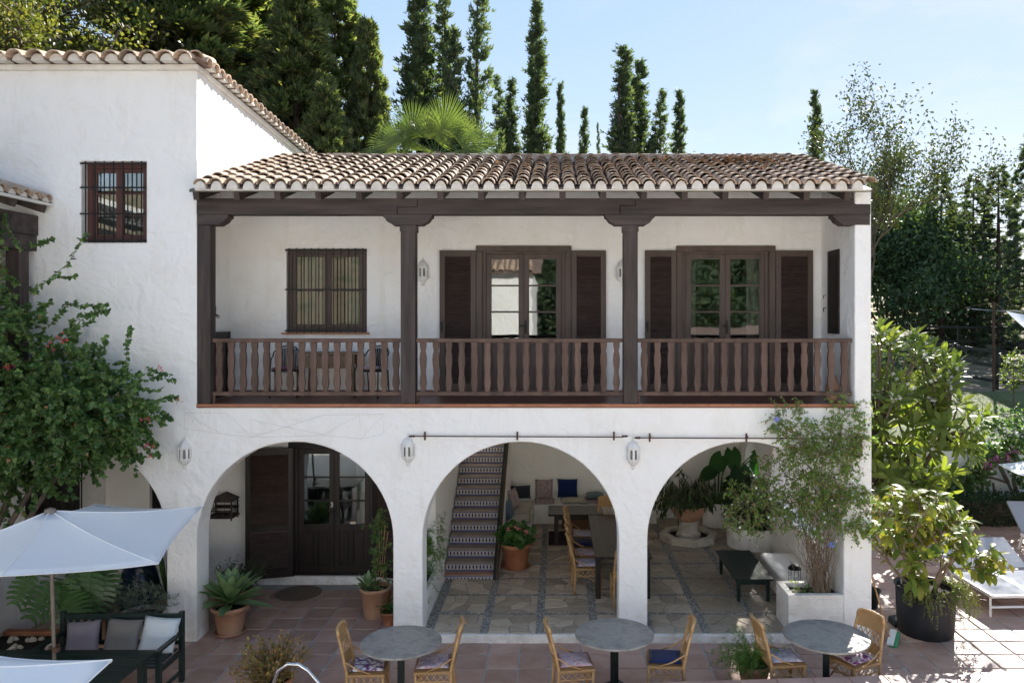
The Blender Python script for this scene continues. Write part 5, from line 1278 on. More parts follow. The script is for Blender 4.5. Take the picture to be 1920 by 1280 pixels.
# ---- broom, dustpan, bucket behind the pillar
p0 = atz(1672, 1200, .03); p1 = at(1634, 1070, p0.y+.25)
t = thing('broom', 'broom with green bristles leaning behind the right pillar', 'broom', p0)
MB().tube([(-.03, 0, .05), p1-p0+Vector((-.02, 0, 0))], .012, 7).build('handle', M['cane'], t)
Mh = Matrix.Rotation(R(-32), 3, 'Z') @ Matrix.Rotation(R(14), 3, 'X')
MB().box((0, 0, .045), (.09, .36, .035), Mh).build('head', M['white_metal'], t, bev=.008)
MB().box((.035, -.01, .01), (.11, .37, .06), Mh).build('bristles', flat('green_bristle', (.06, .26, .13), .8), t, bev=.012)
p0 = atz(1651, 1150, 0); t = thing('black_bucket', 'black bucket behind the right pillar', 'bucket', (p0.x-.05, p0.y+.3, 0))
MB().lathe([(.12, 0), (.16, .26), (.175, .27), (.172, .285), (.15, .27), (.115, .02)], 24, closed=True).build('body', M['black_paint'], t, smooth=True)
p0 = atz(1690, 1170, 0); t = thing('lobby_dustpan', 'black upright dustpan on a stick beside the big plant tub', 'dustpan', (p0.x, p0.y, 0))
MB().prism([(-.16, 0), (.17, 0), (.15, .03), (.02, .11), (-.14, .09)], -.13, .13, 'xz').build('pan', M['black_paint'], t, bev=.01); MB().tube([(0, 0, .08), (0, 0, .62)], .011, 8).build('handle', M['iron'], t); MB().tube([(0, 0, .62), (0, 0, .72)], .014, 8).build('grip', M['white_metal'], t)
# ---- pool ladder rail and the tiled coping in the foreground
a_ = [at(x, y, -2.58) for x, y in ((511, 1330), (514, 1275), (522, 1256), (540, 1244), (560, 1245), (578, 1257), (600, 1283), (640, 1340))]
t = thing('pool_rail', 'curved stainless steel pool rail at the bottom edge', 'rail', (a_[0].x, a_[0].y, 0)); off = Vector((a_[0].x, a_[0].y, 0))
MB().tube([(0, 0, 0)]+[q-off for q in a_]+[(a_[-1].x-off.x+.12, 0, 0)], .022, 10).build('rail', M['steel'], t, smooth=True)
cp = thing('coping_wall', 'low wall topped with sunlit terracotta tiles along the bottom right edge', 'wall', (1.0, -2.227, 0), R(3.65))
MB().bb(-.6, 6.3, -.62, .0, 0, .425).build('wall', M['white'], cp)
for k in range(16):
    for j in range(2): MB().bb(-.6+k*.43+.004, -.6+(k+1)*.43-.004, .02-(j+1)*.33+.004, .02-j*.33-.004, .4265, .452).build('coping_tile', M['terra'], cp, bev=.006)
# ================================================================== near plants
Z3 = np.array([0, 0, 1.])
LEAF = leaf_t(.55); LANCE = leaf_t(.22, .10, .18); OVAL = leaf_t(.5, .10, .10, ((.0, .05), (.12, .45), (.35, .95), (.6, 1.), (.85, .6), (1., .0)))
HEART = leaf_t(.85, .12, .14, ((0, .35), (.12, .9), (.35, 1.), (.7, .55), (1., 0)))
def shoots(rg, starts, dirs, lens, n_leaf, droop=.5, wander=.35, seg=6):
    """curving shoots; returns point chains and leaf sites (pos, dir, up)"""
    S = len(starts); P = np.zeros((S, seg+1, 3)); P[:, 0] = starts; d = unit(dirs.copy())
    for k in range(seg):
        P[:, k+1] = P[:, k] + d*(lens/seg)[:, None]
        d = unit(d + rg.normal(0, wander/seg**.5, (S, 3)) + np.array([0, 0, -droop/seg]))
    T = rg.uniform(.05, 1, (S, n_leaf)); i = np.minimum((T*seg).astype(int), seg-1); f = T*seg-i
    ar = np.arange(S)[:, None]; A = P[ar, i]; B = P[ar, i+1]; pos = A+(B-A)*f[..., None]; dr = unit(B-A)
    side = unit(np.cross(dr, rand_unit(rg, S*n_leaf).reshape(S, n_leaf, 3)))
    ld = unit(dr*.55+side*.9+np.array([0, 0, -.15]))
    return P, pos.reshape(-1, 3), ld.reshape(-1, 3), np.full((S*n_leaf, 3), [0, 0, 1.])
def twigs(name, P, r0, r1, mat, parent, n=3, stride=1):
    S, K, _ = P.shape; idx = np.arange(0, K, stride); P = P[:, idx]; K = len(idx)
    a = np.arange(n)*2*np.pi/n; V = np.zeros((S, K, n, 3)); rr = np.linspace(r0, r1, K)
    t = unit(P[:, -1]-P[:, 0]); u = unit(np.cross(t, [0.31, .77, .55])); w = np.cross(t, u)
    ring = (np.cos(a)[:, None]*u[:, None, :]+np.sin(a)[:, None]*w[:, None, :]) if False else (np.cos(a)[None, :, None]*u[:, None, :]+np.sin(a)[None, :, None]*w[:, None, :])
    V = P[:, :, None, :]+ring[:, None]*rr[None, :, None, None]
    q = []
    for k in range(K-1):
        for i in range(n): q.append((k*n+i, k*n+(i+1) % n, (k+1)*n+(i+1) % n, (k+1)*n+i))
    q = np.array(q); F_ = (q[None]+(np.arange(S)*K*n)[:, None, None]).reshape(-1, 4)
    me = bpy.data.meshes.new(name); me.from_pydata(V.reshape(-1, 3).tolist(), [], F_.tolist()); me.materials.append(mat); me.update()
    return tag(link(name, me, parent), kind='stuff')
def leaves(name, tmpl, rg, pos, ld, up, size, mat, parent, jit=.5, aspect=(1, 1, 1)):
    n = len(pos); up = up+rg.normal(0, jit, (n, 3)); s = rg.uniform(size[0], size[1], n)[:, None]*np.array(aspect)[None]
    return scatter(name, tmpl, pos, frames(ld, up), s, mat, parent, smooth=False)
def blossoms(name, rg, pos, size, mat, parent, petals=5, cup=.3):
    v = []; f = []
    for k in range(petals):
        a = 2*math.pi*k/petals; b_ = len(v); c, s = math.cos(a), math.sin(a); c1, s1 = math.cos(a+.5), math.sin(a+.5); c2, s2 = math.cos(a-.5), math.sin(a-.5)
        v += [(0, 0, 0), (.6*c1, .6*s1, cup*.6), (c, s, cup), (.6*c2, .6*s2, cup*.6)]; f.append((b_, b_+3, b_+2, b_+1))
    n = len(pos); return scatter(name, (v, f), pos, frames(rand_unit(rg, n), rand_unit(rg, n)+np.array([0, -1.2, .6])), rg.uniform(size[0], size[1], n), mat, parent)
def in_ell(rg, n, c, r, shell=.0):
    d = rand_unit(rg, n); q = rg.uniform(shell**3, 1, n)**(1/3); return np.array(c)+d*q[:, None]*np.array(r), d
L_ = {}
L_['boug'] = leaf_mat('bougainvillea_leaf', [(.04, .085, .034), (.075, .15, .052), (.115, .20, .066), (.17, .24, .085)], .38)
L_['bract'] = leaf_mat('pink_bract', [(.55, .06, .10), (.65, .12, .08), (.5, .04, .2)], .4, (1.3, 1.1, 1.1)); L_['dryleaf'] = leaf_mat('withered_leaf', [(.28, .15, .07), (.36, .22, .12)], .3, (1.2, 1.1, .8))
L_['jas'] = leaf_mat('jasmine_leaf', [(.08, .15, .04), (.13, .22, .055), (.18, .27, .07), (.25, .27, .10)], .42); L_['wflow'] = leaf_mat('white_petal', [(.75, .74, .68), (.8, .8, .78)], .3, (1, 1, 1)); L_['bflow'] = leaf_mat('blue_petal', [(.16, .24, .62), (.3, .3, .7)], .35, (1.1, 1.1, 1.2)); L_['mflow'] = leaf_mat('magenta_petal', [(.45, .03, .30), (.6, .1, .42)], .4, (1.2, 1, 1.2))
L_['agave'] = leaf_mat('agave_leaf', [(.15, .24, .11), (.20, .30, .14), (.24, .34, .17)], .18, per_obj=True); L_['dark'] = leaf_mat('dark_leaf', [(.018, .04, .016), (.035, .07, .024), (.055, .095, .032)], .25); L_['mon'] = leaf_mat('monstera_leaf', [(.025, .075, .02), (.05, .12, .03), (.07, .15, .04)], .25, per_obj=True, rough=.3, spec=.5)
L_['alo'] = leaf_mat('alocasia_leaf', [(.018, .055, .018), (.03, .085, .025)], .45, (1.6, 2.4, .5), per_obj=True); L_['mango'] = leaf_mat('drooping_leaf', [(.022, .045, .018), (.04, .075, .026), (.06, .10, .034)], .25)
L_['rub'] = leaf_mat('rubber_leaf', [(.085, .14, .035), (.15, .21, .045), (.23, .27, .058), (.34, .31, .075)], .5, (1.5, 1.5, .4), per_obj=True, rough=.45, spec=.2); L_['plu'] = leaf_mat('plumeria_leaf', [(.10, .15, .045), (.165, .22, .062), (.25, .29, .09)], .5, (1.5, 1.5, .45), per_obj=True, rough=.45, spec=.2); L_['plu_i'] = leaf_mat('plumeria_leaf_far', [(.10, .15, .045), (.165, .22, .062), (.25, .29, .09)], .5, (1.5, 1.5, .45), rough=.35)
L_['creep'] = leaf_mat('creeper_leaf', [(.09, .14, .035), (.16, .2, .05), (.2, .22, .07)], .4); L_['fern'] = leaf_mat('asparagus_fern', [(.07, .14, .035), (.12, .21, .05), (.17, .27, .07)], .45); L_['lav'] = leaf_mat('lavender_leaf', [(.10, .13, .10), (.16, .19, .15), (.2, .22, .17)], .2); L_['jade'] = leaf_mat('jade_leaf', [(.10, .12, .03), (.2, .18, .05), (.36, .24, .08), (.42, .2, .1)], .25)
L_['palm'] = leaf_mat('palm_leaf', [(.09, .13, .05), (.14, .185, .065), (.20, .24, .085)], .42, (1.5, 1.6, .55), per_obj=True); L_['ger'] = leaf_mat('geranium_leaf', [(.03, .09, .02), (.05, .13, .03), (.08, .17, .04)], .3); L_['hedge'] = leaf_mat('hedge_leaf', [(.012, .03, .012), (.025, .055, .018), (.04, .075, .022)], .25)
M['stem_g'] = flat('green_stem', (.06, .11, .03), .6)

def pot(parent, r0, r1, h, mat, rim=.03, saucer=False, n=28, soil=True):
    """tapered pot: foot radius r0, mouth radius r1"""
    MB().lathe([(r0*.97, .0), (r0, .015), (r0+(r1-r0)*.8, h-rim*2.2), (r1+.004, h-rim*2.0), (r1+.02, h-rim*1.6), (r1+.022, h-.008), (r1+.012, h), (r1-.012, h-.004), (r1-.02, h-.06), (r1-.03, h-.10)], n, closed=True).build('pot', mat, parent, smooth=True)
    if soil: MB().lathe([(.01, h-.055), (r1-.02, h-.065), (r1-.022, h-.10)], n).build('soil', M['soil'], parent)
    if saucer: MB().lathe([(r0*1.05, -.002+.002), (r0*1.35, .03), (r0*1.37, .045), (r0*1.28, .04)], n, closed=True).build('saucer', mat, parent, smooth=True)

# ---- the bougainvillea spilling over the left corner
bg_ = thing('bougainvillea', 'big green bougainvillea with a few red flowers spilling over the left wall', 'shrub', (-7.55, -.75, 0))
rg = np.random.default_rng(11); off = np.array([-7.55, -.75, 0])
ells = [((-7.9, -.75, 4.35), (.9, .55, .75), 100), ((-7.15, -.75, 3.85), (.95, .62, .75), 130), ((-6.45, -.72, 3.45), (.85, .55, .62), 120), ((-7.5, -.85, 3.05), (1.0, .7, .75), 140), ((-6.85, -.8, 3.05), (.9, .6, .50), 120), ((-8.2, -.9, 3.6), (.8, .7, .9), 100), ((-7.95, -.8, 2.5), (.7, .6, .55), 80), ((-8.1, -.55, 5.1), (.5, .35, .5), 40), ((-6.9, -.7, 3.4), (1.1, .5, .7), 120), ((-6.35, -.65, 3.3), (.7, .45, .5), 90)]
ST, DI = [], []
for c, r, n in ells:
    p, d = in_ell(rg, n, c, r, .35); ST.append(p); DI.append(unit(d*np.array([1, .9, .8])+np.array([.25, -.35, .1])+rg.normal(0, .35, (n, 3))))
ST, DI = np.concatenate(ST), np.concatenate(DI); ST[:, 1] = np.minimum(ST[:, 1], -.25)
P, pos, ld, up = shoots(rg, ST-off, DI, rg.uniform(.3, .6, len(ST)), 38, .9, .5)
pos[:, 1] = np.minimum(pos[:, 1], .68); P[:, :, 1] = np.minimum(P[:, :, 1], .68)
leaves('crown', HEART, rg, pos, ld, np.tile([.15, -.6, .8], (len(pos), 1)), (.04, .075), L_['boug'], bg_, .6)
k = rg.choice(len(pos), 420); leaves('withered_leaves', HEART, rg, pos[k]+rg.normal(0, .03, (420, 3)), ld[k], up[k], (.04, .07), L_['dryleaf'], bg_)
fl = np.concatenate([np.array(at(x, y, -1.25))[None]+rg.normal(0, .035, (9, 3)) for x, y in ((115, 632), (98, 648), (120, 640), (12, 685), (20, 685), (305, 690), (270, 790), (335, 748), (280, 845), (60, 770))])-off
fl = fl[::2]; blossoms('red_flowers', rg, fl, (.022, .034), L_['bract'], bg_, 3)['kind'] = 'stuff'
sh = [((96, 520), (130, 492), (152, 450), (165, 440)), ((60, 545), (100, 520), (146, 517)), ((160, 590), (190, 585), (204, 580)), ((235, 690), (240, 640), (243, 610)), ((40, 470), (15, 430), (8, 400)), ((290, 755), (315, 745), (332, 745)), ((0, 560), (6, 470), (4, 410)), ((60, 460), (80, 455), (100, 445)), ((200, 570), (160, 575), (120, 570)), ((275, 690), (300, 700), (318, 702)), ((300, 790), (312, 778), (320, 785))]
for s in sh:                                       # long single shoots standing out of the mass
    pts = [np.array(at(x, y, -.9+.1*i)) for i, (x, y) in enumerate(s)]; q = np.array([pts[min(int(u), len(pts)-2)]*(1-(u-min(int(u), len(pts)-2)))+pts[min(int(u), len(pts)-2)+1]*(u-min(int(u), len(pts)-2)) for u in np.linspace(0, len(pts)-1, 22)])-off
    MB().tube([Vector(a) for a in q[::3]], .004, 4).build('shoot', M['twig'], bg_)
    q2 = q.repeat(2, 0)+rg.normal(0, .008, (44, 3)); leaves('shoot_leaves', HEART, rg, q2, unit(rg.normal(0, 1, (44, 3))+np.array([.3, -.3, -.3])), np.tile([0, -.5, .8], (44, 1)), (.04, .075), L_['boug'], bg_, .4)
mb = MB()
for k in range(5):
    a = [Vector((-.42+.05*k, .05*k, .1)), Vector((-.5+.09*k, .0, .9)), Vector((-.42+.16*k, .05, 1.7)), Vector((-.3+.28*k, .0, 2.5)), Vector((-.2+.36*k, .0, 3.2+.1*k))]
    mb.tube([p+Vector((rnd.uniform(-.05, .05), rnd.uniform(-.05, .05), 0)) for p in a], [.06-.006*k, .05, .042, .03, .014], 7)
mb.build('trunk', M['bark'], bg_, smooth=True)
idx = rg.choice(len(P), 420, replace=False); twigs('twigs', P[idx], .007, .003, M['twig'], bg_)
# raised bed with stones at its foot
bd = thing('planting_bed', 'low clay-edged bed with pebbles at the foot of the bougainvillea', 'planter', (-7.35, -.9, 0))
for (a, b_, c_, d_) in ((-.55, .62, -.75, -.63), (.50, .62, -.63, .75), (-.55, .62, .75, .87)): MB().bb(a, b_, c_, d_, 0, .2).build('edging', M['clay_o'], bd, bev=.01)
MB().bb(-.55, .5, -.63, .75, .01, .14).build('soil', M['soil'], bd)
for k in range(26):
    bmx = bmesh.new(); bmesh.ops.create_icosphere(bmx, subdivisions=1, radius=.05)
    me = bpy.data.meshes.new('stone'); bmx.to_mesh(me); bmx.free(); me.materials.append(M['stone'])
    link('stone', me, bd, (rnd.uniform(-.3, .45), rnd.uniform(-.6, .7), .155), (rnd.random(), rnd.random(), rnd.random()*6), (rnd.uniform(.7, 1.6), rnd.uniform(.7, 1.4), rnd.uniform(.5, .8)))

# ---- jasmine climbing the right pillar from the brick planter
v_ = thing('climbing_vine', 'airy jasmine vine with tiny white flowers climbing the right arch and pillar', 'vine', (3.85, .25, .6)); off = np.array([3.85, .25, .6])
rg = np.random.default_rng(12)
blob = [((1500, 905), (.62, .25, .44), 210, .05), ((1420, 950), (.42, .22, .32), 110, .15), ((1560, 880), (.32, .22, .52), 100, -.1), ((1490, 815), (.26, .10, .38), 90, -.14), ((1585, 800), (.26, .10, .34), 90, -.14), ((1540, 850), (.5, .12, .42), 110, -.1), ((1600, 960), (.20, .12, .30), 80, -.1), ((1530, 960), (.36, .22, .32), 100, .0), ((1465, 790), (.13, .05, .15), 18, -.1), ((1600, 900), (.14, .1, .25), 20, -.12)]
ST, DI = [], []
for (x, y), r, n, Y_ in blob:
    p, d = in_ell(rg, n, at(x, y, Y_), r, .0); ST.append(p); DI.append(unit(d+rg.normal(0, .6, (n, 3))+np.array([0, -.25, .15])))
ST, DI = np.concatenate(ST), np.concatenate(DI)
P, pos, ld, up = shoots(rg, ST-off, DI, rg.uniform(.16, .38, len(ST)), 19, .8, .6)
leaves('crown', leaf_t(.42), rg, pos, ld, np.tile([0, -.5, .8], (len(pos), 1)), (.026, .055), L_['jas'], v_, .7)
k = rg.choice(len(pos), 2200); leaves('withered_leaves', LEAF, rg, pos[k]+rg.normal(0, .03, (2200, 3)), ld[k], up[k], (.02, .045), L_['dryleaf'], v_)
k = rg.choice(len(pos), 110); tag(blossoms('white_flowers', rg, pos[k]+rg.normal(0, .02, (110, 3))+np.array([0, -.06, .02]), (.016, .026), L_['wflow'], v_), kind='stuff')
blossoms('blue_flowers', rg, np.array([at(1457, 786, -.22), at(1459, 802, -.24), at(1558, 1021, -.1), at(1561, 1020, -.12)])-off, (.04, .055), L_['bflow'], v_, 6, .15)
twigs('twigs', P[rg.choice(len(P), 620, replace=False)], .0045, .002, M['twig'], v_)
S_ = 90; st0 = np.stack([rg.uniform(-.10, .15, S_), rg.uniform(-.12, .12, S_), np.zeros(S_)], 1); en = np.stack([rg.uniform(-.45, .25, S_), rg.uniform(-.2, .15, S_), rg.uniform(.5, 1.5, S_)], 1)
T = np.linspace(0, 1, 7)[None, :, None]; PS = st0[:, None]*(1-T)+en[:, None]*T+rg.normal(0, .035, (S_, 7, 3))*np.sin(np.pi*T); twigs('bare_stems', PS, .006, .003, M['twig'], v_, 4)
p_ = rg.normal(0, 1, (60, 3))*np.array([.12, .1, .06])+np.array([-.22, .0, .05]); leaves('foot_leaves', LEAF, rg, p_, rand_unit(rg, 60), np.tile(Z3, (60, 1)), (.03, .07), L_['jas'], v_)
def trailing(parent, c, r, n, ln, leafn, size, mat, rg, drp=1.6, up_=.2, tm=LEAF, bias=(0, 0, 0)):
    p, d = in_ell(rg, n, c, r, .1); d = unit(d*np.array([1, 1, .3])+np.array([0, 0, up_])+np.array(bias)); P, pos, ld, up = shoots(rg, p, d, rg.uniform(ln[0], ln[1], n), leafn, drp, .4)
    return P, leaves('foliage', tm, rg, pos, ld, up, size, mat, parent, .6)

# ---- rounded planters at the back right: dark shrub, elephant ears
for (nm, lb, x, y, rr, hh, Yp) in (('round_planter', 'curved white masonry planter holding the dark jasmine shrub', 1425, 1035, .52, .40, None), ('round_planter', 'white round planter of the tall elephant ear plant', 1349, 990, .30, .50, None)):
    p = atz(x, y, FZ); o = tag(MB().lathe([(rr, 0), (rr, hh-.01), (rr-.01, hh), (rr-.08, hh), (rr-.09, hh-.08), (.02, hh-.08)], 36).build(nm, M['white'], None, smooth=False, loc=(p.x, p.y+rr, FZ)), lb, 'planter')
    smooth_angle(o.data, 40); MB().lathe([(.01, 0), (rr-.085, 0)], 30, closed=True).build('soil', M['soil'], o, loc=(0, 0, hh-.07))
    if rr > .4: shrub_c = (p.x, p.y+rr)
    else: ear_c = (p.x, p.y+rr)
sb = thing('dark_shrub', 'dense dark shrub with glossy leaves overhanging the curved planter', 'shrub', (shrub_c[0], shrub_c[1], FZ+.34)); rg = np.random.default_rng(13)
p, d = in_ell(rg, 300, (-.02, -.1, .48), (.48, .42, .42), .45); P, pos, ld, up = shoots(rg, p, unit(d+np.array([0, -.2, .1])), rg.uniform(.12, .26, 300), 16, .9, .4)
leaves('foliage', leaf_t(.5), rg, pos, ld, up, (.035, .065), L_['dark'], sb, .6); twigs('twigs', P[:120], .004, .0015, M['twig'], sb)
k = rg.choice(len(pos), 40); tag(blossoms('white_flowers', rg, pos[k]+np.array([0, -.05, .02]), (.012, .02), L_['wflow'], sb), kind='stuff')
MB().tube([(0, 0, -.05), (.02, -.03, .2), (-.02, -.05, .45)], [.04, .03, .015], 7).build('trunk', M['bark_d'], sb)
def ear_t():                                             # wavy arrow-shaped leaf, 1 long
    out = []; n = 20
    for k in range(n+1):
        t = k/n; y = t*1.25-.25; w = (math.sin(math.pi*min(1, (t*.92+.08)))**.75)*.42*(1-.25*t)+.018*math.sin(k*2.6)
        out.append((y, max(.0, w if k < n else 0)))
    v = []; f = []
    for (y, w) in out:
        z = -.16*max(0, y)**2; yy = y if y > 0 else y*.8
        v += [(-w, yy-(.0 if y > 0 else 0), z+.05*w), (0, max(y, 0), z), (w, yy, z+.05*w)]
    for k in range(n): a = k*3; f += [(a, a+1, a+4, a+3), (a+1, a+2, a+5, a+4)]
    return v, f
ear = thing('elephant_ear_plant', 'tall elephant ear plant with huge leaves behind the fountain planter', 'plant', (ear_c[0], ear_c[1], FZ+.43)); EM = leaf_mesh('leaf', ear_t(), L_['alo'])
for k, (x, y, sz, dx, dz) in enumerate(((1353, 855, .52, -.5, -.75), (1372, 845, .5, .1, -.9), (1338, 880, .42, -.85, -.5), (1388, 880, .66, .05, -.9), (1402, 900, .55, .5, -.8), (1418, 865, .62, .5, -.55), (1440, 880, .5, .7, -.5), (1432, 842, .62, .9, -.15), (1375, 900, .55, -.3, -.9), (1412, 850, .55, .35, .2), (1445, 905, .5, .6, -.7), (1368, 925, .4, -.5, -.6))):
    q = at(x, y, ear_c[1]+rnd.uniform(-.25, .2))-Vector(ear.location)
    D_ = np.array([[dx, -.35, dz]]); N_ = np.array([[.1*dx, -.9, .5]]); link_m('leaf', EM, ear, M4(q, frames(D_, N_)[0], sz))
    MB().tube([(rnd.uniform(-.07, .07), rnd.uniform(-.06, .06), -.05), Vector((q.x*.35, q.y*.35, q.z*.55)), q], [.026, .018, .010], 6).build('stalk', M['stem_g'], ear, smooth=True)
o = tag(MB().lathe([(.10, 0), (.15, .12), (.16, .22), (.12, .30), (.13, .33), (.10, .31)], 24, closed=True).build('glazed_pot', flat('blue_glaze', (.01, .03, .12), .2), None, smooth=True, loc=(shrub_c[0]-.05, shrub_c[1]+.85, FZ)), 'blue glazed pot behind the dark shrub', 'pot')
# ---- stone fountain planted with a drooping plant
p = atz(1300, 1026, FZ); fo = thing('fountain_planter', 'old stone fountain in an octagonal basin filled with a drooping plant', 'fountain', (p.x, p.y+.56, FZ))
MB().lathe([(.60, 0), (.60, .13), (.585, .145), (.44, .145), (.43, .13), (.43, .03), (.02, .03)], 8).build('basin', M['stone'], fo, bev=.008); MB().lathe([(.01, .09), (.428, .085)], 8, closed=True).build('soil', M['soil'], fo)
MB().lathe([(.26, .08), (.25, .14), (.21, .18), (.205, .34), (.23, .40)], 8).build('pedestal', M['stone'], fo, bev=.01)
MB().lathe([(.20, .40), (.26, .46), (.32, .54), (.40, .66), (.43, .70), (.425, .725), (.39, .72), (.37, .66), (.02, .64)], 8, closed=True).build('bowl', M['clay'], fo, bev=.008)
rg = np.random.default_rng(14); n = 170; a = rg.uniform(0, 6.283, n); st = np.stack([.2*np.cos(a), .2*np.sin(a), np.full(n, .7)], 1)*rg.uniform(.3, 1, n)[:, None]; st[:, 2] = .68
P, pos, ld, up = shoots(rg, st, unit(np.stack([np.cos(a)*.5, np.sin(a)*.5, np.ones(n)], 1)+rg.normal(0, .2, (n, 3))), rg.uniform(.35, .85, n), 16, 1.5, .4)
ld = unit(ld*.5+np.array([0, 0, -.9])); leaves('foliage', leaf_t(.2, .08, .2), rg, pos, ld, rand_unit(rg, len(pos)), (.11, .20), L_['mango'], fo, .3); twigs('stems', P, .007, .003, M['twig'], fo)

# ---- agave and the pots round the numbered door
def rosette(parent, n, L0, L1, w, mat, z0, curl=-.25, el0=15, el1=80, tm=None):
    tm = tm or leaf_t(w, .16, curl, ((0, .55), (.15, .62), (.4, .95), (.62, 1.), (.85, .55), (1, 0))); me = leaf_mesh('leaf', tm, mat)
    for k in range(n):
        t = k/n; el = R(el0+(el1-el0)*t+rnd.uniform(-6, 6)); a = k*2.39996+rnd.uniform(-.15, .15); Lk = L0+(L1-L0)*t
        D_ = np.array([[math.cos(a)*math.cos(el), math.sin(a)*math.cos(el), math.sin(el)]]); N_ = np.array([[-math.cos(a)*math.sin(el), -math.sin(a)*math.sin(el), math.cos(el)]])
        link_m('leaf', me, parent, M4((.03*math.cos(a), .03*math.sin(a), z0+.10*t), frames(D_, N_)[0], Lk*rnd.uniform(.9, 1.08)))
p = atz(424, 1193, 0); t = thing('potted_agave', 'large pale green agave in a terracotta pot by the left pillar', 'potted plant', (p.x, p.y+.14, 0)); pot(t, .17, .25, .42, M['clay'], saucer=True); rosette(t, 36, .58, .42, .30, L_['agave'], .42, .10, 4, 84)
q = Vector((p.x-.22, p.y+1.0, 0)); t = thing('spiky_pot_plant', 'dark spiky plant in a pot behind the agave', 'potted plant', q); pot(t, .14, .19, .36, M['clay'])
rg = np.random.default_rng(15); n = 90; p_, d = in_ell(rg, n, (0, 0, .36), (.12, .12, .03)); P, pos, ld, up = shoots(rg, p_, unit(d*.6+np.array([0, 0, 1.0])), rg.uniform(.25, .55, n), 14, .5, .3); leaves('foliage', leaf_t(.13), rg, pos, ld, up, (.07, .13), L_['dark'], t); twigs('stems', P, .004, .002, M['twig'], t)
p = atz(699, 1161, 0); t = thing('potted_climber', 'climber on canes in a terracotta pot with a small agave, right of the numbered door', 'potted plant', (p.x, p.y+.17, 0)); pot(t, .175, .225, .46, M['clay'])
for k in range(4): MB().tube([(.05*k-.05, .03*(k % 2), .38), (.06+.03*k, .02, 1.0), (.05+.05*k, 0, 1.62-.1*k)], .006, 5).build('cane', M['cane'], t)
n = 60; p_ = np.stack([rg.uniform(-.06, .14, n), rg.uniform(-.06, .06, n), rg.uniform(.45, 1.65, n)], 1); P, pos, ld, up = shoots(rg, p_, unit(rg.normal(0, 1, (n, 3))), rg.uniform(.1, .26, n), 9, .6, .5); leaves('foliage', LEAF, rg, pos, ld, np.tile([0, -.5, .8], (len(pos), 1)), (.045, .08), L_['boug'], t); twigs('stems', P, .003, .0015, M['twig'], t)
ag2 = bpy.data.objects.new('small_agave', None); C.objects.link(ag2); ag2.parent = t; ag2.location = (-.10, -.10, .44)
rosette(ag2, 20, .27, .19, .30, L_['agave'], 0, .12, 5, 80)
q = atz(742, 1150, 0); o = tag(MB().lathe([(.08, 0), (.13, .06), (.155, .16), (.13, .26), (.06, .33), (.045, .37), (.05, .41), (.062, .425), (.04, .42)], 24, closed=True).build('clay_jug', M['clay'], None, smooth=True, loc=(q.x-.02, q.y+.2, 0)), 'round clay jug half hidden behind the pillar', 'jug')
q = atz(728, 1172, 0); t = thing('small_pot_plant', 'small seedling in a little terracotta pot by the pillar', 'potted plant', (q.x, q.y+.05, 0)); pot(t, .085, .115, .2, M['clay_o'], .02)
n = 9; P, pos, ld, up = shoots(rg, np.tile([0, 0, .16], (n, 1)), unit(rg.normal(0, .5, (n, 3))+np.array([0, 0, 1])), rg.uniform(.1, .26, n), 7, .3, .3); leaves('foliage', LEAF, rg, pos, ld, up, (.06, .09), L_['ger'], t); twigs('stems', P, .004, .002, M['stem_g'], t)
p = atz(560, 1112, 0); o = tag(MB().lathe([(.02, .004), (.36, .004), (.38, .010), (.36, .016), (.02, .016)], 40).build('door_mat', rough_mat('coir_mat', (.13, .095, .065), (.22, .165, .115), .95, 30, None, .6, .01), None, loc=(p.x, p.y, 0)), 'round brown coir mat in front of the numbered door', 'mat')
# ---- planter with feathery fern left of the stair
t = thing('fern_planter', 'white planter with feathery asparagus fern beside the staircase', 'planter', (-2.14, 1.35, 0))
MB().bb(-.17, .18, -.95, .92, 0, .46).bb(.10, .18, -.95, .92, .46, .54).bb(-.17, -.09, -.95, .92, .46, .54).build('wall', M['white'], t, bev=.012); MB().bb(-.09, .10, -.94, .91, .461, .50).build('soil', M['soil'], t)
rg = np.random.default_rng(16); n = 260; p_ = np.stack([rg.uniform(-.08, .1, n), rg.uniform(-.7, .85, n), rg.uniform(.5, 1.25, n)], 1); P, pos, ld, up = shoots(rg, p_, unit(rg.normal(0, .7, (n, 3))+np.array([.1, -.2, .5])), rg.uniform(.16, .4, n), 34, 1.3, .5)
leaves('foliage', leaf_t(.12), rg, pos, ld, up, (.035, .07), L_['fern'], t, .8); twigs('stems', P, .003, .0015, M['stem_g'], t)
# ---- geranium tub at the foot of the stair
t = thing('potted_geranium', 'pink flowering plant in a large orange terracotta pot at the stair foot', 'potted plant', (-.76, 2.95, FZ)); pot(t, .20, .275, .46, M['clay_o'], .035, True)
n = 120; p_, d = in_ell(rg, n, (0, 0, .52), (.24, .24, .14)); P, pos, ld, up = shoots(rg, p_, unit(d*.5+np.array([0, -.1, .8])), rg.uniform(.06, .2, n), 8, .9, .4); leaves('foliage', HEART, rg, pos, ld, np.tile([0, -.6, .7], (len(pos), 1)), (.07, .12), L_['ger'], t, .5)
blossoms('pink_flowers', rg, np.concatenate([np.array([x, -.17, z])+rg.normal(0, .018, (14, 3)) for x, z in ((-.12, .73), (.02, .76), (.10, .72), (.19, .70))]), (.02, .03), leaf_mat('pink_petal', [(.7, .25, .22), (.75, .4, .35), (.6, .08, .15)], .3, (1.1, 1, 1)), t)
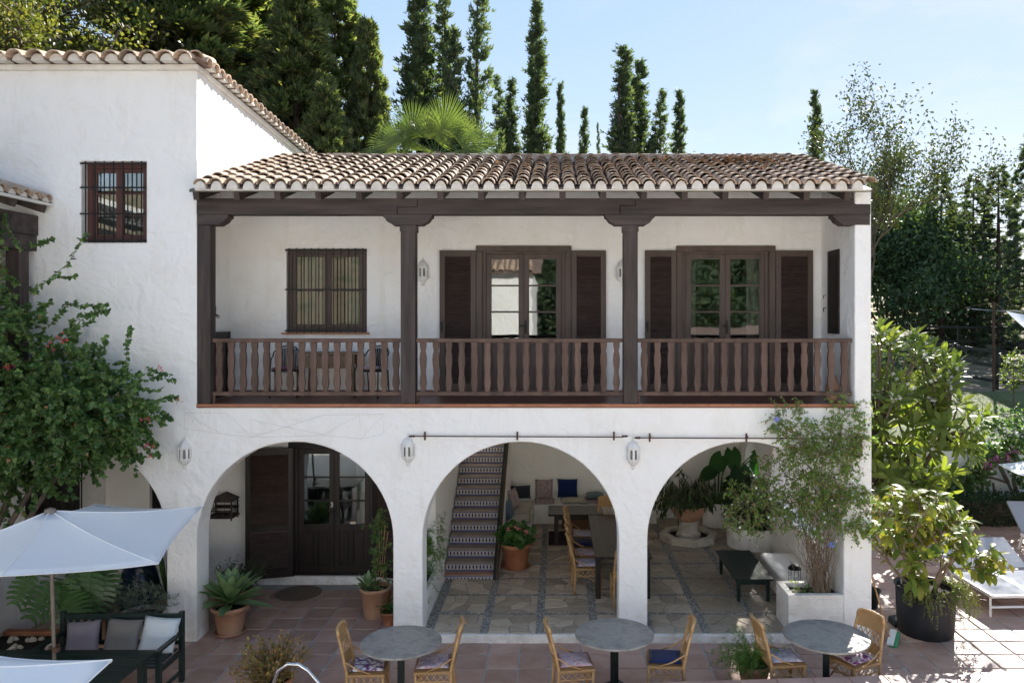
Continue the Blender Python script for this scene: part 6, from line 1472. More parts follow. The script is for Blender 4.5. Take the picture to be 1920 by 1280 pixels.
# ---- monstera group behind the bench
def monstera_t():
    v = [(0, 0, 0)]; f = []; n = 7
    rib = [(0, .02+.98*k/n, -.10*(k/n)**2) for k in range(n+1)]
    for s in (-1, 1):
        for k in range(n):
            y0_, y1_ = .02+.98*k/n, .02+.98*(k+.80)/n; w = .50*math.sin(math.pi*(.22+.72*k/n))**.8; up_ = .10+.16*k/n; b_ = len(v)
            z = lambda y, x: -.10*y*y+.10*abs(x)-.22*abs(x)**2
            q = [(0, y0_), (s*w*.55, y0_+up_*.5-.05), (s*w, y0_+up_-.03), (s*w*.97, y1_+up_-.06), (s*w*.55, y1_+up_*.5-.05), (0, y1_+.03)]
            v += [(x, y, z(y, x)) for x, y in q]; f += [(b_, b_+1, b_+4, b_+5), (b_+1, b_+2, b_+3, b_+4)]
    return v, f
MM = leaf_mesh('leaf', monstera_t(), L_['mon'])
def monstera(label, loc, lv, r0=.2, r1=.26, h=.5, mat='clay'):
    t = thing('potted_monstera', label, 'potted plant', loc, group='monstera pots under the left arch'); pot(t, r0, r1, h, M[mat])
    for (x, y, Y_, sz, dx, dz) in lv:
        q = at(x, y, Y_)-Vector(loc); D_ = np.array([[dx, -.35, dz]]); N_ = np.array([[.1, -.8, .6]]); link_m('leaf', MM, t, M4(q, frames(D_, N_)[0], sz))
        MB().tube([(rnd.uniform(-.05, .05), 0, h-.08), Vector((q.x*.4, q.y*.4, h+(q.z-h)*.7)), q], [.014, .011, .008], 5).build('stalk', M['stem_g'], t)
monstera('split-leaved monstera in a terracotta pot behind the green bench', (-6.55, -.15, 0), [(60, 1075, -.6, .42, -.35, -.85), (115, 1085, -.6, .55, .2, -.9), (100, 1092, -.75, .5, -.4, -.8), (172, 1070, -.5, .48, -.1, -.95), (190, 1062, -.3, .46, .35, -.8), (140, 1065, -.3, .4, .5, -.7), (130, 1110, -.7, .4, .5, -.6), (185, 1080, -.5, .45, .15, -1)])
t = thing('potted_lavender', 'grey green lavender bush in a grey stone pot behind the bench', 'potted plant', (-5.85, -.25, 0)); pot(t, .22, .30, .52, M['stone'])
rg = np.random.default_rng(17); n = 240; p_, d = in_ell(rg, n, (-.05, -.03, .62), (.40, .25, .18)); P, pos, ld, up = shoots(rg, p_, unit(d+np.array([0, -.1, .5])), rg.uniform(.08, .22, n), 22, .3, .3); ld = unit(ld+np.array([0, 0, .6])); leaves('foliage', leaf_t(.16), rg, pos, ld, up, (.03, .055), L_['lav'], t, .6)
t = thing('sword_leaf_plant', 'upright sword-leaved plant in a pot under the left arch', 'potted plant', (-5.95, .65, 0)); pot(t, .18, .24, .45, M['clay'])
for k in range(26):
    a = rnd.uniform(0, 6.28); el = R(rnd.uniform(50, 86)); D_ = np.array([[math.cos(a)*math.cos(el), math.sin(a)*math.cos(el), math.sin(el)]]); N_ = np.array([[-math.cos(a)*math.sin(el), -math.sin(a)*math.sin(el), math.cos(el)+.01]])
    if k == 0: SWL = leaf_mesh('leaf', leaf_t(.055, .2, .35), L_['mon'])
    link_m('leaf', SWL, t, M4((.06*math.cos(a), .06*math.sin(a), .38), frames(D_, N_)[0], rnd.uniform(.7, 1.1)))
t = thing('dark_urn', 'dark blue glazed urn among the plants under the left arch', 'urn', (-6.3, .5, 0)); MB().lathe([(.16, 0), (.27, .25), (.30, .55), (.24, .85), (.17, .98), (.2, 1.03), (.15, 1.0)], 28, closed=True).build('body', flat('deep_blue_glaze', (.008, .02, .045), .22), t, smooth=True)
# ---- jade shrub and feathery pot in the foreground
t = thing('jade_shrub', 'yellowish jade shrub in a pot at the bottom edge, behind the steel rail', 'potted plant', (-3.42, -1.85, 0)); pot(t, .16, .22, .34, M['clay_o'])
rg = np.random.default_rng(18); n = 150; p_, d = in_ell(rg, n, (0, 0, .38), (.12, .12, .06)); P, pos, ld, up = shoots(rg, p_, unit(d*.9+np.array([0, 0, .85])), rg.uniform(.18, .5, n), 26, .0, .35); keep = rg.uniform(0, 1, len(pos)) < .95; pos, ld, up = pos[keep], ld[keep], up[keep]
leaves('foliage', leaf_t(.65, .2, -.1), rg, pos, unit(ld+np.array([0, 0, .5])), up, (.024, .042), L_['jade'], t, .7); twigs('stems', P, .006, .003, M['twig'], t)
p = atz(1413, 1262, .1); t = thing('potted_fern', 'feathery light green fern in a terracotta pot before the wicker chair', 'potted plant', (p.x-.03, p.y-.12, 0)); pot(t, .15, .205, .30, M['clay'])
n = 120; p_, d = in_ell(rg, n, (0, 0, .3), (.12, .12, .03)); P, pos, ld, up = shoots(rg, p_, unit(d*np.array([1.1, 1, .6])+np.array([-.05, 0, .75])), rg.uniform(.26, .55, n), 50, 1.2, .4); leaves('foliage', leaf_t(.13), rg, pos, ld, up, (.03, .06), L_['fern'], t, .9); twigs('stems', P, .003, .001, M['stem_g'], t)
# ================================================================== garden on the right
def ell_tips(rg, n, c, r, zmin=-.3):
    d = rand_unit(rg, n*3); d = d[d[:, 2] > zmin][:n]; return np.array(c)+d*np.array(r)*rg.uniform(.78, 1.02, (len(d), 1)), d
wallg = thing('garden_wall', 'white garden wall at the back of the right patio', 'wall', (9.5, 7.6, 0))
MB().bb(-4.9, 6.5, 0, .28, -.05, 1.62).build('wall', M['white'], wallg, bev=.02)
hd = thing('clipped_hedge', 'low clipped dark green hedge in front of the garden wall', 'hedge', (10.7, 6.55, 0)); rg = np.random.default_rng(21)
n = 9000; q = rg.uniform(-1, 1, (n, 3))*np.array([2.6, .36, .30]); f_ = rg.integers(0, 3, n); q[f_ == 0, 2] = .30; q[f_ == 1, 1] = -.36; q = q+rg.normal(0, .035, (n, 3))+np.array([0, 0, .30]); q[:, 2] = np.maximum(q[:, 2], .01)
scatter('foliage', LEAF, q, frames(rand_unit(rg, n)+np.array([0, -.2, .3]), rand_unit(rg, n)+np.array([0, -.7, .7])), rg.uniform(.04, .075, n), L_['hedge'], hd); MB().bb(-2.52, 2.52, -.29, .29, .02, .5).build('stems', M['bark_d'], hd)
# ---- frangipani
pm = thing('frangipani', 'large frangipani bush with glossy leaves and white flowers beside the house', 'shrub', (7.95, 6.75, 0), sc_=1.12); rg = np.random.default_rng(22)
c_ = np.array([-.12, -.35, 2.0]); tips, dr = ell_tips(rg, 120, c_, np.array([1.42, 1.0, 1.95]), -.80); tips[::3] = c_+(tips[::3]-c_)*.62
tips = tips[(tips[:, 0] > -2.1)]; dr = dr[:len(tips)]
tr = MB()
nodes_ = [Vector((0, 0, .5)), Vector((-.5, -.2, 1.0)), Vector((.55, -.25, .95)), Vector((.1, -.3, 1.6)), Vector((-.6, -.3, 1.9)), Vector((.75, -.35, 1.8))]
tr.tube([(0, 0, 0), (.02, -.02, .25), nodes_[0]], [.11, .095, .08], 8)
for k in range(1, 6): tr.tube([nodes_[0], nodes_[0].lerp(nodes_[k], .5)+Vector((0, 0, -.05)), nodes_[k]], [.07, .055, .04], 7)
SITE = []
for t_, d in zip(tips, dr):
    tv = Vector(t_); b = min(nodes_[1:], key=lambda q_: (q_-tv).length); m_ = b.lerp(tv, .55)+Vector((0, 0, -.12)); tr.tube([b, m_, tv], [.032, .024, .018], 6); SITE.append((tv, (tv-m_).normalized()))
tr.build('trunk', M['bark'], pm, smooth=True)
PL = leaf_mesh('leaf', leaf_t(.27, .12, .22, ((0, .06), (.15, .35), (.4, .85), (.65, 1.), (.85, .7), (1, 0))), L_['plu']); sites = []
for (p_, d) in SITE:
    u = d.orthogonal().normalized(); w = d.cross(u)
    for k in range(14):
        a = k*2.4+rnd.random(); el = R(15+k*4.0+rnd.uniform(-8, 8)); out = u*math.cos(a)+w*math.sin(a); D_ = out*math.cos(el)+d*math.sin(el); N_ = d*math.cos(el)-out*math.sin(el)
        sites.append((p_+d*(.012*k-.05), D_, N_, rnd.uniform(.26, .42)))
sites.sort(key=lambda s: s[0].y)
for s in sites[:300]: link_m('leaf', PL, pm, M4(s[0], frames(np.array([s[1]]), np.array([s[2]]))[0], s[3]))
tag(scatter('leaf_rest', leaf_t(.27, .12, .22, ((0, .06), (.15, .35), (.4, .85), (.65, 1.), (.85, .7), (1, 0))), [s[0] for s in sites[300:]], frames(np.array([s[1] for s in sites[300:]]), np.array([s[2] for s in sites[300:]])), np.array([s[3] for s in sites[300:]]), L_['plu_i'], pm), kind='stuff')
fp = [s[0]+s[1]*.14 for s in SITE if s[0].z > 2.3 or rnd.random() < .2]; fp = np.concatenate([np.array(p_)+rg.normal(0, .055, (9, 3)) for p_ in fp]); tag(blossoms('flowers', rg, fp, (.03, .045), L_['wflow'], pm), kind='stuff')
# ---- bougainvillea on the garden wall
bv = thing('wall_bougainvillea', 'bougainvillea with magenta and pale flowers trained on the garden wall', 'shrub', (10.4, 7.3, 0)); rg = np.random.default_rng(23); off = np.array([10.4, 7.3, 0])
tb = MB()
for pts in (((1935, 1000), (1915, 960), (1890, 905), (1860, 895), (1800, 900)), ((1920, 975), (1890, 945), (1865, 925), (1862, 905)), ((1915, 950), (1900, 900), (1905, 860), (1890, 830)), ((1890, 905), (1868, 860), (1865, 830)), ((1800, 900), (1795, 930), (1800, 950))):
    tb.tube([Vector(at(x, y, 7.35))-Vector(off) for x, y in pts], [.05, .042, .034, .026, .018][:len(pts)], 6)
tb.build('trunk', M['bark'], bv, smooth=True)
ST = np.concatenate([in_ell(rg, m, at(x, y, 7.25), r)[0] for (x, y), r, m in (((1870, 850), (.55, .2, .3), 60), ((1910, 820), (.5, .22, .35), 60), ((1830, 890), (.4, .2, .25), 45), ((1880, 790), (.5, .2, .25), 40), ((1925, 890), (.3, .2, .35), 30), ((1790, 905), (.4, .2, .2), 30))]); DI = unit(rg.normal(0, .7, ST.shape)+np.array([0, -.4, .1]))
P, pos, ld, up = shoots(rg, ST-off, DI, rg.uniform(.2, .45, len(ST)), 16, .9, .5); pos[:, 1] = np.minimum(pos[:, 1], .27); leaves('crown', HEART, rg, pos, ld, np.tile([0, -.6, .8], (len(pos), 1)), (.05, .085), L_['boug'], bv, .6); P[:, :, 1] = np.minimum(P[:, :, 1], .27); twigs('twigs', P, .005, .002, M['twig'], bv)
mg = np.concatenate([np.array(at(x, y, 7.0))+rg.normal(0, .07, (16, 3)) for x, y in ((1902, 845), (1898, 850), (1875, 862), (1867, 865), (1850, 870), (1895, 862))])-off; tag(blossoms('magenta_flowers', rg, mg, (.03, .05), L_['mflow'], bv, 3), kind='stuff')
wt = np.concatenate([np.array(at(x, y, 7.1))+rg.normal(0, .10, (26, 3)) for x, y in ((1870, 805), (1885, 812), (1858, 818), (1895, 800), (1905, 812))])-off; tag(blossoms('pale_flowers', rg, wt, (.02, .035), leaf_mat('pale_lilac_petal', [(.6, .58, .68), (.7, .7, .72)], .3, (1, 1, 1)), bv), kind='stuff')
# ---- rubber tree in a black tub with trailing creeper
rb = thing('potted_rubber_tree', 'bushy rubber tree with yellow green leaves in a big black tub', 'potted plant', (5.47, .34, 0))
MB().lathe([(.37, 0), (.385, .02), (.40, .25), (.41, .60), (.415, .67), (.43, .68), (.43, .705), (.405, .70), (.39, .62)], 36, closed=True).build('tub', rough_mat('black_plastic_tub', (.012, .014, .017), (.022, .025, .03), .5, 5, None, .1, .003), rb, smooth=True); MB().lathe([(.01, .63), (.395, .62)], 30, closed=True).build('soil', M['soil'], rb)
rg = np.random.default_rng(24); lf = []; tb = MB()
def grow(p, d, L, r, depth):
    pts = [p]; q = p.copy(); dd = d.copy(); n = 4
    for k in range(n):
        dd = (dd+Vector(rg.normal(0, .16, 3))+Vector((0, 0, .06))).normalized(); q = q+dd*L/n; pts.append(q.copy())
        if depth <= 1: lf.append((q.copy(), dd.copy()))
        if depth == 0: lf.append(((pts[-2]+q)/2, dd.copy()))
    tb.tube(pts, [r*(1-.4*i/n) for i in range(n+1)], 6)
    if depth == 0: return
    for k in range(3 if depth > 1 else 2):
        a = rg.uniform(0, 6.28); u = dd.orthogonal().normalized(); w = dd.cross(u); nd_ = (dd*.75+(u*math.cos(a)+w*math.sin(a))*.75).normalized(); grow(pts[2+k % 3], nd_, L*rg.uniform(.6, .85), r*.62, depth-1)
for k in range(9):
    a = k*.698+rg.uniform(-.2, .2); grow(Vector((.12*math.cos(a), .12*math.sin(a), .6)), Vector((math.cos(a)*.75, math.sin(a)*.5, .95)).normalized(), rg.uniform(.72, 1.0), .026, 2)
tb.build('stems', M['twig'], rb, smooth=True)
RL = leaf_mesh('leaf', leaf_t(.44, .12, .25, ((0, .06), (.12, .5), (.35, .95), (.6, 1.), (.85, .6), (1, 0))), L_['rub']); S2 = []
for (p_, d) in lf:
    for k in range(2):
        a = rg.uniform(0, 6.28); u = d.orthogonal().normalized(); w = d.cross(u); o_ = u*math.cos(a)+w*math.sin(a); D_ = (o_*.8+d*.3+Vector((0, 0, -.35))).normalized(); S2.append((p_+Vector(rg.normal(0, .02, 3)), D_, Vector((o_.x*.3, o_.y*.3-.2, 1)), rg.uniform(.14, .23)))
rg.shuffle(S2) if False else None
S2.sort(key=lambda s: s[0].y)
for s in S2[:300]: link_m('leaf', RL, rb, M4(s[0], frames(np.array([s[1]]), np.array([s[2]]))[0], s[3]))
if len(S2) > 300: tag(scatter('leaf_rest', leaf_t(.44, .12, .25), [s[0] for s in S2[300:]], frames(np.array([s[1] for s in S2[300:]]), np.array([s[2] for s in S2[300:]])), np.array([s[3] for s in S2[300:]]), leaf_mat('rubber_leaf_far', [(.08, .13, .03), (.15, .20, .04), (.23, .26, .055), (.34, .30, .07)], .5, (1.6, 1.5, .4)), rb), kind='stuff')
n = 150; a = rg.uniform(-2.6, .6, n); st = np.stack([.36*np.cos(a), .36*np.sin(a), np.full(n, .67)], 1); P, pos, ld, up = shoots(rg, st, unit(np.stack([np.cos(a), np.sin(a), np.full(n, .6)], 1)+rg.normal(0, .25, (n, 3))), rg.uniform(.15, .62, n)*(.55+.45*(np.cos(a+.6) > .2)), 26, 3.6, .35); tag(leaves('creeper', OVAL, rg, pos, ld, up, (.018, .034), L_['creep'], rb, .7), kind='stuff'); twigs('creeper_stems', P, .0025, .0015, M['twig'], rb)

# ---- lawn
def grass_mat():
    m, n, b = nodes_of('lawn_turf'); g = nd(n, 'ShaderNodeNewGeometry').outputs['Position']; col = ramp(n, noise_n(n, g, 1.3, 8, .65), [(.3, (.045, .065, .016)), (.55, (.075, .10, .024)), (.75, (.12, .12, .04))]); n.links.new(col, b.inputs['Base Color']); b.inputs['Roughness'].default_value = .9; bump(n, b, noise_n(n, g, 40, 5, .7), .6, .03); return m
lw = tag(MB().add([(x, y, ground_h(x, y)+.10) for y in (7.89, 10, 12, 14, 16, 18, 20.3) for x in (4.5, 7, 9, 11, 13, 15, 18, 22)], [(j*8+i, j*8+i+1, j*8+i+9, j*8+i+8) for j in range(6) for i in range(7)]).build('lawn', grass_mat(), smooth=True), kind='structure')
rg = np.random.default_rng(25); n = 42000; q = np.stack([rg.uniform(5.5, 17, n), rg.uniform(7.95, 20.2, n)], 1); gz_ = np.array([ground_h(x, y) for x, y in q])+.09
gd = unit(rg.normal(0, .45, (n, 3))+np.array([0, 0, 1.])); L_['grass'] = leaf_mat('grass_blade', [(.05, .07, .015), (.085, .11, .022), (.12, .13, .035)], .35, (1.5, 1.5, .5))
tag(scatter('lawn_grass', ([(-.06, 0, 0), (.06, 0, 0), (0, 1, .1)], [(0, 1, 2)]), np.c_[q, gz_], frames(gd, rand_unit(rg, n)), rg.uniform(.04, .11, n), L_['grass']), 'short sunlit grass on the raised lawn', 'grass', kind='stuff')
# ---- paddock fence, horse, shade sail, sapling
def fence(label, pts, h, rails):
    t = thing('paddock_fence', label, 'fence', (pts[0][0], pts[0][1], ground_h(*pts[0])), group='dark green paddock fences'); o_ = Vector(t.location)
    for (x, y) in pts: z = ground_h(x, y)-o_.z; MB().box((x-o_.x, y-o_.y, z+h/2-.1), (.15, .15, h+.2)).build('post', M['black_paint'], t, bev=.015)
    for a, b_ in zip(pts, pts[1:]):
        for r in rails: MB().bar((a[0]-o_.x, a[1]-o_.y-.09, ground_h(*a)-o_.z+r), (b_[0]-o_.x, b_[1]-o_.y-.09, ground_h(*b_)-o_.z+r), .045, .15).build('rail', M['black_paint'], t, bev=.01)
F0 = at(1868, 700, 22.0); pr = lambda x, Y: ((x-1045)*(Y+D0)/F, Y)
fence('dark green rail fence between the lawn and the paddock', [pr(1962, 20.5), pr(1868, 21.5), pr(1790, 24), pr(1715, 26.5), pr(1650, 29)], 1.75, (.35, 1.0, 1.6))
fence('dark green rail fence at the far side of the paddock', [pr(1960, 32), pr(1880, 32.5), pr(1798, 33), pr(1725, 33.5), pr(1650, 34)], 2.0, (1.1, 1.9))
hz = ground_h(25, 30); t = thing('horse', 'black horse standing in the shade behind the fence', 'horse', (24.9, 30.0, hz))
hb = bpy.data.meshes.new('body'); 
jv = [((-.65, 0, 1.20), .30), ((-.2, 0, 1.17), .30), ((.3, 0, 1.15), .29), ((.65, 0, 1.22), .28), ((.95, 0, 1.48), .19), ((1.20, 0, 1.78), .14), ((1.32, 0, 1.86), .12), ((1.55, 0, 1.62), .085), ((1.70, 0, 1.45), .065)]
ev = [(i, i+1) for i in range(8)]
def leg(root, pts):
    b0 = len(jv); jv.extend(pts); ev.append((root, b0)); ev.extend((b0+i, b0+i+1) for i in range(len(pts)-1))
for sy in (-.16, .16):
    leg(0, [((-.72, sy, .95), .17), ((-.62, sy, .68), .10), ((-.80, sy, .46), .065), ((-.76, sy, .22), .045), ((-.76, sy, .10), .045), ((-.72, sy, .02), .06)]); leg(3, [((.62, sy, .85), .12), ((.60, sy, .60), .075), ((.62, sy, .42), .06), ((.61, sy, .20), .042), ((.61, sy, .10), .045), ((.64, sy, .02), .06)])
leg(0, [((-.95, 0, 1.22), .07), ((-1.02, 0, .95), .06), ((-1.02, 0, .60), .04)])
leg(6, [((1.30, .07, 2.02), .025)]); leg(6, [((1.30, -.07, 2.02), .025)])
hb.from_pydata([v for v, _ in jv], ev, []); ho = link('body', hb, t); ho.modifiers.new('skin', 'SKIN'); 
for sv, (_, r) in zip(hb.skin_vertices[0].data, jv): sv.radius = (r*.82, r)
hb.skin_vertices[0].data[0].use_root = True; ss = ho.modifiers.new('smooth', 'SUBSURF'); ss.levels = 2; ss.render_levels = 2
hb.materials.append(rough_mat('black_horse_coat', (.010, .008, .007), (.022, .017, .014), .5, 5, None, .1, .005))
t = thing('shade_sail', 'white shade sail slung from a brown pole over the paddock', 'shade sail', (*pr(1863, 20.9), ground_h(*pr(1863, 20.9))-.1)); o_ = Vector(t.location)
pt_ = at(1863, 566, 20.9)-o_; MB().tube([(0, 0, 0), pt_], .055, 8).build('pole', M['rust'], t)
for nm, tri in (('sail', [at(1886, 583, 20.5), at(1960, 588, 18), at(1938, 628, 17.0)]), ('sail', [at(1808, 577, 27), at(1905, 581, 20.2), at(1975, 586, 27)])):
    m = MB(); K = 8; vs_ = []; id_ = {}
    A_, B_, C_2 = [Vector(q)-o_ for q in tri]
    for i in range(K+1):
        for j in range(K+1-i):
            a, b_ = i/K, j/K; c2 = 1-a-b_; id_[(i, j)] = len(vs_); s_ = a*b_+b_*c2+a*c2; g_ = (A_+B_+C_2)/3; p_ = A_*a+B_*b_+C_2*c2; vs_.append(p_+(g_-p_)*(.30*(s_ if min(a, b_, c2) < .001 else s_*.5))+Vector((0, 0, -.25*s_)))
    fs_ = [(id_[(i, j)], id_[(i+1, j)], id_[(i, j+1)]) for i in range(K) for j in range(K-i)]+[(id_[(i+1, j)], id_[(i+1, j+1)], id_[(i, j+1)]) for i in range(K) for j in range(K-i-1)]
    m.add(vs_, fs_); m.build(nm, M['canvas'], t, smooth=True); MB().tube([pt_, A_], .012, 4).build('rope', M['twig'], t)
sp = pr(1900, 16.5); t = thing('young_tree', 'small staked sapling on the lawn edge', 'tree', (sp[0], sp[1], ground_h(*sp)+.05)); rg = np.random.default_rng(26)
MB().tube([(0, 0, 0), (.02, 0, .7), (0, 0, 1.5)], [.035, .028, .012], 6).build('trunk', M['bark'], t); p_, d = in_ell(rg, 90, (0, 0, 1.35), (.32, .32, .62)); P, pos, ld, up = shoots(rg, p_, unit(d+np.array([0, 0, .5])), rg.uniform(.1, .3, 90), 14, .3, .4); leaves('crown', LEAF, rg, pos, ld, up, (.05, .085), L_['creep'], t)

# ================================================================== trees behind the house
L_['cyp'] = leaf_mat('cypress_spray', [(.050, .076, .056), (.074, .106, .072), (.105, .135, .088), (.155, .165, .108)], .38, rough=.7, spec=.15)
L_['ley'] = leaf_mat('conifer_spray', [(.060, .086, .058), (.095, .128, .076), (.16, .18, .095), (.29, .28, .135)], .40, rough=.7, spec=.15)
L_['fir'] = leaf_mat('fir_spray', [(.040, .068, .056), (.064, .10, .078), (.09, .125, .088), (.115, .115, .082)], .35, rough=.7, spec=.15)
SPR = spray_t(5, .8, 1, .20); SPR3 = spray_t(3, .7, 1, .24)
def spindle_mesh(seed, H, Rm, n, size, lump=.32, mat='cyp', multi=1):
    """narrow upright cypress: upswept branchlets of sprays round one or several leaders"""
    rg = np.random.default_rng(seed); P, D = [], []
    for l in range(multi):
        nb = int(n/26/multi); hh = H*(1 if l == 0 else rg.uniform(.5, .88)); a0 = rg.uniform(0, 6.28); ox, oy = (0, 0) if l == 0 else (math.cos(a0)*.6*Rm, math.sin(a0)*.45*Rm)
        for k in range(nb):
            t = ((k+rg.uniform(0, 1))/nb)**1.05; a = rg.uniform(0, 6.283); prof = min(1, (t*6+.15)**.6)*(1-t)**.92*(.80+.20*math.sin(t*6.5+seed*1.7))*1.12
            nz = noise.noise(Vector((math.cos(a)*1.1+seed, math.sin(a)*1.1, t*H*.5+l*9))); L = Rm*prof*(1+1.1*lump*nz)*rg.uniform(.55, 1.22)*(1 if l == 0 else .62)+.10
            m = 26; s_ = rg.uniform(.15, 1, m); c, sn = math.cos(a), math.sin(a); rise = rg.uniform(1.2, 2.2); wv = rg.normal(0, .10, (m, 3))
            lean = .12*math.sin(t*3+seed)
            P.append(np.stack([ox*(.4+.6*t)+lean+L*s_*c, oy+L*s_*sn, t*hh+L*s_*s_*rise*.6], 1)+wv*(.4+L)); D.append(unit(np.stack([np.full(m, c*.55), np.full(m, sn*.55), .5+.8*s_], 1)+rg.normal(0, .33, (m, 3))))
    P, D = np.concatenate(P), np.concatenate(D); o = scatter('crown', SPR3, P, frames(D, rand_unit(rg, len(P))), rg.uniform(size[0], size[1], len(P))*np.clip(1.25-.75*P[:, 2]/H, .45, 1), L_[mat]); me = o.data; bpy.data.objects.remove(o); return me
def layered_mesh(seed, H, Rm, nb, per, size, mat, rise=.35, droop=.25, p0=.7, tip=.9, gap=.0):
    """conifer of many boughs; each bough carries sprays"""
    rg = np.random.default_rng(seed); P, D = [], []; bl = []
    for k in range(nb):
        t = (k+rg.uniform(0, 1))/nb; t = t**p0; z = H*(.03+.96*t); L = Rm*(1-t)**.8*rg.uniform(.5, 1.2)+.25; a = k*2.39996+rg.uniform(-.4, .4); m = int(per*(.35+L/Rm))
        s = rg.uniform(.25, 1, m)**.7; zz = z+L*(rise*s-droop*s*s*1.4); c, sn = math.cos(a), math.sin(a); wv = rg.normal(0, .11*L**.5, (m, 2))*(.35+.65*s[:, None])
        P.append(np.stack([L*s*c-wv[:, 0]*sn, L*s*sn+wv[:, 0]*c, zz+wv[:, 1]*.6], 1)); D.append(unit(np.stack([np.full(m, c)-wv[:, 0]*sn*1.2, np.full(m, sn)+wv[:, 0]*c*1.2, rise-2*droop*s+rg.normal(0, .35, m)+.35*tip], 1)+rg.normal(0, .3, (m, 3)))); bl.append(((0, 0, z), (L*.5*c, L*.5*sn, z+L*(rise*.5-droop*.35)), (L*.9*c, L*.9*sn, z+L*(rise*.9-droop*1.1))))
    P, D = np.concatenate(P), np.concatenate(D); o = scatter('crown', SPR, P, frames(D, rand_unit(rg, len(P))+np.array([0, 0, .8])), rg.uniform(size[0], size[1], len(P)), L_[mat]); me = o.data; bpy.data.objects.remove(o)
    tb = MB(); tb.tube([(0, 0, 0), (0, 0, H*.5), (0, 0, H*.97)], [H*.018, H*.011, .015], 7)
    for b_ in bl[::2]: tb.tube(b_, [.035, .02, .006], 4, caps=False)
    return me, tb.mesh('trunk', M['bark_d'])
def plant_tree(name, label, x, Y, top_y, H0, crown, trunk=None, wpx=None, R0=1, group=None, rz_=None, cat='tree'):
    """stands at photo column x and depth Y; scaled so that its top reaches photo row top_y"""
    X = (x-1045)*(Y+D0)/F; g = ground_h(X, Y)-.05; top = CH-(top_y-600)*(Y+D0)/F; H = top-g
    t = thing(name, label, cat, (X, Y, g), rz_ if rz_ is not None else rnd.uniform(0, 6.28), group); sz = H/H0; sr = sz if wpx is None else (wpx/2*(Y+D0)/F)/R0
    t.scale = (sr, sr, sz); link('crown', crown, t)
    if trunk: link('trunk', trunk, t)
    return t
H0 = 14.0
CY = [spindle_mesh(31+i, H0, .75, 7800, (.16, .36), .45, 'cyp', (1, 2, 1)[i]) for i in range(3)]; CTR = MB().tube([(0, 0, 0), (0, 0, 7), (.05, 0, 13)], [.16, .1, .02], 6).mesh('trunk', M['bark_d']); BIGC = spindle_mesh(37, H0, 1.5, 15000, (.18, .40), .45, 'cyp', 4)
cyl = [(788, 17, -70, 84, 'tall dark cypress, left one of the pair right of the palm clump'), (832, 18, -45, 66, 'tall dark cypress, right one of the pair above the palm'), (1000, 21, 8, 62, 'tall slender cypress with the highest lone tip over the middle of the roof'), (962, 23, 152, 46, 'short cypress close left of the slender high one'), (936, 20, 148, 50, 'ragged cypress between the multi-stemmed one and the short one'), (1052, 27, 162, 30, 'thin cypress standing alone right of the slender high one'), (1097, 36, 204, 30, 'small thin cypress with a rounded tip, farther off'), (1122, 40, 234, 15, 'tiniest far cypress above the ridge'), (1163, 19, 92, 74, 'tallest cypress of the right group above the ridge'), (1203, 21, 118, 60, 'second tallest cypress of the right group'), (1238, 20, 170, 56, 'shorter cypress in the right group with a blunt base'), (1274, 23, 174, 44, 'last cypress at the right end of the right group'), (1525, 22, 173, 40, 'lone narrow cypress beside the leafy tree at the right end of the roof')]
for i, (x, Y, ty, w, lb) in enumerate(cyl): plant_tree('cypress_tree', lb, x, Y, ty, H0, CY[i % 3], CTR, w*1.65, .75, 'cypresses behind the house')
plant_tree('cypress_tree', 'broad multi-stemmed cypress towering behind the palm', 893, 16, -70, H0, BIGC, CTR, 190, 1.5, 'cypresses behind the house', 1.0)
LY = [layered_mesh(41+i, 14.0, 3.3, 190, 125, (.22, .46), 'ley', .62, .30, .72, .8) for i in range(2)]
for i, (x, Y, ty, w, lb) in enumerate(((335, 13, -190, 330, 'huge dense conifer directly behind the wing roof'), (455, 17, -120, 270, 'dense conifer between the wing roof and the pointed conifers'), (556, 13, -25, 190, 'pointed conifer with light green tips above the roof valley'), (628, 16, -50, 150, 'pointed conifer reaching out of the top of the picture beside its twin'), (690, 14, 40, 100, 'narrower conifer at the right edge of the conifer clump'), (612, 10.5, 165, 130, 'young conifer just behind the wing eave end'), (490, 20, -160, 240, 'dark conifer filling the gap at the back of the clump'))):
    plant_tree('conifer_tree', lb, x, Y, ty, 14.0, LY[i % 2][0], LY[i % 2][1], w*1.75, 3.0, 'conifers behind the wing')
FR = layered_mesh(51, 12.0, 2.4, 125, 46, (.18, .36), 'fir', .12, .22, .8, .2); FR2 = layered_mesh(52, 12.0, 2.4, 115, 46, (.18, .36), 'fir', .18, .28, .8, .2)
for i, (x, Y, ty, w, lb) in enumerate(((1765, 37, 320, 130, 'dark fir at the left of the row behind the paddock'), (1825, 38, 326, 120, 'second dark fir behind the paddock'), (1872, 36, 308, 140, 'third dark fir, the slightly taller one behind the paddock'), (1935, 30, 240, 150, 'nearest fir cut by the right edge of the picture'), (1800, 46, 395, 200, 'farther fir in the gap of the row'), (1730, 44, 400, 200, 'farther fir at the left end of the row'), (1845, 50, 430, 260, 'far fir closing the row behind the fence'))): 
    m_ = (FR, FR2)[i % 2]; plant_tree('fir_tree', lb, x, Y, ty, 12.0, m_[0], m_[1], w, 2.2, 'firs behind the paddock')
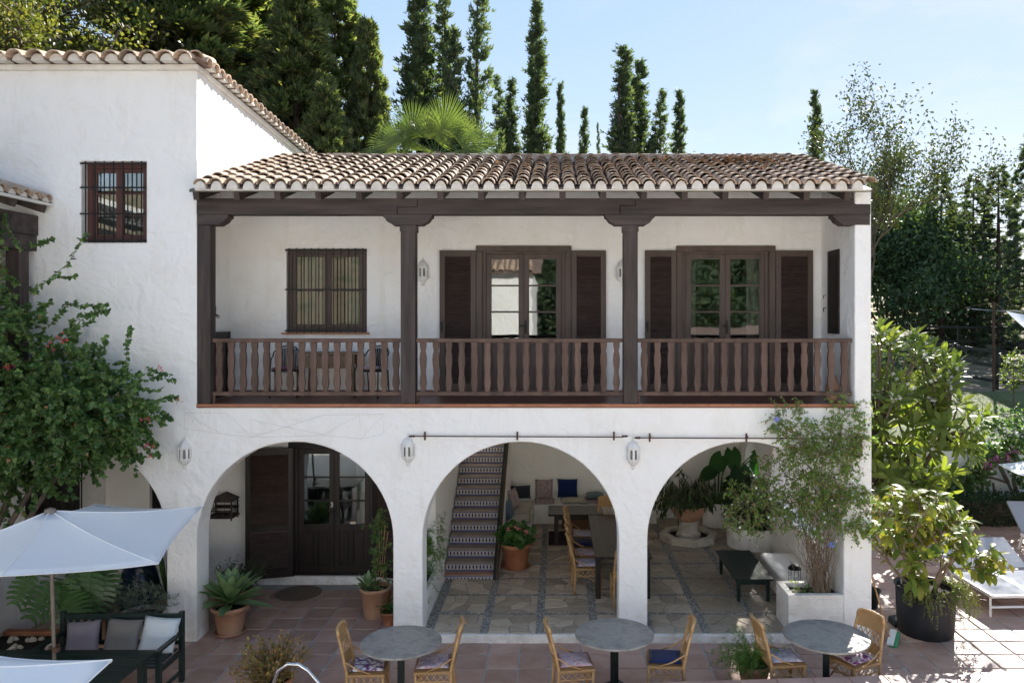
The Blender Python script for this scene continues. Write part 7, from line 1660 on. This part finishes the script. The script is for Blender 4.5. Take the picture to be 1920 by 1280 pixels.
# ---- branching broadleaf trees
def broad(name, label, base, H, rg, spread, depth, leaf, size, per, mat, bark, r0, first=.35, up=.35, n0=5, wob=.16, lens=.75, cat='tree', cl=.25):
    t = thing(name, label, cat, base); tb = MB(); ends = []
    def br(p, d, L, r, k):
        pts = [p]; q = p.copy(); dd = d.copy(); n = 4
        for i in range(n): dd = (dd+Vector(rg.normal(0, wob, 3))+Vector((0, 0, up*.12))).normalized(); q = q+dd*L/n; pts.append(q.copy())
        tb.tube(pts, [r*(1-.45*i/n) for i in range(n+1)], 6 if r > .03 else 4, caps=False)
        if k <= 1: ends.extend([(pts[j].copy(), dd.copy()) for j in range(1, n+1)])
        if k == 0: return
        for j in range(rg.integers(3, 5)):
            a = rg.uniform(0, 6.28); u = dd.orthogonal().normalized(); w = dd.cross(u); s = rg.uniform(.5, 1.0)*spread; br(pts[rg.integers(2, n+1)], (dd+(u*math.cos(a)+w*math.sin(a))*s).normalized(), L*rg.uniform(lens-.15, lens+.1), r*.55, k-1)
    tb.tube([(0, 0, 0), (rg.normal(0, .1), rg.normal(0, .1), H*first)], [r0*1.2, r0], 8)
    for j in range(n0):
        a = j*6.283/n0+rg.uniform(-.3, .3); br(Vector((0, 0, H*first*(.75+.25*j/n0))), Vector((math.cos(a)*spread, math.sin(a)*spread, 1)).normalized(), H*(1-first)*.42, r0*.6, depth)
    tb.build('trunk', bark, t, smooth=True)
    E = np.array([e[0] for e in ends]); n = len(E)*per; pos = E.repeat(per, 0)+rg.normal(0, cl, (n, 3)); ld = unit(rg.normal(0, 1, (n, 3))+np.array([0, 0, -.25])); scatter('crown', leaf, pos, frames(ld, rand_unit(rg, n)+np.array([0, 0, .7])), rg.uniform(size[0], size[1], n), mat, t); return t
L_['oak'] = leaf_mat('oak_leaf', [(.05, .065, .02), (.09, .10, .032), (.15, .145, .045), (.20, .165, .06)], .4); L_['pop'] = leaf_mat('poplar_leaf', [(.04, .06, .025), (.065, .085, .032), (.11, .115, .045)], .22); L_['broad'] = leaf_mat('broad_dark_leaf', [(.04, .072, .046), (.06, .10, .06), (.085, .13, .072), (.11, .155, .085)], .30, rough=.8, spec=.08)
b_ = at(-170, 600, 9.5); broad('oak_tree', 'spreading oak with bare inner branches and yellowish leaves behind the wing', (b_.x, 9.5, ground_h(b_.x, 9.5)), 17.0, np.random.default_rng(61), .62, 3, LEAF, (.07, .13), 46, L_['oak'], M['bark'], .34, .40, .05, 8, .2, .70, cl=.34)
b_ = at(1605, 600, 17.0); broad('leafy_tree', 'thin open tree with sparse leaves against the sky right of the roof', (b_.x, 17, ground_h(b_.x, 17)), 12.0, np.random.default_rng(64), .50, 3, OVAL, (.08, .14), 10, L_['pop'], M['bark'], .08, .34, .3, 5, .17, .72, cl=.18)
for k, (x, Y, ty, lb, sd_) in enumerate(((1662, 38, 345, 'dense dark leafy tree right beside the house wall', 71),)):
    X = (x-1045)*(Y+D0)/F; g = ground_h(X, Y); H = CH-(ty-600)*(Y+D0)/F-g; broad('dense_tree', lb, (X, Y, g), H, np.random.default_rng(sd_), .52, 3, OVAL, (.20, .34), 20, L_['broad'], M['bark_d'], .14, .08, .3, 8, .18, .68, cl=.62)
kids_ = {}
for c_o in bpy.data.objects:
    if c_o.parent: kids_.setdefault(c_o.parent.name, []).append(c_o)
for (x_, y_, s_, lb_) in ((4.5, -27, .8, 'dense tree behind the added fill house, mirrored in the left leaf of the right balcony door'), (10, -29, .9, 'dense tree behind the added fill house, mirrored in the right leaf of the right balcony door'), (.8, -25, .8, 'dense tree beside the court house, mirrored in the right leaf of the left balcony door')):
    o = copy_tree([q for q in bpy.data.objects if q.name == 'dense_tree'][0], None, kids_); o.location = (x_, y_, ground_h(x_, y_)-.05); o.scale = (s_*1.3, s_*1.3, s_); o['label'] = lb_; o['group'] = 'trees across the court'
# scrub closing the view under the firs
us = thing('garden_shrub', 'dark undergrowth shrub at the foot of the trees by the house corner', 'shrub', (*pr(1690, 19), ground_h(*pr(1690, 19)))); rg = np.random.default_rng(81)
p_, d = in_ell(rg, 260, (0, 0, .9), (1.6, 1.0, 1.2), .2); p_[:, 2] = np.maximum(p_[:, 2], .05); P, pos, ld, up = shoots(rg, p_, unit(d+np.array([0, -.2, .3])), rg.uniform(.3, .7, 260), 18, .5, .4); leaves('foliage', OVAL, rg, pos, ld, up, (.09, .16), L_['broad'], us); twigs('twigs', P[:120], .01, .004, M['twig'], us)
# ---- fan palm
def fan_t(n=46, spread=205):
    v = [(0, 0, 0)]; f = []
    for k in range(n):
        u = k/(n-1)-.5; a = R(spread*u); l = 1-.22*abs(u)*2; w = .019; z = .04 if k % 2 else -.015; dx, dy = math.sin(a), math.cos(a); ox, oy = dy*w, -dx*w; b_ = len(v); sp = .42
        dz = -.10-.25*abs(u)
        v += [(dx*sp*l+ox, dy*sp*l+oy, z-.02), (dx*sp*l-ox, dy*sp*l-oy, z-.02), (dx*.82*l+ox*.42, dy*.82*l+oy*.42, z+dz*.4), (dx*.82*l-ox*.42, dy*.82*l-oy*.42, z+dz*.4), (dx*l, dy*l, z+dz*1.2)]; f += [(0, b_, b_+1), (b_, b_+2, b_+3, b_+1), (b_+2, b_+4, b_+3)]
    return v, f
b_ = at(800, 300, 7.6); gp = ground_h(b_.x, 9.0); pa = thing('fan_palm', 'bright green fan palm rising behind the roof ridge', 'palm', (b_.x, 9.0, gp)); FM = leaf_mesh('frond', fan_t(), L_['palm'], False); hz_ = b_.z-gp+.25
hz_ = (CH-(285-600)*(9+D0)/F)-gp
MB().tube([(0, 0, 0), (.03, 0, hz_*.5), (0, 0, hz_)], [.22, .17, .15], 10).build('trunk', M['bark'], pa)
for k, (x, y, sz, dx, dz, dy) in enumerate(((775, 240, .98, -.22, 1, .1), (835, 235, 1.08, .22, 1, -.1), (872, 268, .92, .8, .42, -.25), (768, 272, .80, -.05, .35, -.85), (738, 274, .80, -.9, .42, -.2), (715, 290, .85, -1, .0, -.2), (880, 285, .85, .95, -.12, -.3), (745, 258, .92, -.68, .75, .35), (858, 255, .92, .6, .8, .4), (850, 290, .72, .55, -.2, -.7), (800, 245, .95, .02, 1, .45), (728, 270, .8, -.85, .2, .35), (893, 268, .85, .9, .3, .3), (790, 280, .75, -.1, .1, -.95), (815, 255, .85, .35, .8, -.5))):
    q = at(x, y, 9.0+dy*.5)-Vector(pa.location); D_ = np.array([[dx, dy*.6, dz]]); N_ = np.array([[dx*.5, -.9, .25+.5*(1-abs(dz))]]); link_m('frond', FM, pa, M4(q-Vector((dx, dy*.5, dz)).normalized()*sz*.1, frames(D_, N_)[0], (sz*.85, sz, sz)))
    MB().tube([(0, 0, hz_-.1), Vector((q.x*.5, q.y*.5, hz_+(q.z-hz_)*.6)), q], [.02, .016, .012], 5).build('stalk', M['stem_g'], pa)
